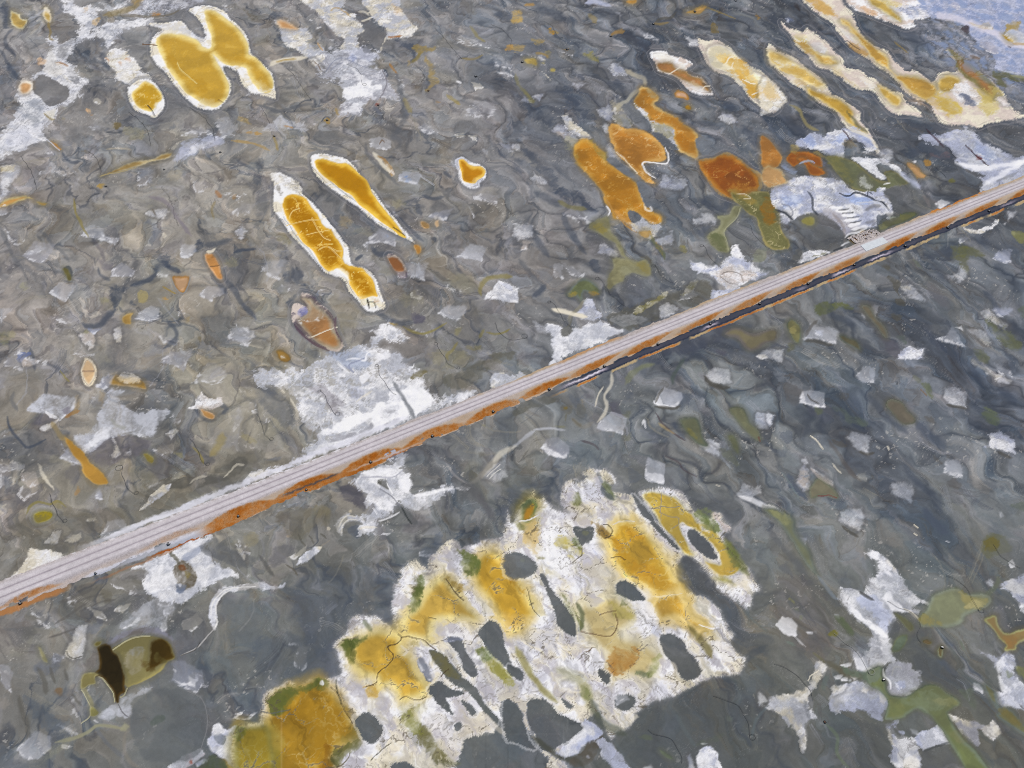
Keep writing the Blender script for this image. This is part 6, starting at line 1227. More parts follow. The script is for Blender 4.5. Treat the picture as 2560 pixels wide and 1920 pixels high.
# scalloped pans of the blue flat
cell = worley(GX * .8 + 2.2 * EDGE[0], GY * .55 + 2.2 * EDGE[1], 5.0, 9)
m = sst(2300, 2370, UU + 0.4 * (160 - VV) + 12 * EDGE[0]) * sst(230, 170, VV - (UU - 2460) * .4)
C = C + (np.array([.84, .84, .91]) - C) * (m * .42 * (1 - sst(.0, .3, cell)) * (.6 + .8 * FIN2).clip(0, 1))[..., None]
C = C + (np.array([.54, .61, .76]) - C) * (m * .6 * sst(.2, .6, cell + .2 * EDGE[1]))[..., None]
paint('''
L 3 0 e4dee8 w=16 a=.85 n=4 t=0 | 1480 130 1600 155 1740 200 1850 240 1960 290 2080 370 2300 410
W 3 0 c0a878 a=.8 f=4 n=3 | 1740 200 1820 220 1900 195 1930 250 1850 250
W 3 0 a88c44 a=.85 f=4 n=3 | 2060 285 2080 210 2180 190 2160 240 2100 260
P 3 0 b89434 c8b480 e=4 f=3 n=2 a=.95 | 2030 300 2120 340 2110 370 2050 340
W 3 0 C a=.7 f=5 | 2060 300 2120 260 2212 280 2212 380 2120 370
L 3 0 b89864 w=6 a=.7 | 2110 370 2212 380 2300 380
W 3 0 463c40 a=.85 f=2 n=4 | 1690 235 1730 225 1740 270 1715 290
W 3 0 2e2a30 a=.85 f=2 n=3 | 2040 395 2090 400 2080 420
E 3 0 b4acb0 a=.85 f=3 | 1910 410 85 38 30
E 3 0 c4bcc4 a=.7 f=3 | 1620 50 40 22 30
E 3 0 705c4c a=.75 f=4 | 1780 490 40 16 20
W 3 0 w a=.7 f=3 n=4 | 1990 610 2050 595 2140 620 2212 650 2300 640 2300 670 2100 640
W 3 0 5c5c3c a=.8 f=3 n=3 | 1930 650 2000 620 2100 640 2212 660 2300 670 2300 700 2100 690 2010 680 2060 740 1990 720
L 3 0 a8a880 w=7 a=.7 | 2100 655 2180 665 2300 680
# ---- 24: dark amber pond on blue salt
S 3 0 B W f=4 n=6 m=.35 k=.2 | 230 1230 330 1170 400 1140 480 1170 560 1130 640 1110 720 1100 830 1150 920 1240 930 1300 850 1300 780 1240 700 1190 650 1250 660 1330 630 1370 540 1350 480 1290 420 1280 320 1270 260 1280
W 3 0 7f98d4 a=.7 f=6 | 280 1200 360 1170 410 1240 370 1270
W 3 0 849cd8 a=.7 f=8 | 560 1230 640 1150 690 1200 620 1240
W 3 0 7f98d4 a=.6 f=8 | 740 1120 880 1200 930 1280 820 1230
L 3 0 C w=9 a=.8 n=3 | 690 1110 800 1150 900 1210 950 1290
S 3 1 B W f=4 n=5 m=.45 b=.5 k=.5 | 60 -60 260 -130 400 -150 600 -110 750 -10 1000 0 1080 190 1000 240 960 300 860 320 700 380 640 350 600 280 450 180 400 180 330 200 250 230 150 270 90 180 30 60
W 3 1 8ca8e4 a=.55 f=8 n=6 | 120 40 260 20 320 60 240 120 130 140
W 3 1 8ca8e4 a=.6 f=7 n=6 | 640 40 760 10 900 60 960 90 800 100
W 3 1 9c98a0 a=.65 f=6 n=8 | 440 180 620 170 740 260 820 310 700 370 600 280
L 3 1 8a8c98 w=3 a=.7 | 110 100 180 120 220 190 160 230
W 3 0 8894ac a=.8 f=3 n=4 | 90 1380 150 1370 200 1430 250 1480 200 1510 120 1440
P 3 0 8a4a06 a4641c e=6 f=1.8 n=3 i=24 k=.25 | 155 1375 200 1320 300 1308 420 1340 465 1380 465 1440 400 1430 350 1390 280 1405 225 1440 180 1410
P 3 0 8a4a06 a4641c e=6 f=1.8 n=3 i=24 k=.25 | 270 1370 330 1375 390 1430 440 1450 495 1495 440 1512 370 1505 330 1440
L 3 0 a0acc4 w=4 a=.8 n=3 | 270 1415 320 1390 380 1390 410 1410
W 3 0 7480a0 a=.7 f=3 | 460 1360 510 1400 490 1440 460 1410
W 3 0 a08c54 a=.7 f=5 | 210 1260 270 1280 260 1320 200 1310
W 3 0 a08c54 a=.7 f=5 | 400 1310 500 1340 480 1370 420 1330
P 3 0 b0742c b88c50 e=5 f=3 n=3 a=.95 i=50 k=.3 | -60 1190 0 1200 60 1270 120 1350 112 1400 60 1450 0 1460 -60 1420
P 3 0 c0945c c0a878 e=5 f=4 n=5 a=.9 k=.6 i=50 | -30 1450 90 1465 160 1545 150 1590 60 1610 0 1620 -60 1560
L 3 0 968b60 w=8 a=.75 | 190 900 270 950 310 1040 370 1100 440 1130
# ---- 25: olive pond with white islets
S 3 0 W w f=2.5 n=5 m=.2 | 730 1370 850 1350 960 1360 1060 1400 1130 1450 1220 1570 1170 1540 1060 1460 980 1400 880 1400
P 3 0 5c6044 706c44 e=6 f=3 n=2 i=25 k=.2 | 490 1350 640 1360 740 1392 800 1440 900 1520 960 1560 1040 1560 1000 1490 1090 1480 1160 1530 1210 1580 1130 1612 1050 1640 980 1665 900 1668 760 1640 680 1580 600 1500 540 1420
W 3 0 74703c a=.7 f=8 n=5 | 520 1370 620 1380 700 1480 740 1580 660 1520 580 1440
S 3 0 W w f=1.5 n=3 m=.3 | 740 1380 850 1375 960 1380 1030 1405 1080 1440 960 1410 950 1470 1020 1545 970 1555 880 1480 800 1430
S 3 0 W w f=1.5 n=3 m=.5 | 790 1525 830 1512 860 1570 900 1600 860 1618 815 1592
W 3 0 W a=.9 f=1.5 n=2 | 1000 1590 1050 1570 1055 1582
S 3 0 B W f=3 n=4 m=.3 | 760 1659 900 1640 1000 1640 1000 1680 900 1700 780 1700
S 3 0 B W f=5 n=4 m=.3 | 960 1290 1060 1300 1080 1370 1030 1400 980 1370
L 3 0 B w=12 a=.75 n=5 | 1140 1480 1200 1540 1320 1620
S 3 0 B w f=5 n=7 m=.35 b=.4 k=.2 | 1600 1130 1700 1105 1780 1140 1850 1220 1950 1270 2050 1310 2120 1360 2212 1340 2500 1280 2500 1500 2212 1540 2080 1590 1900 1655 1860 1659 1860 1560 1780 1490 1640 1420 1620 1380 1640 1330 1560 1290 1500 1250 1400 1220 1310 1190 1320 1140 1420 1150 1500 1160
L 3 0 W w=14 a=.85 n=5 | 1620 1400 1780 1450 1960 1440 2100 1410 2300 1370
L 3 0 W w=14 a=.85 n=6 | 1860 1600 1960 1540 2080 1470 2212 1390
L 3 0 7a7c80 w=6 a=.6 n=5 | 1980 1560 2080 1520 2160 1490
L 3 0 w w=4 a=.7 | 1640 1360 1760 1380 1860 1370 1800 1310
W 3 0 849cd0 a=.5 f=8 | 1790 1220 1900 1290 2000 1380 1880 1380 1800 1300
L 3 0 3c2c34 w=5 a=.9 n=3 | 1370 1110 1440 1190 1520 1270
L 3 0 3c2c34 w=3.4 a=.85 n=3 | 1700 1250 1760 1310 1820 1370 1910 1430
W 3 0 5a2c2c a=.8 f=2 | 1800 1345 1840 1350 1850 1375
L 3 0 4a3a44 w=3 a=.85 n=2 | 640 1120 680 1160 720 1220
W 3 0 6c6048 a=.6 f=5 | 660 1230 720 1220 760 1270 680 1280
P 3 0 b08858 9c7c44 e=4 f=1.5 n=1.5 i=51 | 1200 1415 1240 1405 1300 1445 1320 1480 1362 1510 1350 1540 1290 1532 1250 1485
W 3 0 W a=.8 f=2 | 1230 1395 1275 1390 1280 1415
E 3 0 9c7840 a=.9 | 1380 1405 35 28 30
E 3 0 6e6c38 a=.8 | 1590 1558 34 16
W 3 0 6c5c60 a=.6 f=4 | 1400 1330 1560 1340 1560 1370 1450 1360
E 3 0 24221e a=.9 f=1.5 | 1510 338 24 17 20
L 3 0 8a784c w=4 a=.7 | 1090 360 1150 410 1210 460
E 3 0 3a3434 a=.75 f=3 | 255 65 24 34 -20
W 3 0 8fa2d8 a=.7 f=6 | 150 160 190 150 210 180 170 190
# ---- beside the concrete apron
G 3 1 5f5f60 f=4 n=1.5 | 205 290 300 200 420 185 540 230 640 330 665 420 600 490 480 500 340 490 240 400
G 3 1 606161 f=4 n=1.5 | 1000 0 1120 -60 1300 -20 1400 60 1440 120 1320 180 1180 200 1100 160 1060 80
L 3 1 8a807c w=8 a=.5 n=2 | 560 190 640 280 670 380 660 460
L 3 1 8a807c w=8 a=.45 n=2 | 1340 20 1380 80 1400 130
P 3 1 8a8448 8c8858 e=3 f=1.5 n=1 a=.9 | 290 250 340 210 398 220 402 280 340 288
S 3 1 L w f=2.5 n=3 | 80 190 140 190 190 240 170 278 120 260
L 3 1 333a48 w=6 a=.85 n=2 | 60 150 150 180 220 250
L 3 1 333a48 w=6 a=.85 n=3 | 340 0 380 60 390 150 430 200
L 3 1 333a48 w=4.5 a=.85 n=3 | 610 10 700 40 760 10 860 40 940 80 1000 95 1060 180
L 3 1 333a48 w=3 a=.8 n=3 | 860 40 860 0 900 20
P 3 1 525438 46503c e=5 f=2 n=2 i=52 | 955 300 990 230 1100 212 1160 190 1200 178 1290 192 1210 246 1080 290 970 328
W 3 1 3a4658 a=.85 f=2 | 940 210 990 190 1060 230 1000 260 985 300 950 320
W 3 1 6c6c30 a=.6 f=3 | 1140 200 1220 185 1270 195 1180 240
W 3 1 787850 a=.7 f=3 | 960 310 1000 280 1050 290 1000 325
S 3 1 B W f=1.5 n=2 m=.2 | 1020 225 1060 208 1100 215 1060 238
P 3 1 3a4452 46505e e=5 f=2.5 n=3 i=27 | 690 395 740 350 820 325 900 330 950 345 975 390 960 440 860 470 800 468 720 450
P 3 1 6e480a 5c4418 e=4 f=3 n=5 i=27 | 710 395 770 365 810 330 850 345 930 345 940 375 880 410 800 432 740 438
L 3 1 W w=9 a=.9 n=3 | 540 130 600 140 650 130
L 3 1 W w=8 a=.9 n=3 | 580 165 640 175 690 160
L 3 1 W w=8 a=.9 n=3 | 640 205 700 205 760 190
L 3 1 W w=8 a=.9 n=3 | 660 250 720 240 790 225
L 3 1 W w=8 a=.9 n=3 | 690 290 750 285 800 270
L 3 1 W w=7 a=.9 n=3 | 720 325 790 310 860 300
L 3 1 W w=5 a=.9 n=3 | 670 390 700 360 780 345 860 310
L 3 1 5c5c62 w=3 a=.8 n=3 | 600 155 700 150
L 3 1 5c5c62 w=3 a=.8 n=3 | 640 190 740 175
L 3 1 5c5c62 w=3 a=.8 n=3 | 680 228 790 210
L 3 1 5c5c62 w=3 a=.8 n=3 | 700 270 810 250
L 3 1 6c6c70 w=10 a=.7 n=3 | 840 160 900 130 980 120
L 3 1 6c6c70 w=10 a=.6 n=4 | 840 270 920 250 900 300
L 3 1 w w=4 a=.8 n=3 | 760 100 860 90 960 90 1060 180
W 3 1 W a=.8 f=2 n=4 | 630 460 690 425 710 440 650 480
L 3 1 383c44 w=5 a=.8 n=3 | 560 510 640 475 720 435
W 3 1 646444 a=.8 f=2.5 n=4 | 380 560 440 540 480 510 520 500 520 520 460 550
W 3 1 55544e a=.5 f=3 n=6 | 230 530 280 500 300 560 260 620 150 640
''')
paint('''
# ---- roadside scrub with crumbs, salt beside the road
W 0 2 625f56 a=.55 f=10 n=9 | 0 1600 0 1400 250 1150 700 1110 1000 1040 1300 900 1700 760 2212 560 2212 700 2000 860 1800 960 1500 1060 1300 1200 1000 1290 800 1370 500 1500 260 1480 100 1659
W 0 2 54534e a=.7 f=3 n=8 | 1360 840 1560 800 1700 820 1600 900 1500 900 1300 980 1200 1080 1260 960
W 0 2 54534e a=.6 f=3 n=8 | 1900 720 2060 640 2130 680 2080 780 1900 840 1700 900 1800 800
S 0 2 C w f=1.5 n=8 m=.9 a=.8 k=0 | 1190 1090 1300 960 1380 890 1470 870 1440 940 1370 1000 1260 1070
S 0 2 C w f=1.5 n=8 m=.9 a=.7 k=0 | 400 1370 470 1300 520 1280 480 1370
S 0 2 C w f=1.5 n=8 m=.9 a=.7 k=0 | 570 1350 640 1300 690 1290 700 1340 620 1370
W 0 2 C a=.5 f=1.5 n=9 | 720 1190 760 1150 830 1140 830 1180 780 1200
L 0 2 C w=5 a=.6 n=7 | 1940 800 2040 720 2120 700
L 0 2 C w=5 a=.5 n=7 | 1640 850 1720 810 1790 790
W 0 2 w a=.8 f=4 n=9 | 1530 1080 1600 1030 1720 980 1800 970 1850 980 1740 1040 1600 1100
L 0 2 W w=9 a=.75 n=5 | 900 1340 1100 1250 1300 1180 1480 1130 1560 1100
W 0 2 w a=.6 f=6 n=6 | 940 1200 1060 1180 1080 1250 980 1300 900 1300
S 0 2 W C f=4 n=3 m=.1 k=0 | 100 1659 190 1560 250 1450 300 1420 440 1440 540 1480 400 1560 240 1640 160 1680
S 0 2 W w f=4 n=5 m=.15 k=0 i=60 | 1120 1595 1300 1505 1480 1440 1600 1390 1780 1310 1835 1310 1830 1360 1750 1420 1820 1480 1880 1560 1980 1600 2050 1659 1900 1680 1850 1740 1760 1770 1680 1830 1560 1910 1440 1900 1340 1840 1280 1790 1240 1730 1260 1640 1220 1600
W 0 2 8c94a8 a=.7 f=4 n=4 | 1570 1490 1680 1430 1760 1400 1700 1480 1600 1540
W 0 2 585648 a=.95 f=1.8 n=2 | 1465 1470 1490 1440 1530 1495 1545 1545 1560 1560 1580 1640 1540 1660 1535 1570 1500 1510
W 0 2 5c5444 a=.9 f=5 n=6 | 1540 1550 1600 1540 1660 1600 1690 1680 1640 1760 1540 1780 1520 1700 1510 1620
W 0 2 74401c a=.85 f=5 | 1550 1580 1590 1570 1600 1610 1560 1620
W 0 2 8c7c3c a=.6 f=5 | 1590 1620 1640 1640 1620 1670
W 0 2 6c7890 a=.85 f=3 n=3 | 1520 1720 1600 1730 1590 1790 1550 1810 1525 1770
W 0 2 W a=.9 f=2 n=2 | 1535 1730 1570 1725 1560 1755
W 0 2 5c5e64 a=.7 f=5 n=6 | 1740 1440 1800 1340 1850 1330 2000 1420 2212 1500 2100 1600 1900 1520
S 0 2 C w f=2 n=3 m=.5 | 2050 1410 2090 1420 2120 1470 2110 1510 2070 1460
W 0 2 968c6c a=.5 f=8 | 2100 1300 2200 1290 2230 1380 2140 1400
S 1 2 w W f=7 n=8 m=.75 b=.9 k=.15 i=61 | -40 -60 60 -130 160 -140 280 -110 430 -130 520 -210 600 -280 700 -260 800 -300 930 -340 1000 -390 1080 -460 1150 -510 1250 -480 1290 -440 1290 -360 1200 -370 1100 -370 1070 -320 1130 -320 1230 -290 1300 -220 1260 -180 1420 -120 1440 -40 1480 60 1540 130 1640 110 1800 90 1900 60 1780 150 1500 260 1300 330 1100 400 900 470 760 520 600 600 460 650 360 700 200 760 60 800 -100 860 -100 800 80 730 200 720 320 690 420 580 470 500 490 400 430 330 380 240 350 160 300 60 180 30 80 20 20 -10
W 1 1 8494b4 a=.5 f=10 n=6 | 600 1390 760 1370 900 1350 980 1400 940 1440 1010 1480 860 1540 760 1500 680 1450
L 1 1 W w=4 a=.7 n=2 | 780 1450 860 1440 940 1460 960 1400 1000 1380
L 1 1 8a90a8 w=3 a=.7 n=2 | 760 1490 840 1560 800 1500 860 1470 940 1440
L 1 1 W w=3 a=.7 n=2 | 700 1480 800 1560 760 1520
W 1 1 W a=.95 f=4 n=6 | 1040 1400 1110 1360 1170 1390 1140 1450 1060 1465
W 1 1 W a=.9 f=4 n=7 | 900 1600 960 1570 980 1600 920 1650
W 1 2 7c7880 a=.5 f=5 n=8 | 600 140 680 170 760 280 700 270 620 200
W 1 2 8c8890 a=.55 f=7 n=8 | 460 30 540 0 640 60 720 120 760 200 660 160 540 90
W 1 2 8690b8 a=.4 f=12 n=6 | 820 30 940 60 900 160 820 120
W 1 2 W a=1 f=5 n=8 | 1010 240 1060 150 1130 130 1150 70 1220 80 1280 150 1330 240 1280 310 1120 370 1020 380 1000 300
W 1 2 W a=1 f=4 n=8 | 1260 90 1330 40 1400 40 1500 100 1500 170 1380 250 1310 190
W 1 2 W a=.95 f=4 n=8 | 640 370 740 310 860 270 980 260 1000 290 860 360 740 420 600 440 540 410
W 1 2 W a=.6 f=8 n=8 | 640 470 800 420 1000 370 1200 350 1000 420 760 500 500 600
W 1 2 808088 a=.75 f=3 n=8 | 620 485 700 450 880 420 1000 350 990 400 800 470 640 510
W 1 2 78787e a=.8 f=3 n=6 | 1100 235 1160 222 1215 230 1180 262 1120 265
W 1 2 85858c a=.7 f=3 n=6 | 1130 360 1190 310 1240 310 1200 350
L 1 2 6c7078 w=10 a=.85 n=4 | 1180 -20 1235 60 1290 160 1370 290
L 1 2 C w=5 a=.6 n=4 | 860 150 940 100 1000 60
W 1 2 C a=.8 f=6 n=4 | -60 780 60 740 100 780 0 830
L 1 2 C w=5 a=.6 n=3 | 220 50 250 80
L 1 2 C w=5 a=.6 n=4 | 300 120 330 180 360 240
S 2 1 W w f=4 n=4 m=.08 k=0 i=62 | 300 1140 380 1150 440 1190 430 1250 500 1240 520 1190 590 1170 700 1130 800 1115 900 1180 970 1200 880 1250 760 1310 600 1370 460 1430 340 1485 370 1400 350 1320 330 1220
L 2 1 6c6c64 w=4 a=.8 n=2 | 440 1190 500 1150 520 1080
G 2 1 72726c f=2 n=2 | 440 1190 510 1165 525 1210 460 1252 432 1235
L 2 1 C w=9 a=.9 n=3 | 360 1010 440 1035 540 1062 650 1085
W 2 1 5a584e a=.7 f=6 n=8 | 830 1090 1000 1000 1200 930 1400 850 1600 780 1700 790 1720 900 1600 970 1400 1040 1200 1120 1000 1190 900 1170
S 2 1 C u f=1.5 n=8 m=.9 a=.7 k=0 | 1050 1010 1180 960 1280 900 1340 870 1280 950 1160 1010 1080 1060
S 2 1 C u f=1.5 n=8 m=.9 a=.6 k=0 | 1460 880 1540 800 1600 780 1560 850 1480 890
W 2 1 9c9ea2 a=.75 f=2 n=6 | 1420 940 1480 880 1560 850 1590 890 1520 930
W 2 1 9c9ea2 a=.75 f=2 n=6 | 840 1100 960 1060 1060 1080 1160 1080 1160 1120 960 1170 900 1150
S 2 1 w W f=3 n=8 m=.5 k=0 | 1290 970 1340 965 1420 1000 1385 1045 1300 1085 1280 1030
S 2 1 w B f=3 n=4 m=.3 | 1700 1010 1740 860 1800 850 1960 830 1880 880 1760 950
S 2 1 B W f=3 n=3 m=.25 i=63 | 1550 600 1740 640 1850 620 1900 560 1905 500 1950 470 2000 580 2100 640 2212 700 2100 730 1980 800 1880 840 1780 760 1660 700 1580 660
S 2 1 W K f=2.5 n=4 m=.5 i=63 | 1670 700 1760 680 1860 655 1960 650 2120 710 2080 750 2000 800 1940 830 1870 830 1820 770 1740 720
L 2 1 7c7470 w=2.2 a=.6 | 1820 700 1900 690 1980 720 2000 790
L 2 1 7c7470 w=2.2 a=.6 | 1810 740 1880 790 1960 800
L 1 1 544f44 w=10 a=.4 n=7 | 1860 1520 2000 1460 2150 1400
W 1 1 5c5a4e a=.6 f=7 n=8 | 1600 1620 1800 1520 2000 1440 2212 1370 2212 1440 2000 1540 1900 1659 1700 1700
W 1 1 8e8860 a=.6 f=5 n=3 | 1720 1160 1760 1180 1740 1240 1720 1220
L 1 1 857c4c w=9 a=.6 | 1970 1190 1930 1260
L 1 1 857c4c w=7 a=.7 | 1740 1300 1700 1370 1650 1410 1660 1450
W 1 1 7c7450 a=.55 f=7 n=4 | 1810 1330 1880 1320 1940 1360 1860 1370
W 1 1 6c6444 a=.8 f=2.5 n=4 | 1330 1590 1390 1560 1480 1540 1440 1590 1360 1615
L 1 1 8b8048 w=11 a=.75 | 1950 900 1930 840 1980 760 2080 735 2212 740
L 1 1 857b44 w=5 a=.7 n=3 | 1990 1210 2060 1230 2130 1220 2200 1180
W 1 1 8a8462 a=.4 f=14 n=6 | 1500 1420 1700 1380 1860 1420 1760 1520 1560 1500
S 1 1 w C f=3 n=7 m=.4 k=0 | 2030 1659 2060 1570 2150 1550 2250 1600 2300 1560 2400 1700 2100 1740
# ---- south of the road
S 1 2 w W f=9 n=6 m=.55 k=0 i=64 | 890 780 960 750 1080 700 1190 640 1285 610 1280 700 1330 790 1350 870 1320 950 1400 970 1560 920 1700 890 1722 920 1600 970 1560 1030 1440 1040 1340 1090 1260 1050 1200 1090 1040 1180 1060 1250 1000 1310 880 1250 930 1190 920 1140 970 1100 950 1000 930 930 880 880 840 840
W 1 2 W a=.95 f=3 n=5 | 920 775 980 740 1090 720 1160 745 1120 775 1000 775
W 1 2 W a=.9 f=6 n=5 | 1070 1010 1130 990 1190 1040 1140 1070
W 1 2 W a=.9 f=5 n=6 | 1230 840 1320 810 1350 860 1310 930 1250 890
L 1 2 W w=9 a=.8 n=4 | 1360 970 1500 950 1600 920 1700 910
L 1 2 W w=5 a=.8 n=2 | 1060 1180 1160 1150 1240 1110
L 1 2 W w=3 a=.7 | 1010 1070 1050 1130
L 1 2 a8a9b4 w=3 a=.7 | 900 810 1050 800 1180 810 1280 740
W 1 2 5a5a54 a=.95 f=2 n=2 | 1050 860 1080 838 1130 840 1150 910 1120 900
L 1 2 W w=4 a=.8 | 1130 850 1150 900 1180 950
L 1 2 C w=6 a=.6 n=5 | 890 1250 960 1240 1040 1240
L 1 2 777882 w=3 a=.7 | 1060 900 1180 980 1260 1080
L 1 2 333a3a w=4 a=.8 n=4 | 1250 1060 1300 1140 1350 1210
S 1 2 b0aca0 w f=3 n=3 m=.5 k=0 a=.85 | 705 1210 740 1150 800 1130 920 1175 900 1200 820 1190 780 1210 755 1250 742 1300 715 1260
L 1 2 dcd8cc w=3 a=.7 | 720 1240 740 1180 790 1140 860 1150
L 1 2 dcd8cc w=3 a=.7 | 740 1290 750 1220 800 1175 880 1180
S 1 2 C w f=2.5 n=3 m=.1 k=0 | 358 1562 380 1500 480 1425 575 1400 530 1460 450 1530
W 1 2 C a=.6 f=3 n=7 | 300 1490 360 1450 430 1400 420 1450 330 1520
L 1 2 8b8478 w=3 a=.7 | 560 1400 640 1350
L 1 2 C w=14 a=.75 n=5 | 2240 530 2120 600 2020 720 1960 800
S 1 2 9ea2a8 w f=4 n=4 m=.4 k=0 a=.8 | 1960 820 2040 700 2140 670 2170 800 2080 830
L 1 2 dcdad4 w=2.5 a=.7 n=3 | 2000 800 2060 740 2120 690
L 1 2 dcdad4 w=2.5 a=.7 n=3 | 2020 820 2080 760 2120 740
L 1 2 8c8880 w=14 a=.6 | 2040 660 1960 780 1850 860
W 1 2 9a9a9e a=.7 f=3 n=2 | 1660 880 1720 860 1840 900 1800 920
L 1 2 a09c9c w=5 a=.6 | 1640 680 1720 790 1820 860
E 1 2 dccfb4 a=.95 f=1.5 | 815 1100 15 15
E 1 2 e8dcc4 a=.95 f=1.5 | 630 1250 14 14
E 1 2 c0ae98 a=.9 f=2 | 275 1315 15 12
E 1 2 8c8264 a=.5 f=8 | 560 1105 70 60
E 1 2 5c5a54 a=.6 f=5 | 1955 605 24 18
W 1 2 5e5c50 a=.6 f=2 n=6 | 1830 680 1860 760 1900 800 1850 840 1830 760
W 1 2 86845c a=.7 f=3 | 1960 350 1990 345 1980 365
L 1 2 5a564c w=4 a=.7 n=4 | 260 1560 320 1600 360 1659
W 1 2 6a6452 a=.5 f=8 n=8 | 180 1150 320 1060 460 1080 600 1040 640 1200 500 1240 400 1330 300 1350
L 1 2 5c5a52 w=4 a=.7 n=5 | 460 1300 500 1380
L 1 2 5c5a52 w=4 a=.7 n=5 | 360 1290 420 1400
L 1 2 5c5a52 w=4 a=.7 n=5 | 560 1290 600 1340
W 2 2 5a5a52 a=.7 f=3 n=6 | 0 240 60 180 200 130 370 110 360 160 200 200 60 260 0 290
E 2 2 66645c a=.7 f=3 | 475 215 52 46
E 2 2 7a6424 a=.85 f=2 | 460 208 14 14
W 2 2 60605a a=.6 f=2 n=6 | 570 180 640 210 620 280 560 300
L 2 2 6c6a5c w=5 a=.7 | 470 260 460 320
L 2 2 6c685c w=7 a=.75 n=3 | 520 300 560 340 600 370
W 2 2 7c7a5c a=.7 f=3 | 370 360 420 345 470 360 440 378
W 2 2 9a8c74 a=.5 f=4 n=6 | 600 130 620 190
W 0 3 w a=.55 f=8 n=7 | 1000 440 1180 320 1250 250 1400 180 1500 260 1470 330 1400 420 1280 440 1160 460
W 0 3 8c8ea0 a=.65 f=7 n=3 | 880 620 1000 500 1120 450 1300 430 1420 470 1500 580 1480 640 1440 560 1300 500 1150 490 1000 560
W 0 3 W a=.6 f=4 n=8 | 1060 450 1140 400 1220 330 1220 380 1120 440
W 0 3 W a=.5 f=4 n=8 | 1380 440 1440 380 1440 460 1400 470
S 0 3 W C f=3 n=5 m=.15 k=0 | 568 640 620 560 690 450 740 440 735 520 725 620 700 690 640 705 590 680
L 0 3 4e4c46 w=3 a=.7 n=3 | 570 650 600 700 660 712 710 690
W 0 3 B a=.55 f=9 n=7 | 1480 720 1520 800 1480 900 1600 960 1700 1000 1760 900 1700 820 1600 750
W 0 3 W a=.5 f=5 n=7 | 1640 880 1700 900 1690 960 1640 940
W 0 3 W a=.6 f=3 n=5 | 1470 870 1520 900 1600 940 1540 930
S 0 3 b8b6b4 w f=3 n=3 m=.4 k=0 i=0 | 1800 350 1820 230 1880 125 1980 92 2212 60 2400 80 2450 60 2420 110 2212 110 2000 132 1930 170 1880 250 1880 340 1880 440 1850 470 1830 380
L 0 3 ecebe8 w=3 a=.7 | 1820 350 1840 240 1900 160 1990 110 2212 90
L 0 3 ecebe8 w=3 a=.7 | 1870 340 1870 250 1920 170 2000 120
L 0 3 ecebe8 w=4 a=.8 | 1850 350 1880 400 1850 460
L 0 3 b8b6b4 w=3 a=.8 | 1850 460 1780 530 1700 620 1560 690
L 0 3 4a4844 w=2 a=.6 | 1730 570 1680 640 1560 690
W 0 3 77767a a=.6 f=4 | 1960 160 2120 170 2140 200 2000 180
W 0 3 w a=.75 f=6 n=7 | 850 1220 920 1140 1050 1060 1160 1000 1300 960 1280 1010 1140 1110 1130 1200 1060 1220 1000 1200 920 1240
L 0 3 5c5a5c w=3 a=.7 | 1020 1110 1060 1180 1110 1220
W 0 3 L a=.8 f=4 n=8 | 0 780 60 790 110 840 80 900 100 1000 40 960 0 900
W 0 3 w a=.8 f=6 n=7 | 160 1500 220 1420 330 1360 420 1400 420 1490 320 1570 220 1570
W 0 3 C a=.6 f=2 n=8 | 1040 260 1120 240 1060 320 1000 300
W 0 3 C a=.5 f=2 n=9 | 760 260 880 310 940 400 820 360
W 0 3 C a=.4 f=2 n=9 | 1560 380 1700 320 1740 380 1660 480 1580 460
W 0 3 88837c a=.6 f=5 | 0 1080 60 1060 80 1120 30 1140
''')
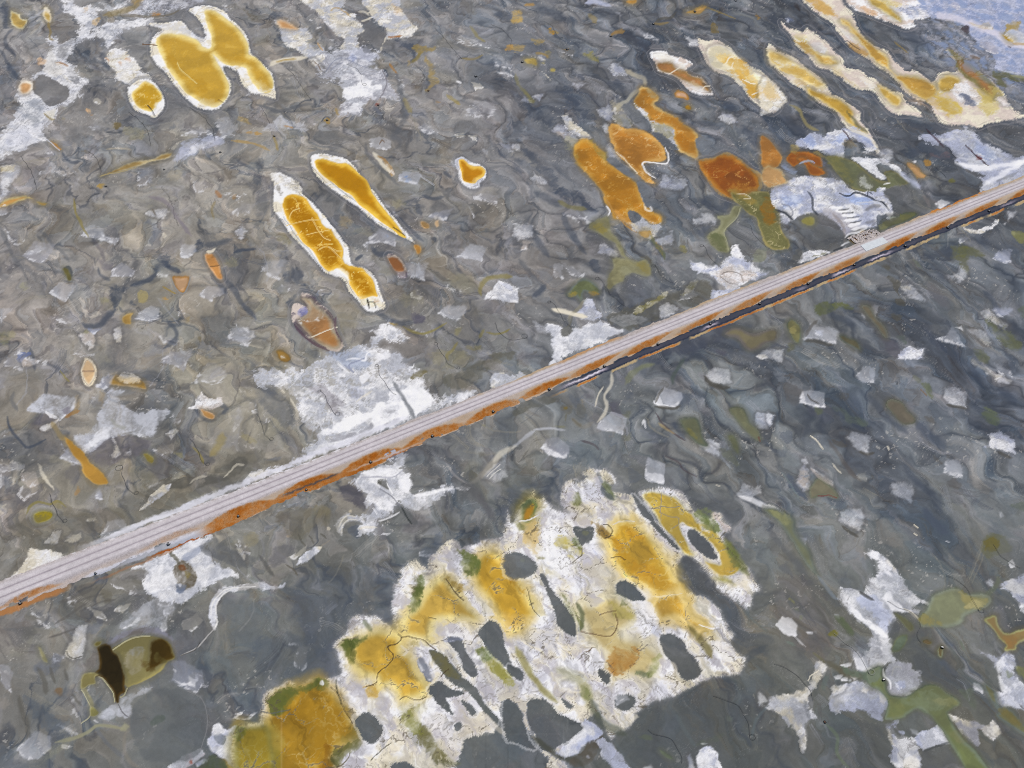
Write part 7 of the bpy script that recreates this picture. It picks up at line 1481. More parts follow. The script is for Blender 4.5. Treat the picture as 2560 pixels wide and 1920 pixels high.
paint('''
# ---- 29: the great yellow and white salt pan
R 1 3 W C i=29 h=6 n=9 f=4 o=.3 l=0 | 0 1310 30 1230 60 1100 100 1010 200 950 300 910 370 960 460 900 530 880 600 890 650 900 720 870 740 800 700 680 680 600 700 550 740 500 820 400 880 340 960 330 1060 350 1120 420 1180 470 1220 480 1200 380 1170 300 1160 230 1180 120 1210 60 1260 -60 1320 -100 1400 -140 1480 -60 1500 -160 1560 -220 1700 -300 1780 -200 1860 -280 1960 -310 2080 -320 2212 -340 2500 -340 2500 1900 -60 1900 -60 1400
R 2 2 W C i=29 h=6 n=10 f=4 o=.3 l=0 | -60 1250 0 1180 40 1100 90 1040 160 960 180 930 230 990 270 960 330 1050 400 1090 450 1090 425 960 460 850 540 830 600 850 640 800 620 770 700 740 760 730 860 760 900 820 900 870 820 890 890 940 1040 960 1080 1050 1130 1120 1240 1200 1380 1330 1440 1440 1490 1470 1430 1520 1400 1600 1420 1659 1440 1759 1520 1800 1650 1850 1760 1920 1830 1980 1850 2090 1900 2180 1880 2260 1960 2350 2030 2365 1990 2470 1930 2510 1800 2525 1640 2560 1540 2600 1440 2680 1360 2720 1310 2750 1200 2760 1080 2840 1060 2900 980 2980 900 3020 850 3080 780 2900 740 2820 600 2940 500 2920 440 3080 380 3240 200 3240 -60 3240
R 2 2 C W i=29 h=5 n=6 f=4 o=.3 l=0 | 1095 935 1200 895 1300 895 1440 930 1520 1010 1580 1100 1680 1160 1760 1115 1830 1170 1890 1250 1830 1300 1870 1400 1920 1480 2000 1560 2070 1620 2110 1700 2150 1790 2080 1820 2060 1930 1960 1880 1800 1780 1700 1670 1640 1600 1560 1490 1490 1470 1400 1340 1280 1200 1180 1060
# broad washes
W 2 2 W a=.9 f=14 n=6 k=.2 W | 300 1230 480 1180 560 1220 520 1300 400 1300 380 1400 480 1440 560 1620 460 1659 240 1560 240 1420
W 2 2 e8e8f0 a=.9 f=8 n=6 | 620 1400 700 1380 760 1290 800 1340 830 1450 880 1570 940 1659 640 1659 600 1480
L 2 2 B w=5 a=.5 n=3 | 700 1420 760 1520 840 1640
L 2 2 B w=4 a=.5 n=3 | 740 1390 800 1470 860 1560
W 2 2 w a=.6 f=8 n=6 | 600 880 740 860 790 960 740 1020 640 980
W 2 2 f0e6c8 a=.8 f=12 n=8 | 820 1100 920 1020 1040 1080 1040 1160 900 1180
W 2 2 ece0b4 a=.7 f=12 n=8 | 800 1000 880 960 900 1060 820 1080
P 2 2 c49a2a ead07c e=16 f=8 n=6 i=29 k=1.1 a=.97 | 800 1330 860 1270 900 1190 960 1175 1040 1190 1100 1250 1180 1310 1240 1400 1290 1470 1370 1570 1400 1659 1420 1719 1470 1790 1500 1890 1560 2020 1640 2060 1640 2120 1560 2100 1480 2050 1390 2000 1290 1930 1240 1860 1190 1780 1100 1700 1000 1690 900 1580 850 1490 830 1400
W 2 2 b07c0c a=.5 f=10 n=7 | 930 1200 1040 1210 1090 1280 1140 1330 1040 1320
W 2 2 b07c0c a=.5 f=10 n=7 | 860 1320 920 1360 980 1440 1100 1540 1000 1540 900 1430
W 2 2 b5800c a=.55 f=12 n=7 | 1000 1590 1160 1560 1300 1620 1400 1759 1300 1800 1160 1720
W 2 2 7a5c24 a=.75 f=6 n=6 | 700 1200 780 1230 860 1300 800 1330 750 1290
L 2 2 3c2e1c w=2.4 a=.8 n=4 | 780 1220 840 1230 860 1280 840 1320 800 1335
L 2 2 3c2e1c w=2 a=.7 n=4 | 850 1500 920 1490 980 1520
L 2 2 C w=3 a=.8 n=3 | 870 1220 930 1190 1000 1185 1060 1190
P 2 2 c4a436 d4c88c e=6 f=5 n=6 i=29 k=1.1 a=.92 | 1130 960 1220 930 1340 960 1440 1010 1500 1080 1560 1120 1600 1200 1680 1215 1760 1280 1800 1330 1860 1400 1900 1480 1965 1540 1960 1620 1860 1662 1740 1620 1660 1530 1740 1545 1800 1555 1755 1430 1690 1360 1620 1290 1520 1230 1470 1200 1450 1240 1490 1330 1530 1420 1570 1480 1500 1470 1390 1330 1290 1210 1200 1060
W 2 2 808c4c a=.8 f=8 n=6 | 1560 1130 1640 1080 1740 1120 1720 1190 1640 1190
W 2 2 5c6e4c a=.7 f=8 n=6 | 1600 1150 1680 1110 1720 1170
L 2 2 7c8040 w=20 a=.65 n=4 | 1840 1340 1900 1450 1960 1540 2040 1640
W 2 2 c09c38 a=.7 f=9 n=5 | 1660 1540 1760 1600 1900 1600 1860 1660 1740 1640
W 2 2 9c8c3c a=.5 f=8 n=5 | 1660 1290 1760 1300 1800 1380 1720 1340
W 2 2 C a=.8 f=7 n=7 | 1620 1180 1720 1190 1700 1280 1640 1250
R 2 2 C K h=4 n=5 f=4 o=.2 i=29 l=0 | 1720 1130 1780 1115 1850 1190 1885 1250 1840 1275 1770 1220
P 2 2 ac7c20 607040 e=10 f=4 n=5 i=29 a=.95 | 75 1175 90 1075 150 1005 200 1020 215 1060 200 1130 170 1180 130 1200
W 2 2 48543c a=.8 f=7 n=5 | 80 1100 140 1010 180 1010 150 1070 110 1130
W 2 2 d0b068 a=.7 f=12 n=7 | 180 1120 220 1200 220 1320 210 1470 140 1400 90 1290 120 1220
W 2 2 74763c a=.7 f=8 n=6 | 0 1180 80 1200 120 1260 60 1250
L 2 2 W w=3 a=.9 n=4 | 50 1190 120 1180 170 1160 230 1130
W 2 2 c0b050 a=.85 f=10 n=6 | 375 1365 430 1320 510 1360 530 1400 470 1440 400 1420
W 2 2 aea048 a=.8 f=12 n=7 | 440 1400 560 1400 620 1440 580 1500 500 1500
W 2 2 5c6434 a=.85 f=8 n=6 | 510 1320 560 1320 600 1390 570 1430 520 1380
W 2 2 c8b884 a=.7 f=12 n=8 | 500 1010 600 1040 720 1080 700 1130 580 1110 500 1080
W 2 2 6c7040 a=.8 f=6 n=6 | 520 940 560 920 600 980 580 1060 510 1020
W 2 2 5c6640 a=.8 f=7 n=7 | 780 840 850 900 900 960 880 1020 820 960 790 900
W 2 2 d8cc98 a=.7 f=12 n=7 | 240 1520 320 1560 400 1659 280 1659
W 2 2 6c6830 a=.7 f=5 n=5 | 200 1490 250 1480 290 1510 240 1520
L 2 2 3c3420 w=2.4 a=.7 n=4 | 520 1550 560 1510 600 1470 610 1410
L 2 2 8a8478 w=2 a=.6 n=4 | 480 1380 540 1420 600 1430
L 2 2 9c948c w=2.4 a=.7 n=3 | 1290 940 1285 1060 1290 1180
L 2 2 8c8470 w=2.4 a=.8 n=3 | 1200 1080 1300 1055 1380 1070 1440 1060
L 2 2 8c8470 w=2.4 a=.8 n=3 | 1270 1100 1350 1140 1430 1150 1440 1200 1380 1250
# Y10 + neighbours in the middle
P 1 3 c69c30 e4cc7c e=18 f=9 n=6 i=29 k=.5 | 1880 -20 1900 -100 1960 -190 2050 -210 2130 -140 2200 -60 2252 20 2322 130 2382 240 2402 340 2332 400 2272 460 2200 470 2120 400 2060 300 2000 200 1920 110
W 1 3 b07808 a=.6 f=10 n=5 | 2130 -140 2212 -60 2262 60 2312 150 2240 100 2180 0
W 1 3 d8b870 a=.8 f=10 n=6 | 2130 310 2300 330 2380 360 2300 430 2180 450
W 1 3 64683c a=.85 f=9 n=6 | 1760 -230 1860 -180 1900 -80 1860 -40 1790 -120
W 1 3 d0c080 a=.7 f=9 n=6 | 1780 -140 1860 -80 1840 20 1780 0
W 2 3 dccc8c a=.95 f=5 n=4 | 140 170 200 190 300 340 240 352 185 300
L 2 3 4c4430 w=2 a=.7 n=3 | 130 100 160 200 190 290 240 350
P 1 3 c8a448 e6d690 e=18 f=11 n=8 i=29 k=.5 a=.95 | 1260 470 1280 350 1400 230 1480 100 1620 20 1720 120 1790 200 1860 290 1900 370 1800 370 1560 390 1520 490 1480 560 1300 530
P 1 3 c49e3c e2d088 e=18 f=11 n=8 i=29 k=.6 a=.95 | 830 560 940 500 1060 480 1200 500 1245 530 1250 630 1255 690 1330 700 1400 850 1480 960 1410 1050 1240 1090 1160 950 1060 980 1040 890 960 860 900 830 820 700
W 1 3 b08420 a=.4 f=10 n=6 | 1220 690 1300 700 1300 740 1230 730
W 1 3 b48418 a=.55 f=10 n=5 | 940 940 1020 940 1060 1030 1000 1060 950 1010
P 1 3 a98226 b89c50 e=16 f=7 n=6 i=29 k=1.4 | -160 1330 -60 1340 60 1320 140 1180 200 1020 330 960 480 910 560 900 620 960 680 1020 740 1110 800 1220 850 1290 880 1380 760 1450 700 1500 640 1580 600 1800 -160 1800
W 1 3 96701a a=.45 f=16 n=7 | 420 1100 560 1080 700 1160 760 1280 640 1340 600 1500 500 1560 380 1400 300 1200
W 1 3 6c682c a=.65 f=9 n=7 | 140 1060 260 990 340 980 300 1080 180 1190
W 1 3 b8a85c a=.5 f=12 n=7 | 30 1320 140 1300 240 1400 180 1500 60 1440
W 1 3 7c7424 a=.6 f=14 n=6 | -60 1480 100 1500 200 1560 160 1700 -60 1700
W 1 3 7a5010 a=.6 f=10 n=8 | 600 1440 650 1480 640 1659 560 1640 580 1540
W 1 3 5c6438 a=.7 f=8 n=6 | 760 560 900 510 900 560 820 640
L 1 3 5a6244 w=12 a=.6 n=5 | 930 380 1000 480
W 1 3 5e6834 a=.8 f=8 n=6 | 500 910 560 890 630 920 620 970 540 980
E 1 3 f4f4f4 a=.9 f=2 | 568 925 24 20 60
W 1 3 5c5a30 a=.6 f=10 n=8 | 840 1280 900 1300 920 1400 840 1440 720 1420 760 1360
W 1 3 b89c48 a=.5 f=10 n=8 | 660 1420 760 1380 840 1440 720 1520
W 1 3 625e34 a=.85 f=16 n=7 | 1380 1300 1500 1350 1640 1500 1690 1590 1560 1600 1450 1500 1400 1400
W 1 3 c8c090 a=.7 f=14 n=7 | 1240 1110 1360 1090 1500 1100 1440 1200 1380 1330 1260 1280
W 1 3 8c843c a=.5 f=12 n=7 | 1280 1140 1420 1110 1380 1220 1300 1240
W 1 3 8c8838 a=.85 f=9 n=7 | 1900 640 1980 620 2080 720 2150 820 2212 860 2212 960 2100 880 1990 780
W 1 3 506a44 a=.6 f=8 n=6 | 1910 640 1980 630 2040 700 1980 740
W 1 3 5c5a3c a=.7 f=8 n=7 | 1350 20 1420 0 1420 120 1360 180
W 1 3 90742c a=.65 f=7 n=8 | 1640 20 1760 60 1790 130 1720 120
W 1 3 a4965c a=.55 f=8 n=7 | 1320 580 1440 560 1500 620 1400 620
L 1 3 C w=5 a=.5 n=5 | 1240 600 1300 650 1260 690
W 1 3 efeff4 a=.85 f=6 n=6 | 1790 130 1860 150 1960 220 2040 330 1960 330 1880 260
W 1 3 efeff4 a=.7 f=8 n=6 | 1560 470 1680 420 1800 460 1900 560 1640 520
W 1 3 e6e6ee a=.7 f=6 n=6 | 800 1080 940 1050 1060 1180 1120 1300 1160 1400 1100 1400 1040 1280 960 1150 860 1150
W 1 3 e8e4e0 a=.8 f=8 n=6 | 1440 1250 1560 1170 1660 1220 1700 1400 1760 1540 1700 1600 1600 1480 1500 1360
W 1 3 c9c1b4 a=.6 f=14 n=8 | 1700 1180 1900 1220 2000 1300 1880 1380 1780 1400
# north-west lower middle block (2,3)
P 2 3 c8b478 e4dcbc e=18 f=12 n=9 i=29 k=.7 a=.85 | 740 200 880 160 940 190 1050 280 1085 350 1020 440 960 500 1100 560 1200 600 1290 700 1220 820 1180 900 1040 880 900 880 860 900 820 780 780 660 680 560 620 430 580 330 620 200 680 250
W 2 3 a06c24 a=.85 f=14 n=7 k=.4 503010 | 810 640 940 590 1060 640 1080 740 980 830 880 860 840 760
W 2 3 9a8450 a=.5 f=14 n=7 | 640 480 780 500 860 620 760 600
W 2 3 4e5630 a=.85 f=10 n=6 | 905 130 990 190 970 270 930 250
W 2 3 9a9238 a=.6 f=10 n=6 | 880 220 1000 280 1060 380 940 380 860 300
W 2 3 56684a a=.8 f=8 n=6 | 1060 820 1180 825 1180 890 1120 880
W 2 3 78803c a=.7 f=8 n=6 | 1160 860 1200 700 1290 690 1220 860
L 2 3 888040 w=18 a=.75 n=5 | 30 620 120 760 180 880 280 1000 380 1090
L 2 3 8e8c5c w=30 a=.6 n=6 | 380 800 540 880 640 980 680 1080 740 1200
L 2 3 4c5434 w=12 a=.8 n=5 | 550 240 600 330 610 430 600 480
W 2 3 68703c a=.65 f=8 n=7 | 600 960 650 960 680 1060 640 1060
W 2 3 d4be78 a=.5 f=10 n=8 | 400 580 500 600 520 680 440 680
P 2 3 c49a34 e0c884 e=14 f=9 n=6 i=29 k=1 a=.95 | 1230 200 1340 150 1450 130 1500 230 1560 350 1640 400 1620 480 1540 430 1480 390 1390 350 1290 370 1240 290
L 2 3 6e6430 w=16 a=.75 n=4 | 1520 430 1600 530 1680 620 1720 700
W 2 3 d0b868 a=.6 f=12 n=7 | 1620 440 1720 440 1800 540 1720 560
W 2 3 W a=.7 f=4 n=8 | 1740 580 1850 580 1960 700 1880 740 1780 720
W 2 3 f0f0f6 a=.8 f=8 n=6 | 1040 240 1160 210 1240 330 1240 440 1160 520 1060 440 1000 480 1090 360
W 2 3 a8b0cc a=.6 f=8 n=5 | 1210 420 1290 450 1280 520 1220 480
W 2 3 f0f0f6 a=.9 f=6 n=6 | 560 700 680 620 760 660 800 760 700 820 560 810 440 760
W 2 3 f0f0f6 a=.8 f=6 n=6 | 900 920 1060 880 1180 960 1100 1020 980 960 900 1000
W 2 3 eeeef6 a=.7 f=6 n=5 | 700 900 760 1000 760 1160 860 1290 800 1240 720 1120
W 2 3 eaeaf2 a=.7 f=10 n=7 | 440 0 600 20 760 0 820 100 700 160 560 120
P 2 3 9c9440 b0a860 e=6 f=8 n=6 i=29 a=.7 | 1730 20 1860 10 1930 80 1880 70
W 1 3 56602c a=.95 f=9 n=6 | 770 560 860 520 960 510 940 570 840 620 790 700 760 620
W 1 3 5e6430 a=.95 f=10 n=6 | 180 1000 300 955 420 950 520 895 540 950 420 990 330 1020 240 1080 190 1200 130 1180 130 1080
W 1 3 56622e a=.9 f=8 n=6 | 1380 120 1420 -10 1450 60 1430 220 1350 330 1320 260
W 1 3 5a6630 a=.9 f=9 n=6 | 1780 -200 1860 -180 1920 -100 1900 0 1820 0 1760 -100
W 1 3 66682e a=.8 f=9 n=6 | 800 640 860 640 860 760 820 800
W 2 2 5e6a34 a=.8 f=8 n=6 | 1640 1170 1740 1180 1800 1260 1720 1260
W 2 2 646c38 a=.85 f=9 n=6 | 1860 1380 1920 1440 1980 1540 1990 1620 1900 1540
W 2 3 5e6432 a=.8 f=10 n=6 | 430 160 480 200 560 330 600 440 560 400 480 280
W 1 3 7a7c38 a=.75 f=12 n=6 | 1240 1180 1340 1160 1400 1260 1420 1360 1340 1340
W 1 3 5a5c32 a=.85 f=10 n=6 | 640 1560 740 1480 860 1420 900 1480 760 1560 700 1640
# grey islands and channels standing in the pan
G 1 3 4f5358 f=4 h=4 n=5 | 840 1240 900 1200 960 1170 1040 1220 1100 1300 1090 1370 1000 1450 920 1400 870 1310
G 1 3 525960 f=3 h=3 n=4 | 1925 480 2020 390 2090 420 2130 500 2150 600 2190 700 2230 830 2120 765 2020 670 1960 560
G 1 3 50565e f=3 h=3 n=3 | 1655 560 1720 532 1780 560 1810 650 1880 750 1915 850 1860 872 1790 800 1740 680
W 1 3 8c94b4 a=.7 f=4 | 1640 560 1720 530 1780 550 1700 570
G 1 3 454c52 f=3 h=4 n=5 | 1500 960 1580 920 1660 950 1790 1010 1700 1050 1640 1060 1680 1140 1700 1200 1610 1140 1540 1080 1500 1010
G 1 3 565c62 f=4 h=3 n=4 | 1780 1080 1840 1110 1910 1180 1870 1210 1800 1140
G 1 3 545a60 f=3 h=3 n=3 | 1710 1290 1760 1260 1780 1300 1740 1340
G 1 3 575b58 f=3 h=3 n=3 | 1500 650 1600 660 1700 760 1780 860 1900 970 1960 1080 2060 1190 2160 1280 2240 1380 2170 1370 2080 1290 1980 1190 1900 1080 1800 980 1700 940 1620 850 1560 760
W 1 3 6c6434 a=.6 f=7 n=6 | 1500 660 1620 680 1740 840 1780 900 1680 880 1580 800
G 1 3 72757c f=3 n=4 | 1400 740 1440 720 1520 880 1510 920 1460 880
W 1 3 b0b4cc a=.7 f=4 n=5 | 1400 740 1460 700 1540 860 1520 900 1440 820
G 1 3 4c5057 f=4 h=4 n=5 | 1160 1630 1240 1600 1330 1620 1400 1700 1200 1700
G 1 3 5a6168 f=5 h=4 n=5 | 1720 1640 1750 1560 1790 1470 1840 1400 1980 1380 2060 1340 2120 1250 2100 1130 2150 1070 2240 1110 2300 1240 2400 1400 2500 1560 2600 1800 1700 1800
L 1 3 c8c0b0 w=12 a=.7 n=5 t=1 | 1960 1180 2060 1290 2160 1370 2230 1440
W 1 3 6e6e50 a=.6 f=8 | 1560 1590 1700 1600 1760 1620 1640 1640
G 2 2 50555a f=3 h=3 n=3 | 1520 1270 1580 1265 1680 1350 1775 1470 1750 1520 1680 1500 1590 1420 1530 1340
G 2 2 4a5054 f=3 h=3 n=3 | 520 1250 560 1230 620 1250 700 1230 712 1260 700 1300 690 1350 620 1390 590 1395 555 1320
W 2 2 8e8c4c a=.4 f=3 | 620 1295 650 1295 640 1310
G 2 2 545a60 f=4 h=3 n=4 | -60 1470 60 1465 130 1490 200 1540 222 1600 150 1659 80 1680 -60 1640
E 2 2 8c9480 a=.5 f=4 | 95 1535 26 20
G 2 2 4f5458 f=3 h=3 n=3 | 1040 950 1100 1010 1200 1130 1240 1200 1340 1300 1450 1430 1400 1415 1300 1325 1200 1195 1120 1130 1070 1040
L 2 2 4c5660 w=12 a=.7 n=4 t=1 | 780 880 800 940 880 1000
L 2 2 505860 w=9 a=.6 n=4 t=1 | 740 760 780 850
G 2 3 4b5157 f=3 h=3 n=3 | 235 -20 290 0 330 110 400 190 480 275 540 370 558 450 545 520 480 500 400 430 370 330 330 230 280 100
G 2 3 4a5056 f=3 h=3 n=3 | 915 60 980 35 1060 90 1145 185 1140 220 1060 212 1000 200 950 168 910 140
G 2 3 4d535a f=4 h=3 n=3 | 1290 520 1340 490 1420 510 1490 570 1515 660 1600 740 1640 820 1580 890 1500 900 1440 840 1380 760 1310 660 1280 570
G 2 3 454b52 f=3 h=4 n=5 | 760 780 840 850 850 920 800 940 750 870 740 820
G 2 3 555b62 f=4 h=4 n=4 | 890 1080 920 1040 990 1025 1060 1030 1072 1090 1050 1150 980 1172 915 1150
W 2 3 e4e6f0 a=.6 f=5 n=6 | 880 1040 960 1000 1000 1060 920 1100
G 2 3 50565c f=3 h=3 n=4 | -40 760 60 800 100 860 70 910 20 880 -40 840
G 2 3 6a7078 f=3 h=3 n=4 | 430 1070 470 1080 525 1130 475 1140
G 2 3 50555a f=4 h=4 n=5 | 145 1070 260 1055 350 1100 400 1190 500 1230 600 1290 620 1330 520 1400 440 1460 340 1510 260 1510 180 1360 130 1240
G 2 3 50575e f=4 h=4 n=4 | -60 1060 60 1150 100 1240 140 1400 200 1500 120 1490 60 1450 -60 1380
L 2 3 50564c w=20 a=.8 n=4 t=1 | 690 1080 740 1220 840 1300 980 1370
L 2 3 4a4c44 w=14 a=.8 n=3 t=1 | 170 1380 280 1470 420 1570 560 1600 620 1659
L 2 3 5a5e64 w=10 a=.7 n=3 t=1 | 130 1200 160 1300 180 1380
W 2 3 56524a a=.9 f=4 n=5 | 620 1480 660 1420 780 1370 760 1440 740 1520 700 1600 580 1659 500 1600
S 2 3 W B f=4 n=4 m=.2 k=0 | 360 1530 440 1470 540 1390 620 1320 600 1290 640 1240 720 1280 780 1345 740 1400 640 1440 560 1530 470 1568 430 1555
W 2 3 a8b4dc a=.7 f=8 n=5 | 560 1440 660 1380 760 1350 740 1400 640 1450 560 1500
R 2 3 C W h=5 n=6 f=3 o=.2 l=0 i=29 | 80 1490 180 1500 260 1520 340 1560 420 1600 480 1700 150 1700 110 1580
S 2 3 b0b4c4 B f=4 n=4 m=.3 | 750 1440 790 1410 850 1450 920 1530 1000 1640 1040 1700 900 1700 800 1560
S 2 3 B W f=3 n=4 m=.3 | 1600 1700 1620 1500 1700 1478 1760 1540 1830 1700
S 2 3 B W f=3 n=3 m=.2 | 1530 1700 1520 1560 1550 1535 1580 1640 1590 1700
E 2 3 c0c4d0 a=.9 f=2 | 1655 1447 30 8
E 2 3 b8bccc a=.9 f=2 | 655 1560 18 12 30
S 2 3 W B f=3 n=3 m=.2 | 2140 1120 2135 1030 2150 1005 2205 1070
S 2 3 W B f=3 n=3 m=.2 | 2195 1140 2252 1080 2252 1160
S 2 3 w W f=3 n=5 m=.5 | 1140 1659 1200 1640 1240 1700 1140 1700
W 2 3 5e6654 a=.6 f=3 | 1090 1390 1170 1370 1205 1410 1130 1412
P 2 3 6a7460 647058 e=4 f=2 n=1 a=.85 i=0 | 1280 1500 1340 1530 1390 1580 1340 1570 1300 1540
W 2 3 5c6454 a=.4 f=8 n=4 | 1560 1460 1700 1380 1820 1370 1760 1430 1640 1460
E 2 3 66706a a=.6 f=4 | 1890 1240 30 26
L 2 3 5c6a70 w=9 a=.55 n=3 | 1580 1480 1500 1340 1420 1200
L 2 3 5c6a70 w=7 a=.6 n=2 | 2070 1390 2110 1240 2212 1120
L 2 3 647070 w=7 a=.5 n=2 | 2010 300 2100 400 2212 480
L 2 3 5c666c w=8 a=.5 n=2 | 880 1420 980 1560 1080 1659
# hand-drawn cracks
L 1 3 4c3c28 w=2.4 a=.8 n=4 | 1210 500 1250 530 1220 580 1140 610 1190 690 1150 760 1060 840 1040 920 940 960
L 1 3 4c3c28 w=2.6 a=.8 n=4 | 1250 530 1320 520 1440 550 1520 610 1560 640
L 1 3 4c3c28 w=2.6 a=.8 n=4 | 1640 30 1700 110 1750 160 1800 210
L 1 3 5c4c34 w=2 a=.7 n=4 | 640 960 700 1010 740 1100 800 1200 830 1270
L 1 3 3c3c28 w=3 a=.7 n=4 | 690 900 710 1020 740 1110
L 1 3 4c4030 w=2.2 a=.75 n=4 | 1240 1070 1300 1035 1380 1070 1470 1050
L 1 3 4c4030 w=2.2 a=.75 n=4 | 1600 880 1620 840 1660 800
L 1 3 5c543c w=1.8 a=.7 n=4 | 1480 350 1560 370
L 1 3 5c543c w=1.8 a=.7 n=4 | 600 1659 720 1640 790 1580 810 1520
L 1 3 444034 w=2.2 a=.7 n=4 | 1000 1600 1050 1540 1170 1440
L 1 3 D w=3 a=.6 n=4 | 40 1170 140 1190 220 1170 300 1160
L 2 3 5c4028 w=2.2 a=.8 n=4 | 600 480 700 500 800 510 870 500 910 420 890 320
L 2 3 5c4028 w=2 a=.7 n=4 | 750 340 820 310 900 300
L 2 3 5c4028 w=2 a=.7 n=4 | 640 660 690 620
L 2 3 ecdcb0 w=3 a=.8 n=4 | 1200 180 1300 170 1380 160 1480 150
L 2 3 W w=4 a=.8 n=4 | 1620 420 1720 460 1800 440
L 2 3 7a7468 w=2.4 a=.6 n=4 | 1500 480 1490 540
L 2 3 f0e8d0 w=5 a=.8 n=2 t=1 | 440 200 520 300 560 420 570 560
L 2 3 d8cfbe w=7 a=.7 n=4 | 1380 740 1420 800 1400 860
L 2 3 C w=10 a=.6 n=4 | 1000 1300 1060 1220 1090 1215
L 0 3 C w=3 a=.6 n=5 | 2130 1370 2160 1440 2150 1520
L 0 3 C w=2.4 a=.6 n=5 | 2080 1620 2150 1640
# ---- corner of the pan and the dark olive pond
S 0 3 W B f=2.5 n=5 m=.3 k=0 | 1835 1290 1900 1275 1960 1330 2050 1290 2020 1400 2005 1500 2015 1640 1960 1600 1900 1550 1830 1520 1790 1440 1820 1380
W 0 3 6c7484 a=.8 f=2 n=6 | 1850 1380 1900 1360 1960 1400 1940 1460 1880 1440
W 0 3 A9B2D0 a=.7 f=4 n=4 | 1800 1420 1840 1380 1870 1450 1830 1500
R 0 3 C W h=5 n=5 f=3 o=.2 l=0 i=29 | 2010 1659 2000 1500 2020 1380 2060 1300 2120 1280 2300 1290 2300 1800 2010 1800
P 0 3 94802c 8c8444 e=14 f=6 n=5 i=29 k=1.2 | 2040 1700 2030 1480 2050 1360 2090 1310 2200 1300 2330 1340 2340 1800 2040 1800
W 0 3 5c6a34 a=.6 f=8 n=5 | 2030 1320 2120 1300 2140 1360 2050 1420
S 0 3 ac9ea4 w f=2 n=4 m=.4 k=0 | 1475 1640 1560 1570 1640 1530 1720 1500 1755 1540 1700 1600 1600 1659 1560 1700 1480 1700
E 0 3 8c3c28 a=.9 f=2 | 1645 1605 15 17
W 0 3 4c5640 a=.85 f=5 n=4 | 1700 1700 1780 1580 1840 1540 1900 1570 1960 1640 1960 1700
S 0 3 W B f=2 n=5 m=.3 k=0 | 1690 1620 1750 1590 1790 1580 1760 1620 1710 1650
P 0 3 8a8254 988e58 e=8 f=2 n=2 i=28 | 960 640 1060 572 1160 530 1300 518 1400 540 1460 575 1500 650 1508 715 1450 740 1380 830 1260 900 1140 950 1095 962 1060 900 1020 720
W 0 3 9c9684 a=.7 f=9 | 1130 640 1240 640 1240 780 1180 840 1100 780
W 0 3 8a8a88 a=.8 f=4 n=4 | 1120 650 1180 612 1240 618 1230 665 1160 680
P 0 3 443410 4e3c14 e=6 f=4 n=3 i=28 | 1310 575 1400 545 1460 590 1500 680 1490 710 1420 740 1340 780 1290 790 1300 690
W 0 3 605a34 a=.75 f=4 n=3 | 1350 660 1400 690 1440 730 1360 750 1330 710
W 0 3 4c3810 a=.7 f=6 n=6 | 1200 700 1280 720 1330 790 1290 830 1240 780
P 0 3 2a2210 4c3a18 e=8 f=1.8 n=1.5 i=28 | 840 620 890 590 945 600 970 650 1020 700 1050 790 1075 880 1075 940 1085 1000 1030 1035 1025 1090 1000 1085 975 1000 930 930 885 880 845 865 790 890 780 860 850 800 860 700
P 0 3 80784c 9a9468 e=4 f=2 n=1.5 i=28 | 705 880 730 840 790 828 850 850 820 870 825 930 770 940 740 965 700 970
P 0 3 6c6438 84805c e=3 f=2 n=1.5 | 810 590 840 562 880 570 860 600 830 610
L 0 3 b4b08c w=2.4 a=.85 t=1 | 845 870 880 880 930 940 975 1010 990 1090
L 0 3 b4b08c w=2.4 a=.8 t=1 | 1095 965 1070 1030 1030 1050
L 0 3 c4c09c w=2.2 a=.8 t=1 | 970 640 1060 575 1160 530 1300 518
L 0 3 98926c w=10 a=.8 | 715 960 745 1020 780 1080 790 1150
L 0 3 c0bc9c w=2.4 a=.8 | 705 980 745 1060 775 1120 780 1210 700 1270
P 0 3 8a8654 98946c e=3 f=1.8 n=1 | 780 1205 788 1120 850 1180 815 1210
L 0 3 9a987c w=8 a=.8 n=2 t=1 | 1080 1320 860 1290 760 1350 640 1400 480 1440
W 0 3 9a987c a=.7 f=5 | 1040 1330 1080 1280 1110 1300 1080 1350
W 0 3 8a8a78 a=.4 f=10 | 460 1490 560 1450 440 1560 340 1659 300 1640
P 0 3 94906c 9c9878 e=3 f=2 n=1 a=.9 | 330 620 350 617 385 680 412 745 372 722
W 0 3 5f6468 a=.7 f=7 n=5 | 1150 1180 1200 1060 1320 990 1480 970 1640 1000 1740 1080 1790 1200 1780 1360 1740 1500 1640 1590 1300 1600 1180 1480 1130 1320
L 0 3 8a8a8c w=3 a=.5 n=2 | 1620 990 1740 1060 1790 1200 1780 1350 1740 1480
W 0 3 525c54 a=.6 f=4 n=4 | 1300 1250 1400 1200 1420 1240 1320 1300
W 0 3 7c5c38 a=.6 f=5 | 490 990 550 990 550 1040 500 1030
L 0 3 8c8478 w=9 a=.4 n=3 t=1 | 1090 1340 1070 1480 1120 1600 1200 1659
L 0 3 666c78 w=10 a=.5 n=3 t=1 | 830 1320 920 1440 1060 1560
''')
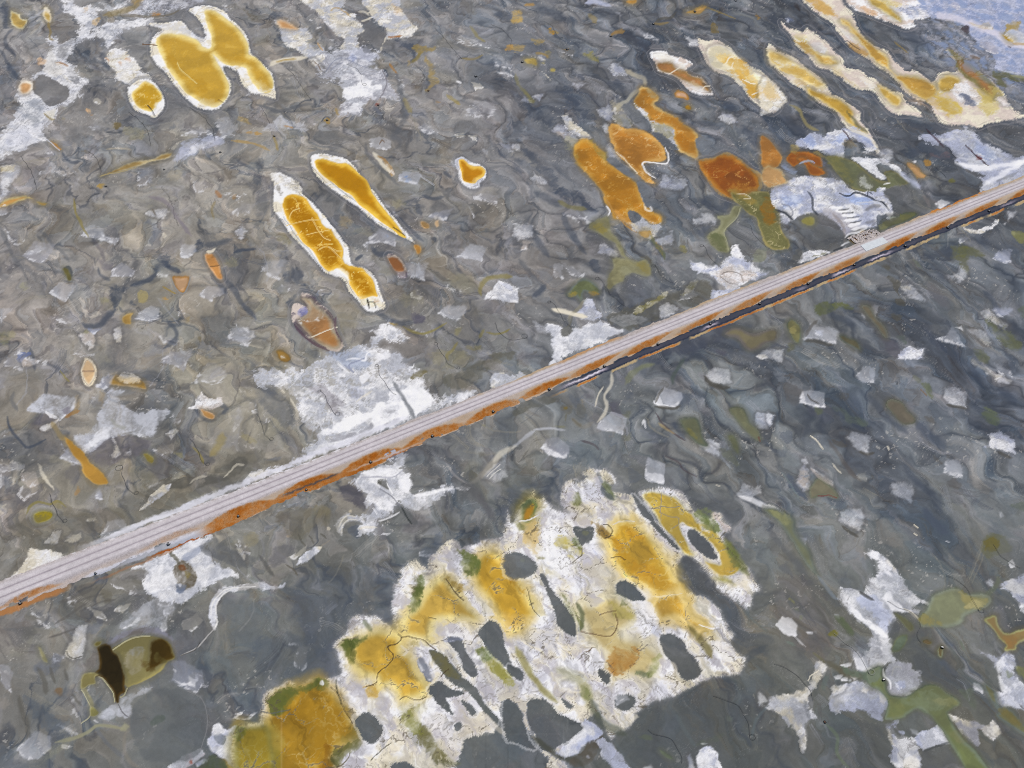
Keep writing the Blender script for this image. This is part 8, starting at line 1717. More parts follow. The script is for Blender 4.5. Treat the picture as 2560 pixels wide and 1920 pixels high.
# brush of drained brine and hairline cracks over the whole pan
pm = sst(0, 1, (REG == 29).astype(np.float32))
ST3 = fbm(WX, WY, 3.2, 5, 800, .62, ANG, 3.4); ST4 = fbm(WX, WY, 9, 4, 820, .5, ANG, 2.2)
wh = sst(.62, .8, C.min(-1))
C = C + (np.array([.66, .64, .67]) - C) * (pm * wh * .55 * sst(.02, .5, ST3 + .5 * ST4))[..., None]
C = C + (np.array([.80, .76, .62]) - C) * (pm * wh * .45 * sst(.1, .5, ST4 - .2 * ST3))[..., None]
C = C * (1 - .14 * pm * sst(.1, .6, -ST3))[..., None]
ck = (1 - sst(.012, .05, CRK)) * sst(-.1, .3, TONE[1])
C = C + (np.array([.34, .31, .26]) - C) * (pm * .6 * ck)[..., None]
ck = (1 - sst(.02, .09, CRK2)) * sst(.0, .35, TONE[0])
C = C + (np.array([.45, .43, .40]) - C) * (pm * wh * .4 * ck)[..., None]
paint('''
# ---- east and south-east
P 2 2 5e6248 545e50 e=8 f=3 n=2 i=34 a=.92 | 1450 295 1580 290 1625 350 1650 450 1685 535 1600 515 1520 430 1460 350
W 2 2 7c7434 a=.5 f=5 | 1520 380 1560 420 1600 480 1550 440
P 2 2 66684c 5e6450 e=8 f=3 n=2 i=35 a=.9 | 1880 225 1950 200 2010 230 2060 330 2130 400 2145 490 2060 445 1950 325
L 2 2 60362c w=3.4 a=.9 n=2 | 2130 455 2145 500
P 2 2 62664c 5e6450 e=5 f=4 n=2 a=.8 | 1860 450 1910 440 1950 500 1960 590 1920 560
W 2 2 62665a a=.7 f=5 | 1800 570 1900 590 1970 690 1940 710 1860 640
W 2 2 666650 a=.55 f=6 | 960 220 1020 215 1025 290 980 280
W 2 2 666650 a=.5 f=7 | 960 430 1030 410 1030 470 970 480
L 2 2 b09a6c w=6 a=.6 n=4 | 1270 340 1330 390 1400 430
L 2 2 C w=2 a=.6 | 1760 870 1800 888
W 2 2 6c746c a=.5 f=4 | 2020 1190 2050 1200 2040 1220
P 3 2 5c5444 545848 e=10 f=3 n=2 i=36 a=.88 | 1018 165 1060 130 1160 160 1200 225 1270 290 1262 335 1190 345 1150 335 1100 290 1030 210
W 3 2 5c6440 a=.6 f=6 | 1300 0 1380 0 1430 90 1410 120 1340 50
L 3 2 80603c w=2.4 a=.7 | 1320 40 1370 100
W 3 2 58625a a=.8 f=6 n=3 | 555 185 640 200 720 260 830 330 840 370 760 350 660 285
W 3 2 5c664c a=.7 f=7 | 1840 250 1920 200 2000 300 1985 355 1900 315
W 3 2 5c6450 a=.7 f=5 | 400 215 460 240 430 260
P 3 2 64604a 5e6450 e=6 f=3 n=4 a=.9 i=38 | 360 900 430 812 500 850 590 930 604 985 520 962 440 962 370 990
L 3 2 6e2c2c w=2 a=.85 n=1.5 t=1 | 425 968 480 970 525 962 565 975 600 988
L 3 2 K w=6 a=.55 n=5 | 370 730 430 790 500 850 560 880
R 2 2 w W h=3 n=4 f=2.5 a=.8 o=.1 l=0 i=37 | 2190 1050 2230 1035 2300 1080 2370 1140 2300 1130 2240 1100
P 3 2 62684c 5a645c e=12 f=4 n=2 i=37 a=.92 | -20 1075 60 1080 180 1130 240 1180 235 1250 290 1350 360 1440 400 1580 440 1660 365 1590 290 1490 200 1350 100 1200 -20 1100
W 3 2 90905c a=.6 f=6 n=4 | 40 1090 140 1130 200 1180 150 1210 60 1130
L 3 2 7c8c8c w=3 a=.5 | 120 760 200 880 270 980
W 3 2 666854 a=.75 f=7 n=3 | 1850 1385 1920 1315 2040 1310 2120 1400 2100 1455 1960 1485 1880 1515
W 3 2 6c6434 a=.8 f=6 | 1870 1370 1950 1340 2010 1400 1950 1450 1890 1430
W 3 2 5e665c a=.6 f=5 | 2100 1060 2212 1020 2250 1100 2180 1080
W 3 1 5a6044 a=.85 f=5 n=3 | 400 1015 420 970 470 945 560 965 620 950 725 990 720 1015 620 1005 540 1045 440 1060
W 3 1 6c7038 a=.6 f=5 n=3 | 560 975 620 955 690 980 600 1000
P 3 1 5c5440 56584c e=6 f=4 n=2 a=.9 i=53 | 805 985 880 985 930 1080 1000 1150 1035 1245 1000 1255 940 1170 870 1090
P 3 1 6e6c44 5e6858 e=6 f=3 n=2 i=54 | 165 1130 215 1100 280 1160 275 1290 230 1295 185 1210
E 3 1 8c8450 a=.7 f=4 | 220 1185 24 26
E 3 1 60604c a=.75 f=5 | 190 1340 34 40
P 3 1 585440 565c54 e=5 f=3 n=4 i=0 a=.9 | 620 1240 700 1260 780 1300 805 1370 745 1345 655 1295
W 3 1 62644e a=.85 f=7 n=4 | 1590 470 1700 460 1800 490 1870 550 1730 560 1740 700 1690 650 1620 555
W 3 1 66683c a=.6 f=6 n=4 | 1620 490 1720 480 1700 560 1640 540
W 3 1 686e60 a=.85 f=3 | 1245 605 1300 610 1335 665 1270 645
W 3 1 78784c a=.8 f=5 n=4 | 2095 345 2160 350 2300 400 2300 470 2212 450 2140 410
W 3 1 62664a a=.75 f=8 n=6 | 1900 1130 2030 1170 2180 1290 2160 1350 2060 1340 1960 1230
W 3 1 62664a a=.6 f=6 n=6 | 1760 1370 1840 1350 1900 1430 1860 1470
W 3 1 566058 a=.7 f=4 | 1120 1240 1180 1240 1200 1300
W 3 1 5c6454 a=.6 f=8 | 2160 1020 2260 980 2260 1080 2180 1060
L 3 1 6a6e5c w=10 a=.6 | 1250 1580 1320 1640
W 3 1 525048 a=.7 f=2 n=7 | 1000 640 1060 630 1040 680
W 3 1 525048 a=.7 f=2 n=8 | 1040 730 1080 730 1150 780 1120 860 1160 930 1100 850
W 3 1 525048 a=.7 f=2 n=6 | 1105 950 1160 940 1180 980 1120 980
W 3 1 525048 a=.6 f=2 n=8 | 1070 1060 1160 1060 1120 1110
L 3 1 4c4a44 w=9 a=.8 n=5 | 320 1280 380 1285 440 1300 500 1315 560 1320
L 3 1 54524e w=8 a=.7 n=3 | 330 1250 370 1170 420 1110
L 2 1 4c4a44 w=10 a=.8 n=4 | 1660 1600 1720 1660 1800 1690 1880 1680
L 2 2 4c4a44 w=7 a=.75 n=3 | 1235 205 1320 205 1400 212 1460 190
L 2 2 4c4a44 w=6 a=.6 n=3 | 1240 170 1260 100 1310 30
L 3 2 4c4a44 w=7 a=.75 n=3 | 1540 180 1620 200 1720 215
L 3 2 4c4a44 w=6 a=.75 n=3 | 780 580 860 610 920 600
L 3 2 4c4a44 w=7 a=.7 n=4 | 1980 580 2060 620 2110 640
L 3 2 4c4a44 w=7 a=.7 n=4 | 640 1230 700 1270 780 1320
W 3 2 55524e a=.65 f=5 n=6 | 580 100 640 80 690 120 650 150
W 3 2 55524e a=.65 f=3 n=5 | 1400 600 1450 620 1500 700 1440 680
W 3 2 55524e a=.65 f=3 n=5 | 550 480 640 500 680 540 600 540
W 3 2 55524e a=.6 f=4 n=6 | 1340 280 1400 280 1450 330 1390 330
W 3 2 565452 a=.6 f=4 n=6 | 1560 840 1660 850 1670 900 1590 890
# ---- 30: the olive river and the flats round it
S 3 3 w C f=3.5 n=3 m=.3 k=0 i=65 | -10 1150 5 1030 100 1040 220 1000 330 960 380 940 370 1000 340 1050 360 1130 420 1220 370 1250 335 1320 330 1490 290 1505 270 1400 230 1330 140 1240 40 1160
S 3 3 w C f=3.5 n=4 m=.3 k=0 i=65 | 390 800 440 730 500 770 515 800 480 860 420 920 380 1000 345 960 370 900
L 3 3 C w=3 a=.7 n=4 | 340 900 370 850 430 820
L 3 3 D w=12 a=.6 n=3 | 320 1080 340 1160 360 1240
S 3 3 B w f=3 n=4 m=.35 i=66 | 535 1170 545 1040 600 960 700 930 780 918 860 930 900 970 960 980 1010 1040 1045 1110 1010 1180 980 1240 880 1222 820 1172 740 1180 640 1165
W 3 3 C a=.7 f=4 n=4 | 820 960 870 980 850 1010 810 1000
W 3 3 C a=.7 f=4 n=4 | 960 1020 1020 1050 1010 1120 960 1090
W 3 3 8a8a88 a=.6 f=10 | 540 1060 640 1030 680 1100 600 1150
S 3 3 L w f=3 n=3 m=.4 k=0 i=67 | 985 835 1040 770 1120 740 1250 760 1240 800 1310 840 1325 930 1270 1000 1180 1030 1080 1032 1030 990 1015 900 980 880
L 3 3 W w=4 a=.8 n=2 t=1 | 995 800 1000 860 1050 910 1060 980
W 3 3 a4b0dc a=.6 f=6 n=6 | 1100 920 1180 900 1190 960 1130 970
L 3 3 a0a09c w=1.8 a=.6 t=1 | 1070 860 1080 800 1120 780 1160 800
S 3 3 w W f=4 n=5 m=.45 b=.6 k=.4 i=68 | 595 180 640 110 760 105 820 130 860 60 950 20 960 -20 1120 -20 1180 60 1240 150 1390 240 1320 240 1240 280 1300 320 1090 300 1100 370 1070 430 1050 520 1040 580 1080 600 1060 660 1100 720 1040 745 990 790 920 790 850 832 790 820 760 750 710 680 740 650 820 690 870 640 890 570 900 510 840 430 760 370 700 290 640 240
S 2 3 w W f=4 n=5 m=.35 k=.2 i=68 | 3190 -20 3160 -100 3080 -190 3060 -240 3160 -200 3220 -130 3290 -60 3300 20
W 3 3 a8b4dc a=.45 f=14 n=8 | 780 200 920 180 1040 300 1080 400 1040 500 960 420
W 3 3 585c60 a=.8 f=3 n=5 | 1060 410 1110 380 1140 450 1110 540 1060 500
W 3 3 W a=.95 f=4 n=5 | 1000 200 1060 140 1110 220 1180 280 1250 300 1180 310 1080 300
W 3 3 W a=.95 f=3 n=5 | 720 290 770 290 820 350 900 400 1030 520 960 510 860 440 760 360
W 3 3 W a=.8 f=5 n=5 | 760 720 820 700 850 790 900 800 850 830 780 800
W 3 3 W a=.5 f=6 n=6 | 980 600 1060 560 1060 680 980 680
L 3 3 3c3c3c w=6 a=.7 n=4 | 780 130 860 180 920 215
L 3 3 C w=5 a=.8 n=3 | 1160 280 1230 310 1290 370 1310 400
S 3 3 W w f=2 n=3 m=.2 | 1895 60 1930 25 1950 60 1940 100
S 3 3 W B f=3 n=3 m=.2 i=69 | 2000 90 2080 30 2300 -20 2300 330 2212 290 2140 200 2060 130
S 3 3 w B f=5 n=6 m=.3 i=70 | 1780 615 1880 650 2000 682 2040 660 2090 665 2130 760 2110 820 2160 900 2212 960 2300 1000 2300 1200 2212 1160 2100 1130 2010 1120 1960 1060 2040 980 2000 880 1950 780 1880 700
W 3 3 W a=.7 f=5 n=6 | 1960 740 2040 700 2050 780 2010 840 2080 1000 2020 1010 1980 880
W 3 3 W a=.5 f=3 n=6 | 1780 930 1830 940 1850 1010 1800 980
S 3 3 L C f=3.5 n=4 m=.25 k=0 i=71 | 1545 1200 1640 1230 1780 1232 1850 1280 1900 1290 1950 1268 2015 1360 1940 1420 1860 1355 1810 1320 1800 1470 1700 1400 1620 1300
W 3 3 C a=.8 f=4 n=5 | 1840 1320 1900 1290 1960 1270 2010 1360 1940 1415 1880 1370
S 3 3 w B f=3 n=3 m=.3 k=0 | 1280 1400 1340 1345 1400 1340 1460 1302 1500 1340 1560 1430 1450 1460 1340 1500 1300 1450
L 3 3 4a4e50 w=7 a=.7 n=3 | 1340 1510 1440 1480 1560 1440
W 3 3 w a=.6 f=4 n=4 | 1230 1325 1290 1340 1300 1370 1250 1360
S 3 3 B W f=4 n=6 m=.3 i=72 | 1000 1270 1050 1255 1090 1232 1130 1240 1120 1310 1080 1320 1140 1400 1250 1410 1290 1480 1315 1600 1280 1700 1180 1640 1160 1700 1080 1600 1070 1500 1060 1400
W 3 3 C a=.7 f=4 n=6 | 1020 1300 1060 1340 1090 1460 1060 1450
W 3 3 C a=.7 f=5 n=5 | 1180 1600 1260 1560 1300 1620 1260 1700 1190 1700
W 3 3 W a=.85 f=5 n=5 | 75 430 130 355 200 370 250 430 235 510 175 510
W 3 3 W a=.6 f=2 n=6 | 230 520 280 560 320 610 270 580
W 3 3 W a=.8 f=2 n=4 | 575 870 640 860 625 890 590 895
W 3 3 W a=.8 f=2 n=4 | 720 870 770 845 790 870 750 890
W 3 3 W a=.8 f=2 n=4 | 635 770 720 752 715 778 660 785
W 3 3 W a=.8 f=2 n=4 | 630 890 670 880 690 905 640 905
E 3 3 W a=.8 f=2 | 708 905 12 8
W 3 3 w a=.7 f=2 n=3 | 580 820 600 800 610 820
W 3 3 w a=.4 f=4 n=3 | 325 480 420 470 410 490 340 495
S 3 3 w C f=3 n=5 m=.4 k=0 | 555 970 580 940 640 945 680 940 660 990 580 1020
W 3 3 B a=.8 f=2 n=4 | 1125 1340 1165 1340 1175 1365 1140 1360
W 3 3 w a=.6 f=3 n=5 | 570 330 600 335 620 370 590 360
L 3 3 8a98a8 w=9 a=.6 n=2 | 430 0 500 90 560 170 600 200
W 3 3 8e8c54 a=.8 f=3 | 170 200 200 195 245 250 210 230
W 3 3 76805c a=.6 f=2 | 235 270 270 275 275 300 240 290
W 3 3 76805c a=.6 f=2 | 275 360 295 355 295 380 275 385
W 3 3 76867c a=.6 f=2.5 | 150 565 210 565 235 590 200 602
L 3 3 6e6c54 w=6 a=.8 | 385 660 440 700 490 750
L 3 3 605c4c w=16 a=.75 n=3 | 500 740 600 800 700 850 850 870
L 3 3 66706a w=10 a=.6 | 480 980 490 900 520 870
P 3 3 5a6634 64725c e=11 f=2.5 n=2 i=30 | 850 840 905 800 975 785 985 880 1018 930 1030 1000 1080 1040 1190 1036 1280 985 1380 942 1480 950 1560 1020 1640 1070 1650 1110 1570 1160 1550 1200 1620 1320 1700 1420 1800 1520 1920 1700 1740 1700 1650 1570 1570 1450 1520 1350 1450 1260 1380 1180 1300 1140 1210 1190 1180 1220 1080 1240 1000 1235 1035 1120 1030 1060 950 980 890 960 860 910
W 3 3 5e6c5c a=.85 f=8 n=4 | 640 790 760 830 860 830 960 800 960 870 880 910 780 880 680 850
W 3 3 66745c a=.6 f=14 | 1180 1080 1380 980 1500 1040 1560 1120 1400 1160 1260 1120
W 3 3 6c7038 a=.6 f=8 n=5 | 1040 1080 1160 1120 1180 1200 1060 1210
W 3 3 8a8450 a=.4 f=10 | 1380 1050 1560 1060 1640 1100 1560 1130
W 3 3 74704c a=.5 f=8 n=5 | 1580 1350 1680 1340 1720 1440 1620 1420
P 3 3 6a7050 747e6c e=12 f=5 n=3 i=31 a=.92 | 1320 340 1360 305 1400 220 1440 150 1540 112 1640 108 1700 152 1840 150 1930 190 1890 262 1780 302 1700 342 1680 400 1560 440 1420 430 1320 430
W 3 3 7e7434 a=.75 f=10 n=4 | 1320 400 1340 350 1440 360 1480 420 1400 425
W 3 3 8c8040 a=.7 f=9 n=5 | 1640 120 1720 170 1880 200 1860 270 1740 280 1680 200
W 3 3 a8a070 a=.7 f=6 n=5 | 1710 260 1800 200 1880 240 1800 280
L 3 3 68705c w=12 a=.6 n=2 | 1880 170 1960 100 1990 40 1980 0
P 3 3 76602c 8c8c5c e=6 f=2 n=1.5 i=32 | 1875 380 1920 350 1972 348 1985 420 2040 490 2110 492 2160 465 2300 440 2300 540 2212 560 2150 590 2140 636 2050 640 2062 590 2000 540 1950 460
W 3 3 8a5c14 a=.6 f=6 | 2040 520 2120 520 2160 560 2100 620 2070 570
P 3 3 66664c 707458 e=4 f=3 n=3 a=.9 | 1100 325 1160 350 1240 400 1260 450 1230 480 1180 430
P 3 3 5e6a58 646c50 e=6 f=4 n=3 a=.9 | 1075 650 1090 580 1120 520 1200 500 1205 560 1140 640
P 3 3 6c6c4e 66706c e=7 f=5 n=3 a=.85 | 1870 930 1960 1000 2000 1130 2110 1160 2212 1280 2300 1310 2300 1420 2212 1370 2100 1300 1980 1210 2010 1170 1930 1080
W 3 3 74683c a=.6 f=6 | 2020 1160 2110 1180 2200 1280 2100 1260
E 3 3 74702c a=.85 f=3 | 565 500 38 28
W 3 3 5a644c a=.85 f=5 n=3 | 575 350 650 370 730 470 745 510 700 515 620 440
P 3 3 52460c 7c8468 e=3 f=1.5 n=1 i=39 | 1460 640 1485 608 1512 628 1502 700 1470 692
P 3 3 5c4814 6c6c34 e=3 f=1.5 n=.8 i=40 | 1340 560 1375 548 1412 570 1395 592 1355 582
W 3 3 7a7c50 a=.8 f=4 n=3 | 2130 790 2200 780 2300 800 2300 960 2180 880
W 3 3 626c5c a=.6 f=6 n=3 | 1650 1000 1720 990 1780 1000 1800 1120 1760 1130
L 3 3 6c7868 w=6 a=.6 | 1660 560 1680 600 1700 640
W 3 3 666e50 a=.6 f=5 | 2050 820 2110 860 2080 880
L 3 3 6c7c60 w=8 a=.55 n=2 | 500 1280 580 1360 600 1420 590 1520 640 1600 700 1659
''')
# ------------------------------------------------------------------ the ditch and berms that run along the road (its line: v = 1487.5 - .4015 u)
W_ = VV - (1487.5 - 0.4015 * UU)
jit = 2.2 * EDGE[1] + 1.6 * FINE
fade = sst(1360, 1470, UU)
def band(w0, w1, colr, a, soft=1.2, jn=1.0, mask=1.0):
    global C
    al = sst(w0 - soft, w0 + soft, W_ + jn * jit) * (1 - sst(w1 - soft, w1 + soft, W_ + jn * jit)) * a * mask
    C = C + (np.array(colr) / 255. - C) * al[..., None]
s_ = np.interp(UU, [1400, 1600, 1800, 2000, 2320, 2560], [37, 33, 31, 30, 28, 26])
ln = vnoise(UU / 70, UU * 0 + 2.2, 3); ln2 = vnoise(UU / 34, UU * 0 + 5.2, 4)
WK = W_ - s_
_W = W_; W_ = WK
wd = 17 - 2 * sst(1900, 2300, UU)
band(-2, 3.2, (50, 58, 74), .95, 1, .8, fade)
band(2.5, wd - 3, (66, 68, 82), .9, 1.2, .8, fade)
band(5, wd - 5, (176, 166, 182), .85, 2, 1.2, fade * sst(-.05, .35, ln))
band(6.5, wd - 7.5, (228, 226, 236), .8, 1.2, 1.2, fade * sst(.2, .55, ln))
band(wd - 5, wd - 1, (48, 54, 72), .85, 1, .8, fade)
band(wd - 1, wd + 5.5, (186, 164, 124), .9, 1, 1, fade * sst(-.45, -.1, ln2))
band(wd, wd + 4.5, (184, 110, 44), .8, 1, .8, fade * sst(.0, .35, vnoise(UU / 52, UU * 0, 6)))
W_ = _W
near = 1 - sst(1340, 1420, UU)
# rust seam, wet seam and salt seam at the foot of the bank further west
band(38, 47, (170, 96, 36), .9, 1.5, 1.6, sst(900, 1000, UU) * (1 - sst(985, 1075, UU)))
band(34, 44, (188, 190, 204), .8, 2, 1.6, sst(890, 930, UU) * (1 - sst(1000, 1060, UU)))
band(30, 38, (52, 60, 76), .9, 1.4, 1.6, sst(700, 740, UU) * (1 - sst(825, 850, UU)))
band(38, 46, (172, 104, 44), .85, 1.4, 1.4, sst(560, 640, UU) * (1 - sst(900, 960, UU)))
band(38, 52, (186, 190, 204), .7, 3, 1.6, sst(250, 330, UU) * (1 - sst(560, 620, UU)))
band(53, 58, (160, 88, 36), .9, 1, 1.4, sst(355, 400, UU) * (1 - sst(560, 600, UU)))
band(58, 64, (158, 108, 74), .8, 1.5, 1.5, sst(200, 300, UU) * (1 - sst(420, 470, UU)) * .6)
band(40, 56, (186, 120, 62), .75, 4, 1.6, 1 - sst(140, 190, UU))
band(28, 38, (84, 84, 92), .8, 4, 1.6, sst(35, 48, UU) * (1 - sst(60, 75, UU)))
band(-42, -28, (222, 222, 232), .75, 4, 2.2, sst(150, 300, UU) * (1 - sst(980, 1040, UU)) * sst(-.5, .1, ln + .6))

# crispness of the dry crust: lift each spot away from its neighbours
Cp = np.pad(C, ((1, 1), (1, 1), (0, 0)), 'edge')
blur = (Cp[:-2, 1:-1] + Cp[2:, 1:-1] + Cp[1:-1, :-2] + Cp[1:-1, 2:] + C) / 5
C = np.clip(C + .55 * (C - blur), .03, .99)
# ------------------------------------------------------------------ materials
def mat(name, rough=.9, spec=.2, base=None, attr=True, bump=.0, grain=.10, scale=3.0):
    m = bpy.data.materials.new(name); m.use_nodes = True; n = m.node_tree; b = n.nodes["Principled BSDF"]
    b.inputs['Roughness'].default_value = rough; b.inputs['Specular IOR Level'].default_value = spec
    tc = n.nodes.new("ShaderNodeTexCoord")
    no = n.nodes.new("ShaderNodeTexNoise"); no.inputs['Scale'].default_value = scale; no.inputs['Detail'].default_value = 5; no.inputs['Roughness'].default_value = .7
    n.links.new(tc.outputs['Object'], no.inputs['Vector'])
    mr = n.nodes.new("ShaderNodeMapRange"); mr.inputs[1].default_value = .25; mr.inputs[2].default_value = .75
    mr.inputs[3].default_value = 1 - grain; mr.inputs[4].default_value = 1 + grain
    n.links.new(no.outputs['Fac'], mr.inputs[0])
    mx = n.nodes.new("ShaderNodeVectorMath"); mx.operation = 'SCALE'
    if attr:
        at = n.nodes.new("ShaderNodeAttribute"); at.attribute_name = "tint"
        n.links.new(at.outputs['Color'], mx.inputs[0])
    else:
        mx.inputs[0].default_value = base
    n.links.new(mr.outputs[0], mx.inputs['Scale']); n.links.new(mx.outputs[0], b.inputs['Base Color'])
    if bump:
        bp = n.nodes.new("ShaderNodeBump"); bp.inputs['Strength'].default_value = bump; bp.inputs['Distance'].default_value = .12
        n.links.new(no.outputs['Fac'], bp.inputs['Height']); n.links.new(bp.outputs[0], b.inputs['Normal'])
    return m
M_MUD = mat("dried_mud", .92, .12, bump=.14, grain=.035, scale=2.6)
M_SALT = mat("salt_crust", .8, .2, bump=.22, grain=.035, scale=2.2)
M_BRINE = mat("brine", .45, .10, bump=.0, grain=.03, scale=.6)
M_GRAVEL = mat("gravel", .95, .1, bump=.5, grain=.16, scale=6.0)
M_BLACK = mat("black_plastic", .5, .4, (.02, .02, .024), False, scale=8)
M_LID = mat("grey_plastic_lid", .6, .3, (.24, .25, .26), False, scale=8)
M_LIDW = mat("white_lid", .6, .3, (.75, .75, .74), False, scale=8)
M_LIDB = mat("rusty_lid", .8, .2, (.13, .07, .05), False, scale=8)
M_HOSE = mat("black_hose", .6, .3, (.07, .07, .075), False, scale=8)
M_HOSEL = mat("salted_hose", .8, .2, (.42, .42, .38), False, scale=8)
M_CONC = mat("concrete", .85, .2, (.66, .70, .74), False, bump=.3, grain=.10, scale=1.3)
M_ROCK = mat("limestone", .9, .2, (.60, .54, .52), False, bump=.3, grain=.3, scale=2.0)

def lin(c):
    c = np.clip(c, 0.004, .965)
    return np.where(c <= .04045, c / 12.92, ((c + .055) / 1.055) ** 2.4)
def new_mesh(name, vv, quads, m, cc=None, smooth=True):
    me = bpy.data.meshes.new(name); nq = len(quads)
    me.vertices.add(len(vv)); me.vertices.foreach_set("co", np.ascontiguousarray(vv, np.float32).ravel())
    me.loops.add(nq * 4); me.loops.foreach_set("vertex_index", np.ascontiguousarray(quads, np.int32).ravel())
    me.polygons.add(nq); me.polygons.foreach_set("loop_start", np.arange(0, nq * 4, 4, dtype=np.int32))
    me.update(calc_edges=True)
    if smooth: me.polygons.foreach_set("use_smooth", np.ones(nq, bool))
    if cc is not None:
        a = me.color_attributes.new("tint", 'FLOAT_COLOR', 'POINT')
        c4 = np.ones((len(vv), 4), np.float32); c4[:, :3] = cc; a.data.foreach_set("color", c4.ravel())
    me.materials.append(m)
    o = bpy.data.objects.new(name, me); S.collection.objects.link(o)
    return o
def tag(o, label=None, cat=None, group=None, kind=None):
    if label: o['label'] = label
    if cat: o['category'] = cat
    if group: o['group'] = group
    if kind: o['kind'] = kind
    return o

# ------------------------------------------------------------------ the plain: one survey sheet cut along the shores of its ponds and flats
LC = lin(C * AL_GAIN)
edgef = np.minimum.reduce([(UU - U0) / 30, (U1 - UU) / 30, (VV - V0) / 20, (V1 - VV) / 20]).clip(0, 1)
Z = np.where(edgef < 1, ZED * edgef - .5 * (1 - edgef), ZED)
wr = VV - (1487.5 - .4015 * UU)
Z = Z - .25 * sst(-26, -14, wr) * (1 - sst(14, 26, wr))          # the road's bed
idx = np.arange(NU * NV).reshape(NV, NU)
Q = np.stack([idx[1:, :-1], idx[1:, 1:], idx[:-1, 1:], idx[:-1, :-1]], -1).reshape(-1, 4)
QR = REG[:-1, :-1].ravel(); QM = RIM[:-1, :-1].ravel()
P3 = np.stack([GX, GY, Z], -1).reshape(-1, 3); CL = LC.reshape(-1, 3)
def cut(name, sel, m, origin=(0, 0, 0), parent=None):
    q = Q[sel]
    if len(q) == 0: return None
    u, inv = np.unique(q, return_inverse=True)
    o = new_mesh(name, P3[u] - np.array(origin), inv.reshape(-1, 4), m, CL[u])
    if parent is not None: o.parent = parent
    else: o.location = origin
    return o
PONDS = {
 1: ("twin-lobed mustard yellow brine pond with a broad white salt rim, largest of the north-west", None),
 2: ("small round yellow brine pond at the foot of a white salt tongue", None),
 3: ("golden club-shaped brine pond tapering to a thin tail, white rimmed", None),
 4: ("long golden pond webbed with pale cracks, joined to a smaller lobe below", None),
 5: ("small three-lobed amber pond with a bright white rim, alone on grey mud", None),
 6: ("brown drying pond with a pinkish crust and lavender corner above the big salt flat", None),
 7: ("small reddish-brown oval pond beside the lower lobe of the cracked golden pond", None),
 8: ("narrow orange leaf-shaped pond with a pale tip at the end of a dark channel", None),
 9: ("small triangular orange pond with a pale centre, left of the orange leaf-shaped pond", None),
 47: ("tiny ochre pond with a tan middle, below and left of the brown drying pond", None),
 48: ("small blurred ochre pool beside the dark winding channel in the west", None),
 10: ("upright oval peach-orange pond split by one dark crack", None),
 11: ("ochre slug-shaped pool running diagonally below the grey-white salt smear", None),
 12: ("small olive-yellow oval pool ringed with pale grey mud near the road's west end", None),
 13: ("small tan pool under a pinkish salt cap, west of the big salt flat", None),
 49: ("little olive bean-shaped pool on grey mud above the road", None),
 14: ("narrow brown drying pond edged in pinkish crust, north of the orange ponds", None),
 15: ("long cream and yellow salt pond with spiky crust, westernmost of the striped northern group", None),
 16: ("slender orange pond stepping down towards the amber pond", None),
 17: ("deep amber pond with an olive outflow forking into two arms", None),
 18: ("broad orange pond with a zigzag white southern shore and fine pale cracks", None),
 19: ("long orange pond with a frayed tan southern end, westernmost of the orange ponds", None),
 20: ("yellow and cream crusted strip pond next east of the cream and yellow pond", None),
 21: ("cream crusted strip pond with yellow pockets in the middle of the striped group", None),
 22: ("longest yellow strip pond, swelling to a wide mottled basin at its south-east end", None),
 23: ("yellow-streaked crusted pond at the northern edge of the picture, beside the blue flat", None),
 24: ("small dark rust-brown pond with ragged arms on blue-white salt", None),
 50: ("orange teardrop pond between the amber pond and the rust-brown pond", None),
 25: ("olive green pond with white salt islets north of the road", None),
 51: ("tan peanut-shaped pool on dark mud near the road's east end", None),
 52: ("dark olive pool touching the road's north edge, east of the stony pool", None),
 27: ("dark brown pool full of stones beside the concrete slab", None),
 26: ("olive boomerang-shaped pond fed by a thin channel, north of the road", None),
 33: ("murky brown pond with a purple edge just south of the road", None),
 34: ("dark olive leaf-shaped pool, western one of the pair south of the road", None),
 35: ("dark olive leaf-shaped pool with a rusty tip, eastern one of the pair", None),
 36: ("brown-olive pool with a dull pink lower end on the eastern mudflat", None),
 38: ("triangular olive-brown patch of water with a dark red lower edge", None),
 37: ("long olive channel curving south-east with a white-crusted head", None),
 53: ("slim olive-brown pool slanting towards a purple mud stain in the east", None),
 54: ("small upright olive-yellow pool just south of the road bend of the brown pond", None),
 28: ("almost black brown pond joined to a rounded olive basin, south of the road's west end", None),
 29: ("huge white salt pan with mustard yellow pools and grey mud islands", None),
 30: ("olive green river widening around the south-eastern salt flats", None),
 31: ("broad murky olive pool with golden patches in the south-east", None),
 32: ("ochre Y-shaped pool at the picture's eastern edge", None),
 39: ("tiny dark brown pool trailing from the white-lidded box", None),
 40: ("tiny rust-brown oval pool near the white-lidded box", None),
}
used = set()
def pond(i, label):
    sel = QR == i
    if not sel.any(): return
    q = Q[sel].ravel(); c = P3[q].mean(0); c[2] = 0
    c = tuple(float(k) for k in c)
    rim = sel & (QM == 1); wat = sel & (QM == 0)
    if i == 24: rim = rim & False; wat = sel
    if rim.sum() > 30:
        e = bpy.data.objects.new("brine_pond", None); S.collection.objects.link(e); e.location = c
        tag(e, label, "salt pan" if i == 29 else "pond", "ponds on the salt plain")
        cut("brine", wat, M_BRINE, c, e); cut("salt_rim", rim, M_SALT, c, e)
    else:
        tag(cut("brine_pond", sel, M_BRINE, c), label, "pond", "ponds on the salt plain")
for i, (lb, _) in PONDS.items():
    pond(i, lb); used.add(i)
for i in range(60, 73):
    sel = QR == i
    if sel.any():
        c = P3[Q[sel].ravel()].mean(0); c[2] = 0
        tag(cut("salt_flat", sel, M_SALT, tuple(float(k) for k in c)), kind='structure'); used.add(i)
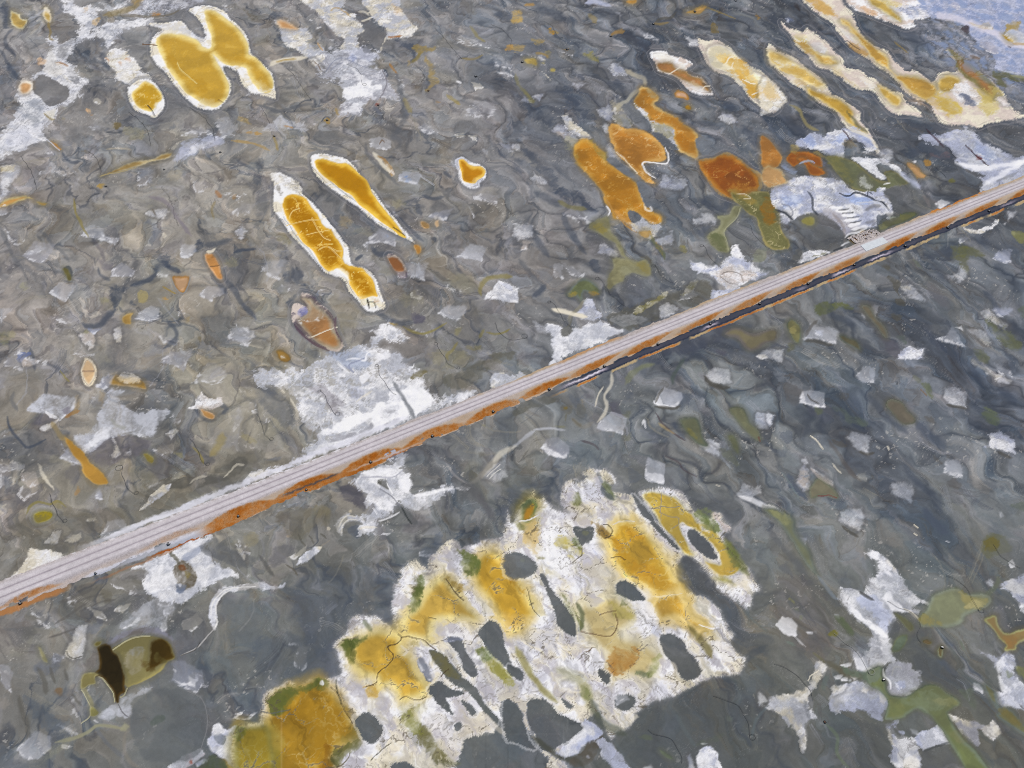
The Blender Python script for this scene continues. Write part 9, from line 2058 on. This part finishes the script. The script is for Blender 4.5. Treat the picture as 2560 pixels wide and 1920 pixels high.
rest = ~np.isin(QR, list(used))
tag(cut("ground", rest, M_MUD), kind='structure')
# the plain beyond the survey, out to the horizon
me_o = []
R_ = 9000.0; step = 12
gx = np.linspace(-R_, R_, step); gyy = np.linspace(-3000, R_ * 1.6, step)
ax_, ay_ = np.meshgrid(gx, gyy)
ii = np.arange(step * step).reshape(step, step)
outer = new_mesh("terrain", np.stack([ax_, ay_, np.full_like(ax_, -.46)], -1).reshape(-1, 3),
                 np.stack([ii[:-1, :-1], ii[:-1, 1:], ii[1:, 1:], ii[1:, :-1]], -1).reshape(-1, 4),
                 mat("far_mud", .95, .1, (.19, .19, .195), False, grain=.45, scale=.02))
tag(outer, kind='structure')

# ------------------------------------------------------------------ the gravel road
NROW = 84
ru = np.arange(-150, 2712, 1.75)
kx = [-150, 0, 150, 289, 421, 500, 580, 640, 700, 800, 929, 1000, 1074, 1219, 1300, 1400, 1500, 1600, 1800, 2000, 2140, 2320, 2560, 2712]
kt = [-38, -38, -36, -31, -29, -28, -27, -27, -26, -26, -26, -25, -24, -22, -22, -24, -25, -26, -27, -22, -19, -26, -21, -21]
kb = [40, 44, 46, 50, 48, 60, 63, 56, 55, 56, 58, 50, 47, 46, 44, 40, 37, 34, 32, 30.5, 30, 29, 27, 26]
n1 = vnoise(ru / 9., ru * 0 + .5, 3) * 1.2 + vnoise(ru / 26., ru * 0 + 4.5, 4) * 1.8
n2 = vnoise(ru / 7., ru * 0 + 8.5, 5) * 1.2 + vnoise(ru / 30., ru * 0 + 1.5, 6) * 1.6
top = np.interp(ru, kx, kt) + n1; bot = np.interp(ru, kx, kb) + n2
fr = np.linspace(0, 1, NROW)
WW = top[None, :] + (bot - top)[None, :] * fr[:, None]
RU = np.repeat(ru[None, :], NROW, 0); RV = 1487.5 - .4015 * RU + WW
rx, ry = g2w(RU, RV)
rise = sst(top[None, :] + 1, top[None, :] + 11, WW) * (1 - sst(17, 34 + 0 * WW, WW) * .85) * (1 - sst(bot[None, :] - 9, bot[None, :] - 1, WW))
gap = np.interp(RU, [0, 289, 1040, 2320, 2560], [19, 17, 10.8, 8.1, 7.6])
sc = gap / 17
rsp = np.random.default_rng(8).random(RU.shape)
nf = fbm(rx, ry, 1.6, 3, 610, .7); nm = fbm(rx, ry, 9, 4, 620)
dx_, dy_ = g2w(2560, 459.7)[0] - g2w(0, 1487.5)[0], g2w(2560, 459.7)[1] - g2w(0, 1487.5)[1]
LN = math.hypot(dx_, dy_); dx_ /= LN; dy_ /= LN
along = rx * dx_ + ry * dy_; across = -rx * dy_ + ry * dx_
strk = fbm(along / 22, across / .55, 1.0, 4, 630, .6)               # wheel-drawn streaks
RC = np.array([205, 199, 203]) / 255. * np.ones(RU.shape + (3,))
def rmix(colr, a):
    global RC
    RC = RC + (np.array(colr) / 255. - RC) * np.clip(a, 0, 1)[..., None]
mid = np.abs(WW)
RC = RC * (1 + .03 * nm + .018 * strk)[..., None]
rmix((138, 128, 138), .72 * np.exp(-((mid - gap / 2) / (1.5 * sc + .55)) ** 2) * (.85 + .3 * strk))
rmix((176, 168, 174), .12 * np.exp(-((WW + gap * .62) / (4.2 * sc)) ** 2))
rmix((224, 219, 227), .28 * np.exp(-((WW - gap * .95) / (2.5 * sc)) ** 2) * (.7 + .5 * strk))
rmix((226, 221, 229), .18 * np.exp(-(WW / (1.8 * sc)) ** 2))
# speckled shoulders
sh = sst(-gap * 1.0, -gap * 1.75, WW + 2 * nm)
rmix((178, 168, 164), .75 * sh)
rmix((110, 104, 106), sh * .5 * (rsp > .80) + .12 * (rsp > .9))
rmix((226, 222, 226), sh * .4 * (rsp < .12))
tanm = sst(top[None, :] + 12, top[None, :] + 2, WW + 3 * nm)
rmix((186, 160, 124), tanm * .75 * sst(-.35, .35, nm + vnoise(RU / 120, RU * 0, 2)) * sst(950, 1100, RU))
rmix((228, 228, 236), tanm * .7 * (1 - sst(900, 1040, RU)) * sst(-.3, .3, nf))
rmix((190, 116, 40), tanm * .9 * sst(2310, 2335, RU) * (1 - sst(2440, 2470, RU)) * sst(-.6, -.1, nf))
rmix((192, 132, 66), tanm * .6 * sst(1380, 1420, RU) * (1 - sst(1520, 1580, RU)))
lo = sst(gap * .95, gap * 1.45, WW + 2.0 * nm)
rmix((180, 172, 176), .45 * lo); rmix((116, 108, 108), lo * .4 * (rsp > .78))
# iron staining along the lower bank, thickest at each valve box
BOXU = [72, 245, 421, 596, 766, 927, 1081, 1233, 1372, 1511, 1645, 1776, 1899, 2020, 2136, 2263, 2369, 2472, 2580]
AMP = [.55, .0, .40, .95, 1.0, 1.0, 1.0, 1.05, 1.0, 1.0, .95, .9, .85, .8, .55, .95, .9, .95, .9]
ORA = np.zeros(RU.shape)
for k, (bu, am) in enumerate(zip(BOXU, AMP)):
    spn = (BOXU[k + 1] - bu) if k + 1 < len(BOXU) else 100
    p = (RU - bu) / spn
    far = min(1, max(0, (bu - 1250) / 300))
    p = p + .18 * far
    env = np.exp(-(p / (.56 - .10 * far)) ** 4) * am
    w0 = 17 * (1 - .12 * far) + 13 * p * p * (4.6 - 2.6 * far) - far * p * 9 + 1.6 * nm
    w1 = (np.interp(RU, kx, kb) - 2) * (1 - far) + far * (33 - 9 * sst(-.1, .5, p) - 18 * np.abs(p) ** 2 - p * 5)
    if far < .5: w0 = w0 + 3
    if k == 0: w1 = w1 * 0 + 36
    if k == 2: w1 = w1 * 0 + 33
    ORA = np.maximum(ORA, env * sst(w0 - 2.5, w0 + 4.0, WW + 1.5 * nf) * (1 - sst(w1 - 1.5, w1 + 1.5, WW + 1.4 * nf)))
gapm = np.interp(RU, [140, 200, 360, 500], [1, .0, .35, 1]) * (1 - np.exp(-((RU - 2180) / 30) ** 2) * .7)
ORA = ORA * gapm
tan2 = sst(gap * 1.3, gap * 1.9, WW) * np.interp(RU, [0, 480, 560, 2560], [.3, .35, .75, .9])
rmix((188, 168, 144), tan2 * (.8 + .3 * nm) )
rmix((186, 146, 104), tan2 * .3 * sst(-.2, .5, vnoise(RU / 60, RU * 0 + 3, 4) + nf * .4))
rmix((176, 106, 40), ORA * (.76 + .3 * nf + .2 * nm))
rmix((150, 80, 18), ORA * .55 * sst(-.1, .6, nm + .5 * nf))
rmix((120, 66, 18), ORA * .45 * (rsp > .74)); rmix((206, 138, 66), ORA * .4 * (rsp < .16))
# pale salt and bluish mud along the foot at the west end
wst = 1 - sst(470, 540, RU)
rmix((206, 208, 220), .85 * wst * sst(34, 40, WW + 3 * nf) * sst(180, 240, RU))
rmix((150, 156, 172), .5 * wst * sst(42, 48, WW + 3 * nf) * sst(180, 240, RU))
rmix((196, 196, 208), .6 * np.exp(-((WW - 42 + 3 * nf) / 3.) ** 2) * sst(860, 900, RU) * (1 - sst(1020, 1090, RU)))
rmix((62, 68, 84), .8 * np.exp(-((WW - 36 + 3 * nf) / 3.2) ** 2) * sst(690, 730, RU) * (1 - sst(830, 860, RU)))
RC = RC * (1 + .05 * nf + .07 * (rsp - .5))[..., None]
zz = -.03 + .48 * rise - .03 * np.exp(-((mid - gap / 2) / (1.6 * sc)) ** 2) + .02 * nf
jj = np.arange(NROW * len(ru)).reshape(NROW, len(ru))
road = new_mesh("road", np.stack([rx, ry, zz], -1).reshape(-1, 3),
                np.stack([jj[1:, :-1], jj[1:, 1:], jj[:-1, 1:], jj[:-1, :-1]], -1).reshape(-1, 4), M_GRAVEL, lin(RC * AL_GAIN).reshape(-1, 3))
tag(road, kind='structure')

# ------------------------------------------------------------------ concrete slab let into the road, stones beside it
def quad_prism(name, uv, z0, z1, m, bev=.04):
    bm = bmesh.new(); x, y = g2w([a for a, b in uv], [b for a, b in uv])
    cx, cy = float(np.mean(x)), float(np.mean(y))
    bt = [bm.verts.new((a - cx, b - cy, z0)) for a, b in zip(x, y)]; tp_ = [bm.verts.new((a - cx, b - cy, z1)) for a, b in zip(x, y)]
    bm.faces.new(tp_[::-1]); bm.faces.new(bt)
    for k in range(4): bm.faces.new([bt[k], bt[(k + 1) % 4], tp_[(k + 1) % 4], tp_[k]])
    bmesh.ops.recalc_face_normals(bm, faces=bm.faces[:])
    bmesh.ops.bevel(bm, geom=bm.edges[:], offset=bev, segments=2, affect='EDGES')
    me = bpy.data.meshes.new(name); bm.to_mesh(me); bm.free(); me.materials.append(m)
    o = bpy.data.objects.new(name, me); S.collection.objects.link(o); o.location = (cx, cy, 0)
    return o
mc = M_CONC; n_ = mc.node_tree
slab = quad_prism("concrete_slab", [(2150.5, 616.2), (2205.2, 595.4), (2219.7, 608.5), (2164.5, 631.1)], .2, .56, M_CONC)
tag(slab, "pale blue-grey concrete slab crossing the gravel road beside the stony pool", "slab")
rr = random.Random(5)
ico = bmesh.new(); bmesh.ops.create_icosphere(ico, subdivisions=1, radius=1.0)
iv = np.array([v.co[:] for v in ico.verts]); it = np.array([[v.index for v in f.verts] for f in ico.faces]); ico.free()
def rocks(name, poly, n, smin, smax, clump=0):
    poly = np.array(poly, float); vs = []; fs = []; k = 0; tries = 0
    while k < n and tries < n * 20:
        tries += 1
        u = rr.uniform(poly[:, 0].min(), poly[:, 0].max()); v = rr.uniform(poly[:, 1].min(), poly[:, 1].max()); c = False
        for i in range(len(poly)):
            (ax, ay), (bx, by) = poly[i], poly[i - 1]
            if (ay > v) != (by > v) and u < (bx - ax) * (v - ay) / (by - ay) + ax: c = not c
        if not c or rr.random() < .75 * (vnoise(np.array([u / 9.]), np.array([v / 6.]), 3)[0] > .12): continue
        x, y = g2w(u, v); s = rr.uniform(smin, smax)
        sx, sy, sz = s * rr.uniform(.8, 1.3), s * rr.uniform(.8, 1.2), s * rr.uniform(.5, .8)
        a = rr.uniform(0, 6.28); jt = np.array([[rr.uniform(.8, 1.2)] for _ in iv])
        q = iv * jt * np.array([sx, sy, sz]); q = np.stack([q[:, 0] * math.cos(a) - q[:, 1] * math.sin(a), q[:, 0] * math.sin(a) + q[:, 1] * math.cos(a), q[:, 2]], 1)
        vs.append(q + np.array([float(x), float(y), sz * .35 + .02])); fs.append(it + k * len(iv)); k += 1
    me = bpy.data.meshes.new(name); me.from_pydata(np.vstack(vs).tolist(), [], np.vstack(fs).tolist()); me.materials.append(M_ROCK)
    o = bpy.data.objects.new(name, me); S.collection.objects.link(o); tag(o, kind='stuff')
rocks("rubble", [(2120, 597), (2130, 590), (2155, 582), (2176, 574), (2192, 577), (2206, 590), (2204, 596), (2180, 606), (2151, 617), (2138, 607)], 560, .17, .34)
rocks("rubble", [(2168, 600), (2195, 588), (2206, 592), (2205, 597), (2152, 617), (2146, 612)], 240, .17, .30)

# ------------------------------------------------------------------ valve boxes
def box_bm(lx, ly, lz, z0, hollow=0.0, bev=.03):
    bm = bmesh.new(); bmesh.ops.create_cube(bm, size=1)
    for v in bm.verts: v.co = (v.co.x * lx, v.co.y * ly, z0 + (v.co.z + .5) * lz)
    if hollow:
        t = [f for f in bm.faces if f.normal.z > .9]
        r = bmesh.ops.inset_region(bm, faces=t, thickness=hollow)
        for v in t[0].verts: v.co.z -= lz * .5
    else:
        bmesh.ops.bevel(bm, geom=bm.edges[:], offset=bev, segments=1, affect='EDGES')
    return bm
def bm_obj(name, bm, m, parent=None):
    me = bpy.data.meshes.new(name); bm.to_mesh(me); bm.free(); me.materials.append(m)
    o = bpy.data.objects.new(name, me); S.collection.objects.link(o); o.parent = parent
    return o
def make_box(lidm):
    e = bpy.data.objects.new("valve_box", None); S.collection.objects.link(e)
    bm_obj("housing", box_bm(.80, 1.15, .5, -.05, .07), M_BLACK, e)
    bm_obj("lid", box_bm(.52, .84, .06, .40), lidm, e)
    bm = bmesh.new(); bmesh.ops.create_cone(bm, cap_ends=True, segments=10, radius1=.09, radius2=.09, depth=.5)
    for v in bm.verts: v.co = (v.co.z + .62, v.co.x - .2, v.co.y + .12)
    bm_obj("pipe_stub", bm, M_BLACK, e)
    return e
def copy_tree(o):
    c = o.copy(); S.collection.objects.link(c)
    for ch in o.children:
        d = ch.copy(); S.collection.objects.link(d); d.parent = c
    return c
BOXES = [  # u, v, lid, size, label
 (51, 1508, 0, 1.0, "valve box in wet grey mud between two rust stains, at the road's west end"),
 (239, 1433, 0, .75, "valve box with pale salt on it, south of the road beyond the westernmost rust stain"),
 (421, 1360, 0, 1.0, "dark valve box on white crust, just above the small brown rill"),
 (596, 1290, 0, .9, "valve box in the rust band where the first dark wet seam starts"),
 (766, 1224, 0, .8, "valve box half sunk in the long dark wet seam below the road"),
 (927, 1155, 0, 1.0, "valve box on rust gravel above the bluish-white salt patch south of the road"),
 (1081, 1090, 0, 1.0, "valve box in the rust band with a pale chip of salt to its right"),
 (1233, 1029, 0, 1.0, "valve box ringed by paler gravel in the middle of a wide rust patch"),
 (1373, 973, 0, 1.0, "valve box with a pale smear at its side, where the rust band is widest"),
 (1511, 915.5, 0, 1.0, "valve box beside the head of the long white salt streak running south"),
 (1645, 860, 0, 1.0, "valve box notched into the dark ditch below the big white salt flat's east end"),
 (1775.8, 809.6, 0, 1.0, "valve box in the dark ditch just west of the murky brown pond"),
 (1899, 759, 0, 1.0, "valve box in the ditch north-east of the murky brown pond's white tip"),
 (2019.8, 708.6, 0, 1.0, "valve box in the ditch, second one west of the concrete slab"),
 (2135.6, 662, 0, 1.0, "valve box in the ditch just below and left of the concrete slab"),
 (2262.8, 614.5, 0, 1.1, "valve box on purple-grey mud just right of the concrete slab"),
 (2369, 568.4, 0, 1.1, "valve box in the ditch beside a row of small dark holes"),
 (2472.4, 527.7, 0, 1.1, "easternmost valve box in the ditch, by a thin white trickle"),
 (551, 380.5, 0, 1.0, "valve box on grey mud below the white salt crescent in the north-west"),
 (410, 423, 0, .8, "small valve box beside a brown spot, south of the winding ochre channel"),
 (264.5, 465, 0, .9, "valve box at the tip of a small ochre smear in the north-west"),
 (686, 340, 0, .9, "valve box at the head of a short olive tail above the club-shaped pond"),
 (818, 300, 0, 1.0, "valve box over a small ochre wedge south of the bluish salt sheet"),
 (945, 262.5, 3, .8, "rusty red-lidded valve box just below the bluish salt sheet"),
 (1189.5, 190.5, 0, 1.2, "valve box on the thin blue channel west of a white salt curve"),
 (1071, 226.5, 3, .9, "rusty valve box at the foot of a forked olive smear"),
 (1305.5, 155, 0, 1.2, "valve box at the west end of a pale ochre pool in the north"),
 (1418, 123, 0, 1.1, "valve box on a faint yellow smear beside a white streak in the north"),
 (1527, 90.5, 0, 1.1, "valve box at the tip of a thin tan curve over a dark stain"),
 (1633.5, 59.5, 0, 1.1, "valve box at the start of a dark wet line near the top of the picture"),
 (1737, 28.5, 0, 1.2, "valve box inside a small ochre triangle at the top of the picture"),
 (1839, 2, 0, 1.1, "valve box on an ochre spot cut by the picture's top edge"),
 (2355.5, 1617.5, 1, .85, "white-lidded valve box at the head of a tiny dark brown pool"),
 (2209, 1698.5, 2, .85, "valve box crusted pale on the bank of the olive river"),
 (2061.5, 1804.5, 3, .75, "rusty brown-lidded valve box on dark mud south of the star-shaped salt flat"),
]
protos = {}
for k, (u, v, lidk, s, lb) in enumerate(BOXES):
    lm = [M_LID, M_LIDW, M_LIDW, M_LIDB][lidk]
    if lidk not in protos: protos[lidk] = o = make_box(lm)
    else: o = copy_tree(protos[lidk])
    x, y = g2w(u, v + 1.0)
    o.location = (float(x), float(y), .08 if k < 18 else .0); o.scale = (s * .72,) * 3
    o.rotation_euler = (0, 0, math.radians(28 if k < 32 else (-20, 15, 10)[k - 32]))
    if lidk in (1, 2): o.rotation_euler.z += math.pi / 2
    tag(o, lb, "valve box", "irrigation valve boxes")

# ------------------------------------------------------------------ irrigation hoses
def hose(pts, loops, m, label, r=.038):
    p = smooth_open(tp(*pts), 6)
    x, y = g2w(p[:, 0], p[:, 1]); path = np.stack([x, y], 1)
    def ring(c, rad, a0):
        th = np.linspace(a0, a0 + 2 * math.pi * 1.05, 22)
        return np.stack([c[0] + rad * np.cos(th), c[1] + rad * np.sin(th)], 1)
    for end, rad in loops:
        rad = rad * .72
        d = path[-1] - path[-4] if end else path[0] - path[3]
        d = d / np.hypot(*d); nrm = np.array([-d[1], d[0]]); q = path[-1] if end else path[0]
        c = q + nrm * rad; rg = ring(c, rad, math.atan2(*(q - c)[::-1]))
        path = np.vstack([path, rg[1:]]) if end else np.vstack([rg[::-1][:-1], path])
    seg = np.r_[0, np.cumsum(np.hypot(*np.diff(path, axis=0).T))]; n = max(12, int(seg[-1] / .5)); t = np.linspace(0, seg[-1], n)
    px_, py_ = np.interp(t, seg, path[:, 0]), np.interp(t, seg, path[:, 1])
    px_ += .10 * np.sin(t * 1.3); py_ += .10 * np.cos(t * 1.1)
    zc = .13 + r + .03 * np.sin(t * .9)
    tx, ty = np.gradient(px_), np.gradient(py_); L = np.hypot(tx, ty) + 1e-6; nx, ny = -ty / L, tx / L
    K = 5; th = np.linspace(0, 2 * math.pi, K + 1)[:-1]; ox, oy = float(px_.mean()), float(py_.mean())
    V = np.stack([px_[:, None] + nx[:, None] * np.cos(th) * r - ox, py_[:, None] + ny[:, None] * np.cos(th) * r - oy, zc[:, None] + np.sin(th)[None, :] * r], -1).reshape(-1, 3)
    b = (np.arange(n - 1) * K)[:, None]; a_ = np.arange(K)[None, :]; a2_ = (a_ + 1) % K
    F = np.stack([b + a_, b + a2_, b + K + a2_, b + K + a_], -1).reshape(-1, 4)
    o = new_mesh("irrigation_hose", V, F, m); o.location = (ox, oy, 0)
    tag(o, label, "hose", "irrigation hoses")
HOSES = [
 ((0, 0, "1110 970 1180 1020 1240 1080 1280 1140 1290 1190 1305 1260"), [], 0, "thin dark hose trailing down below the small round yellow pond"),
 ((0, 0, "1640 930 1700 970 1770 1020 1810 1080 1840 1110 1850 1170 1860 1220"), [], 0, "thin dark hose running from the twin yellow pond to a white salt crescent"),
 ((0, 0, "770 1315 820 1350 850 1400 875 1470 868 1500"), [(0, .9)], 0, "dark hose with a small loop ending at the winding ochre channel"),
 ((0, 0, "180 1350 230 1420 270 1480 300 1560 320 1640"), [], 0, "dark hose running south at the western edge of the north-west mud"),
 ((1, 0, "265 590 320 640 370 710 430 800 480 870"), [], 0, "straight dark hose lying between the twin yellow pond and the bluish salt sheet"),
 ((1, 0, "780 555 860 590 905 640 910 700 925 735"), [(1, 1.0)], 0, "dark hose curling to a ring on the bluish-white salt sheet"),
 ((1, 0, "1545 245 1620 320 1690 410 1780 510"), [], 0, "straight dark hose east of the northern olive blot"),
 ((1, 0, "1370 560 1420 600 1455 660 1432 705"), [(1, .8)], 0, "short hooked hose beside the forked olive smear in the north"),
 ((1, 0, "2030 215 2120 250 2180 310 2210 350 2200 390"), [], 0, "short curved hose just west of the faint yellow smear in the north"),
 ((1, 0, "45 930 80 980 120 1070"), [], 0, "short hose south of the twin yellow pond's eastern tip"),
 ((2, 0, "270 185 340 220 380 290 415 335"), [(1, 1.1)], 0, "thin hose with a ring end among small ochre spots in the north"),
 ((0, 2, "1060 722 1058 780 1080 850 1120 920 1165 955"), [(0, 1.3), (1, .9)], 0, "C-shaped hose with a ring at both ends east of the ochre slug-shaped pool"),
 ((0, 2, "430 950 460 1040 500 1120 545 1192"), [(1, .9)], 0, "hose passing right of the olive-yellow oval pool"),
 ((0, 2, "1645 480 1690 530 1740 650 1780 702"), [(1, .9)], 0, "hose ending in a ring north of the road's scrubby verge"),
 ((1, 2, "5 255 40 310 60 390 90 450 120 485"), [(1, .9)], 0, "S-shaped hose on brown mud left of the big white salt flat"),
 ((1, 2, "560 55 600 110 640 200 690 268"), [(0, .7), (1, .9)], 0, "hose with rings at both ends in the middle of the big white salt flat"),
 ((1, 1, "1060 1500 1060 1560 1100 1630 1130 1670 1180 1740 1215 1752"), [(0, .8)], 0, "hose crossing the upper part of the big white salt flat"),
 ((1, 1, "1572 1315 1570 1345 1620 1410 1660 1480 1740 1530"), [(0, .9), (1, .8)], 0, "wavy hose on olive mud east of the big white salt flat"),
 ((1, 1, "2065 1130 2100 1210 2160 1260 2230 1282 2330 1262"), [(1, 1.2)], 0, "long bent hose with a ring, north-west of the second white salt flat"),
 ((2, 1, "1655 462 1680 500 1710 570 1770 620 1810 665"), [(0, .9)], 0, "hose with a ring leading to the blue-white star-shaped salt flat"),
 ((2, 1, "1240 635 1270 690 1320 750 1390 785"), [(0, .9)], 0, "hose with a ring touching the olive boomerang pond's right tip"),
 ((2, 1, "752 742 800 800 850 880 920 940 985 995"), [(0, .9)], 0, "long hose south-west of the olive boomerang pond"),
 ((2, 1, "335 945 370 980 410 1040 450 1110 510 1170"), [(0, .8)], 0, "hose running into the second white salt flat"),
 ((2, 1, "2060 290 2090 370 2150 430 2200 480"), [], 0, "faint hose between the two arms of the amber pond's outflow"),
 ((2, 3, "1175 1330 1210 1360 1300 1380 1380 1420 1440 1500 1465 1570 1465 1620"), [], 0, "long curved hose on dark mud at the bottom, south of the white pan"),
 ((2, 3, "1740 1040 1850 1070 1960 1130 2020 1220 2050 1320 2055 1390"), [(1, .9)], 0, "long arched hose with a ring, just west of the star-shaped salt flat"),
 ((3, 3, "55 765 150 790 230 850 310 920 360 990 380 1040"), [], 0, "hose curving down onto the star-shaped salt flat in the south-east"),
 ((3, 3, "570 500 640 560 720 620 800 700 840 790 875 840"), [(1, 1.0)], 1, "salt-whitened hose reaching into the olive river's head"),
 ((3, 3, "1030 220 1120 270 1220 310 1290 370 1315 430 1290 510 1320 580"), [], 0, "S-shaped hose arching round the brown wedge pool by the white flats"),
 ((3, 3, "1540 0 1640 40 1730 130 1780 230 1820 300"), [(1, 1.0)], 0, "long hose with a ring crossing the broad murky olive pool"),
 ((3, 2, "1945 1390 2000 1470 2080 1540 2180 1590"), [], 0, "hose leaving a gold-olive spot near the eastern edge"),
 ((3, 0, "1440 1440 1500 1490 1540 1540"), [], 0, "short faint hose beside the tan peanut-shaped pool"),
]
for pts, loops, mk, lb in HOSES: hose(pts, loops, [M_HOSE, M_HOSEL][mk], lb)
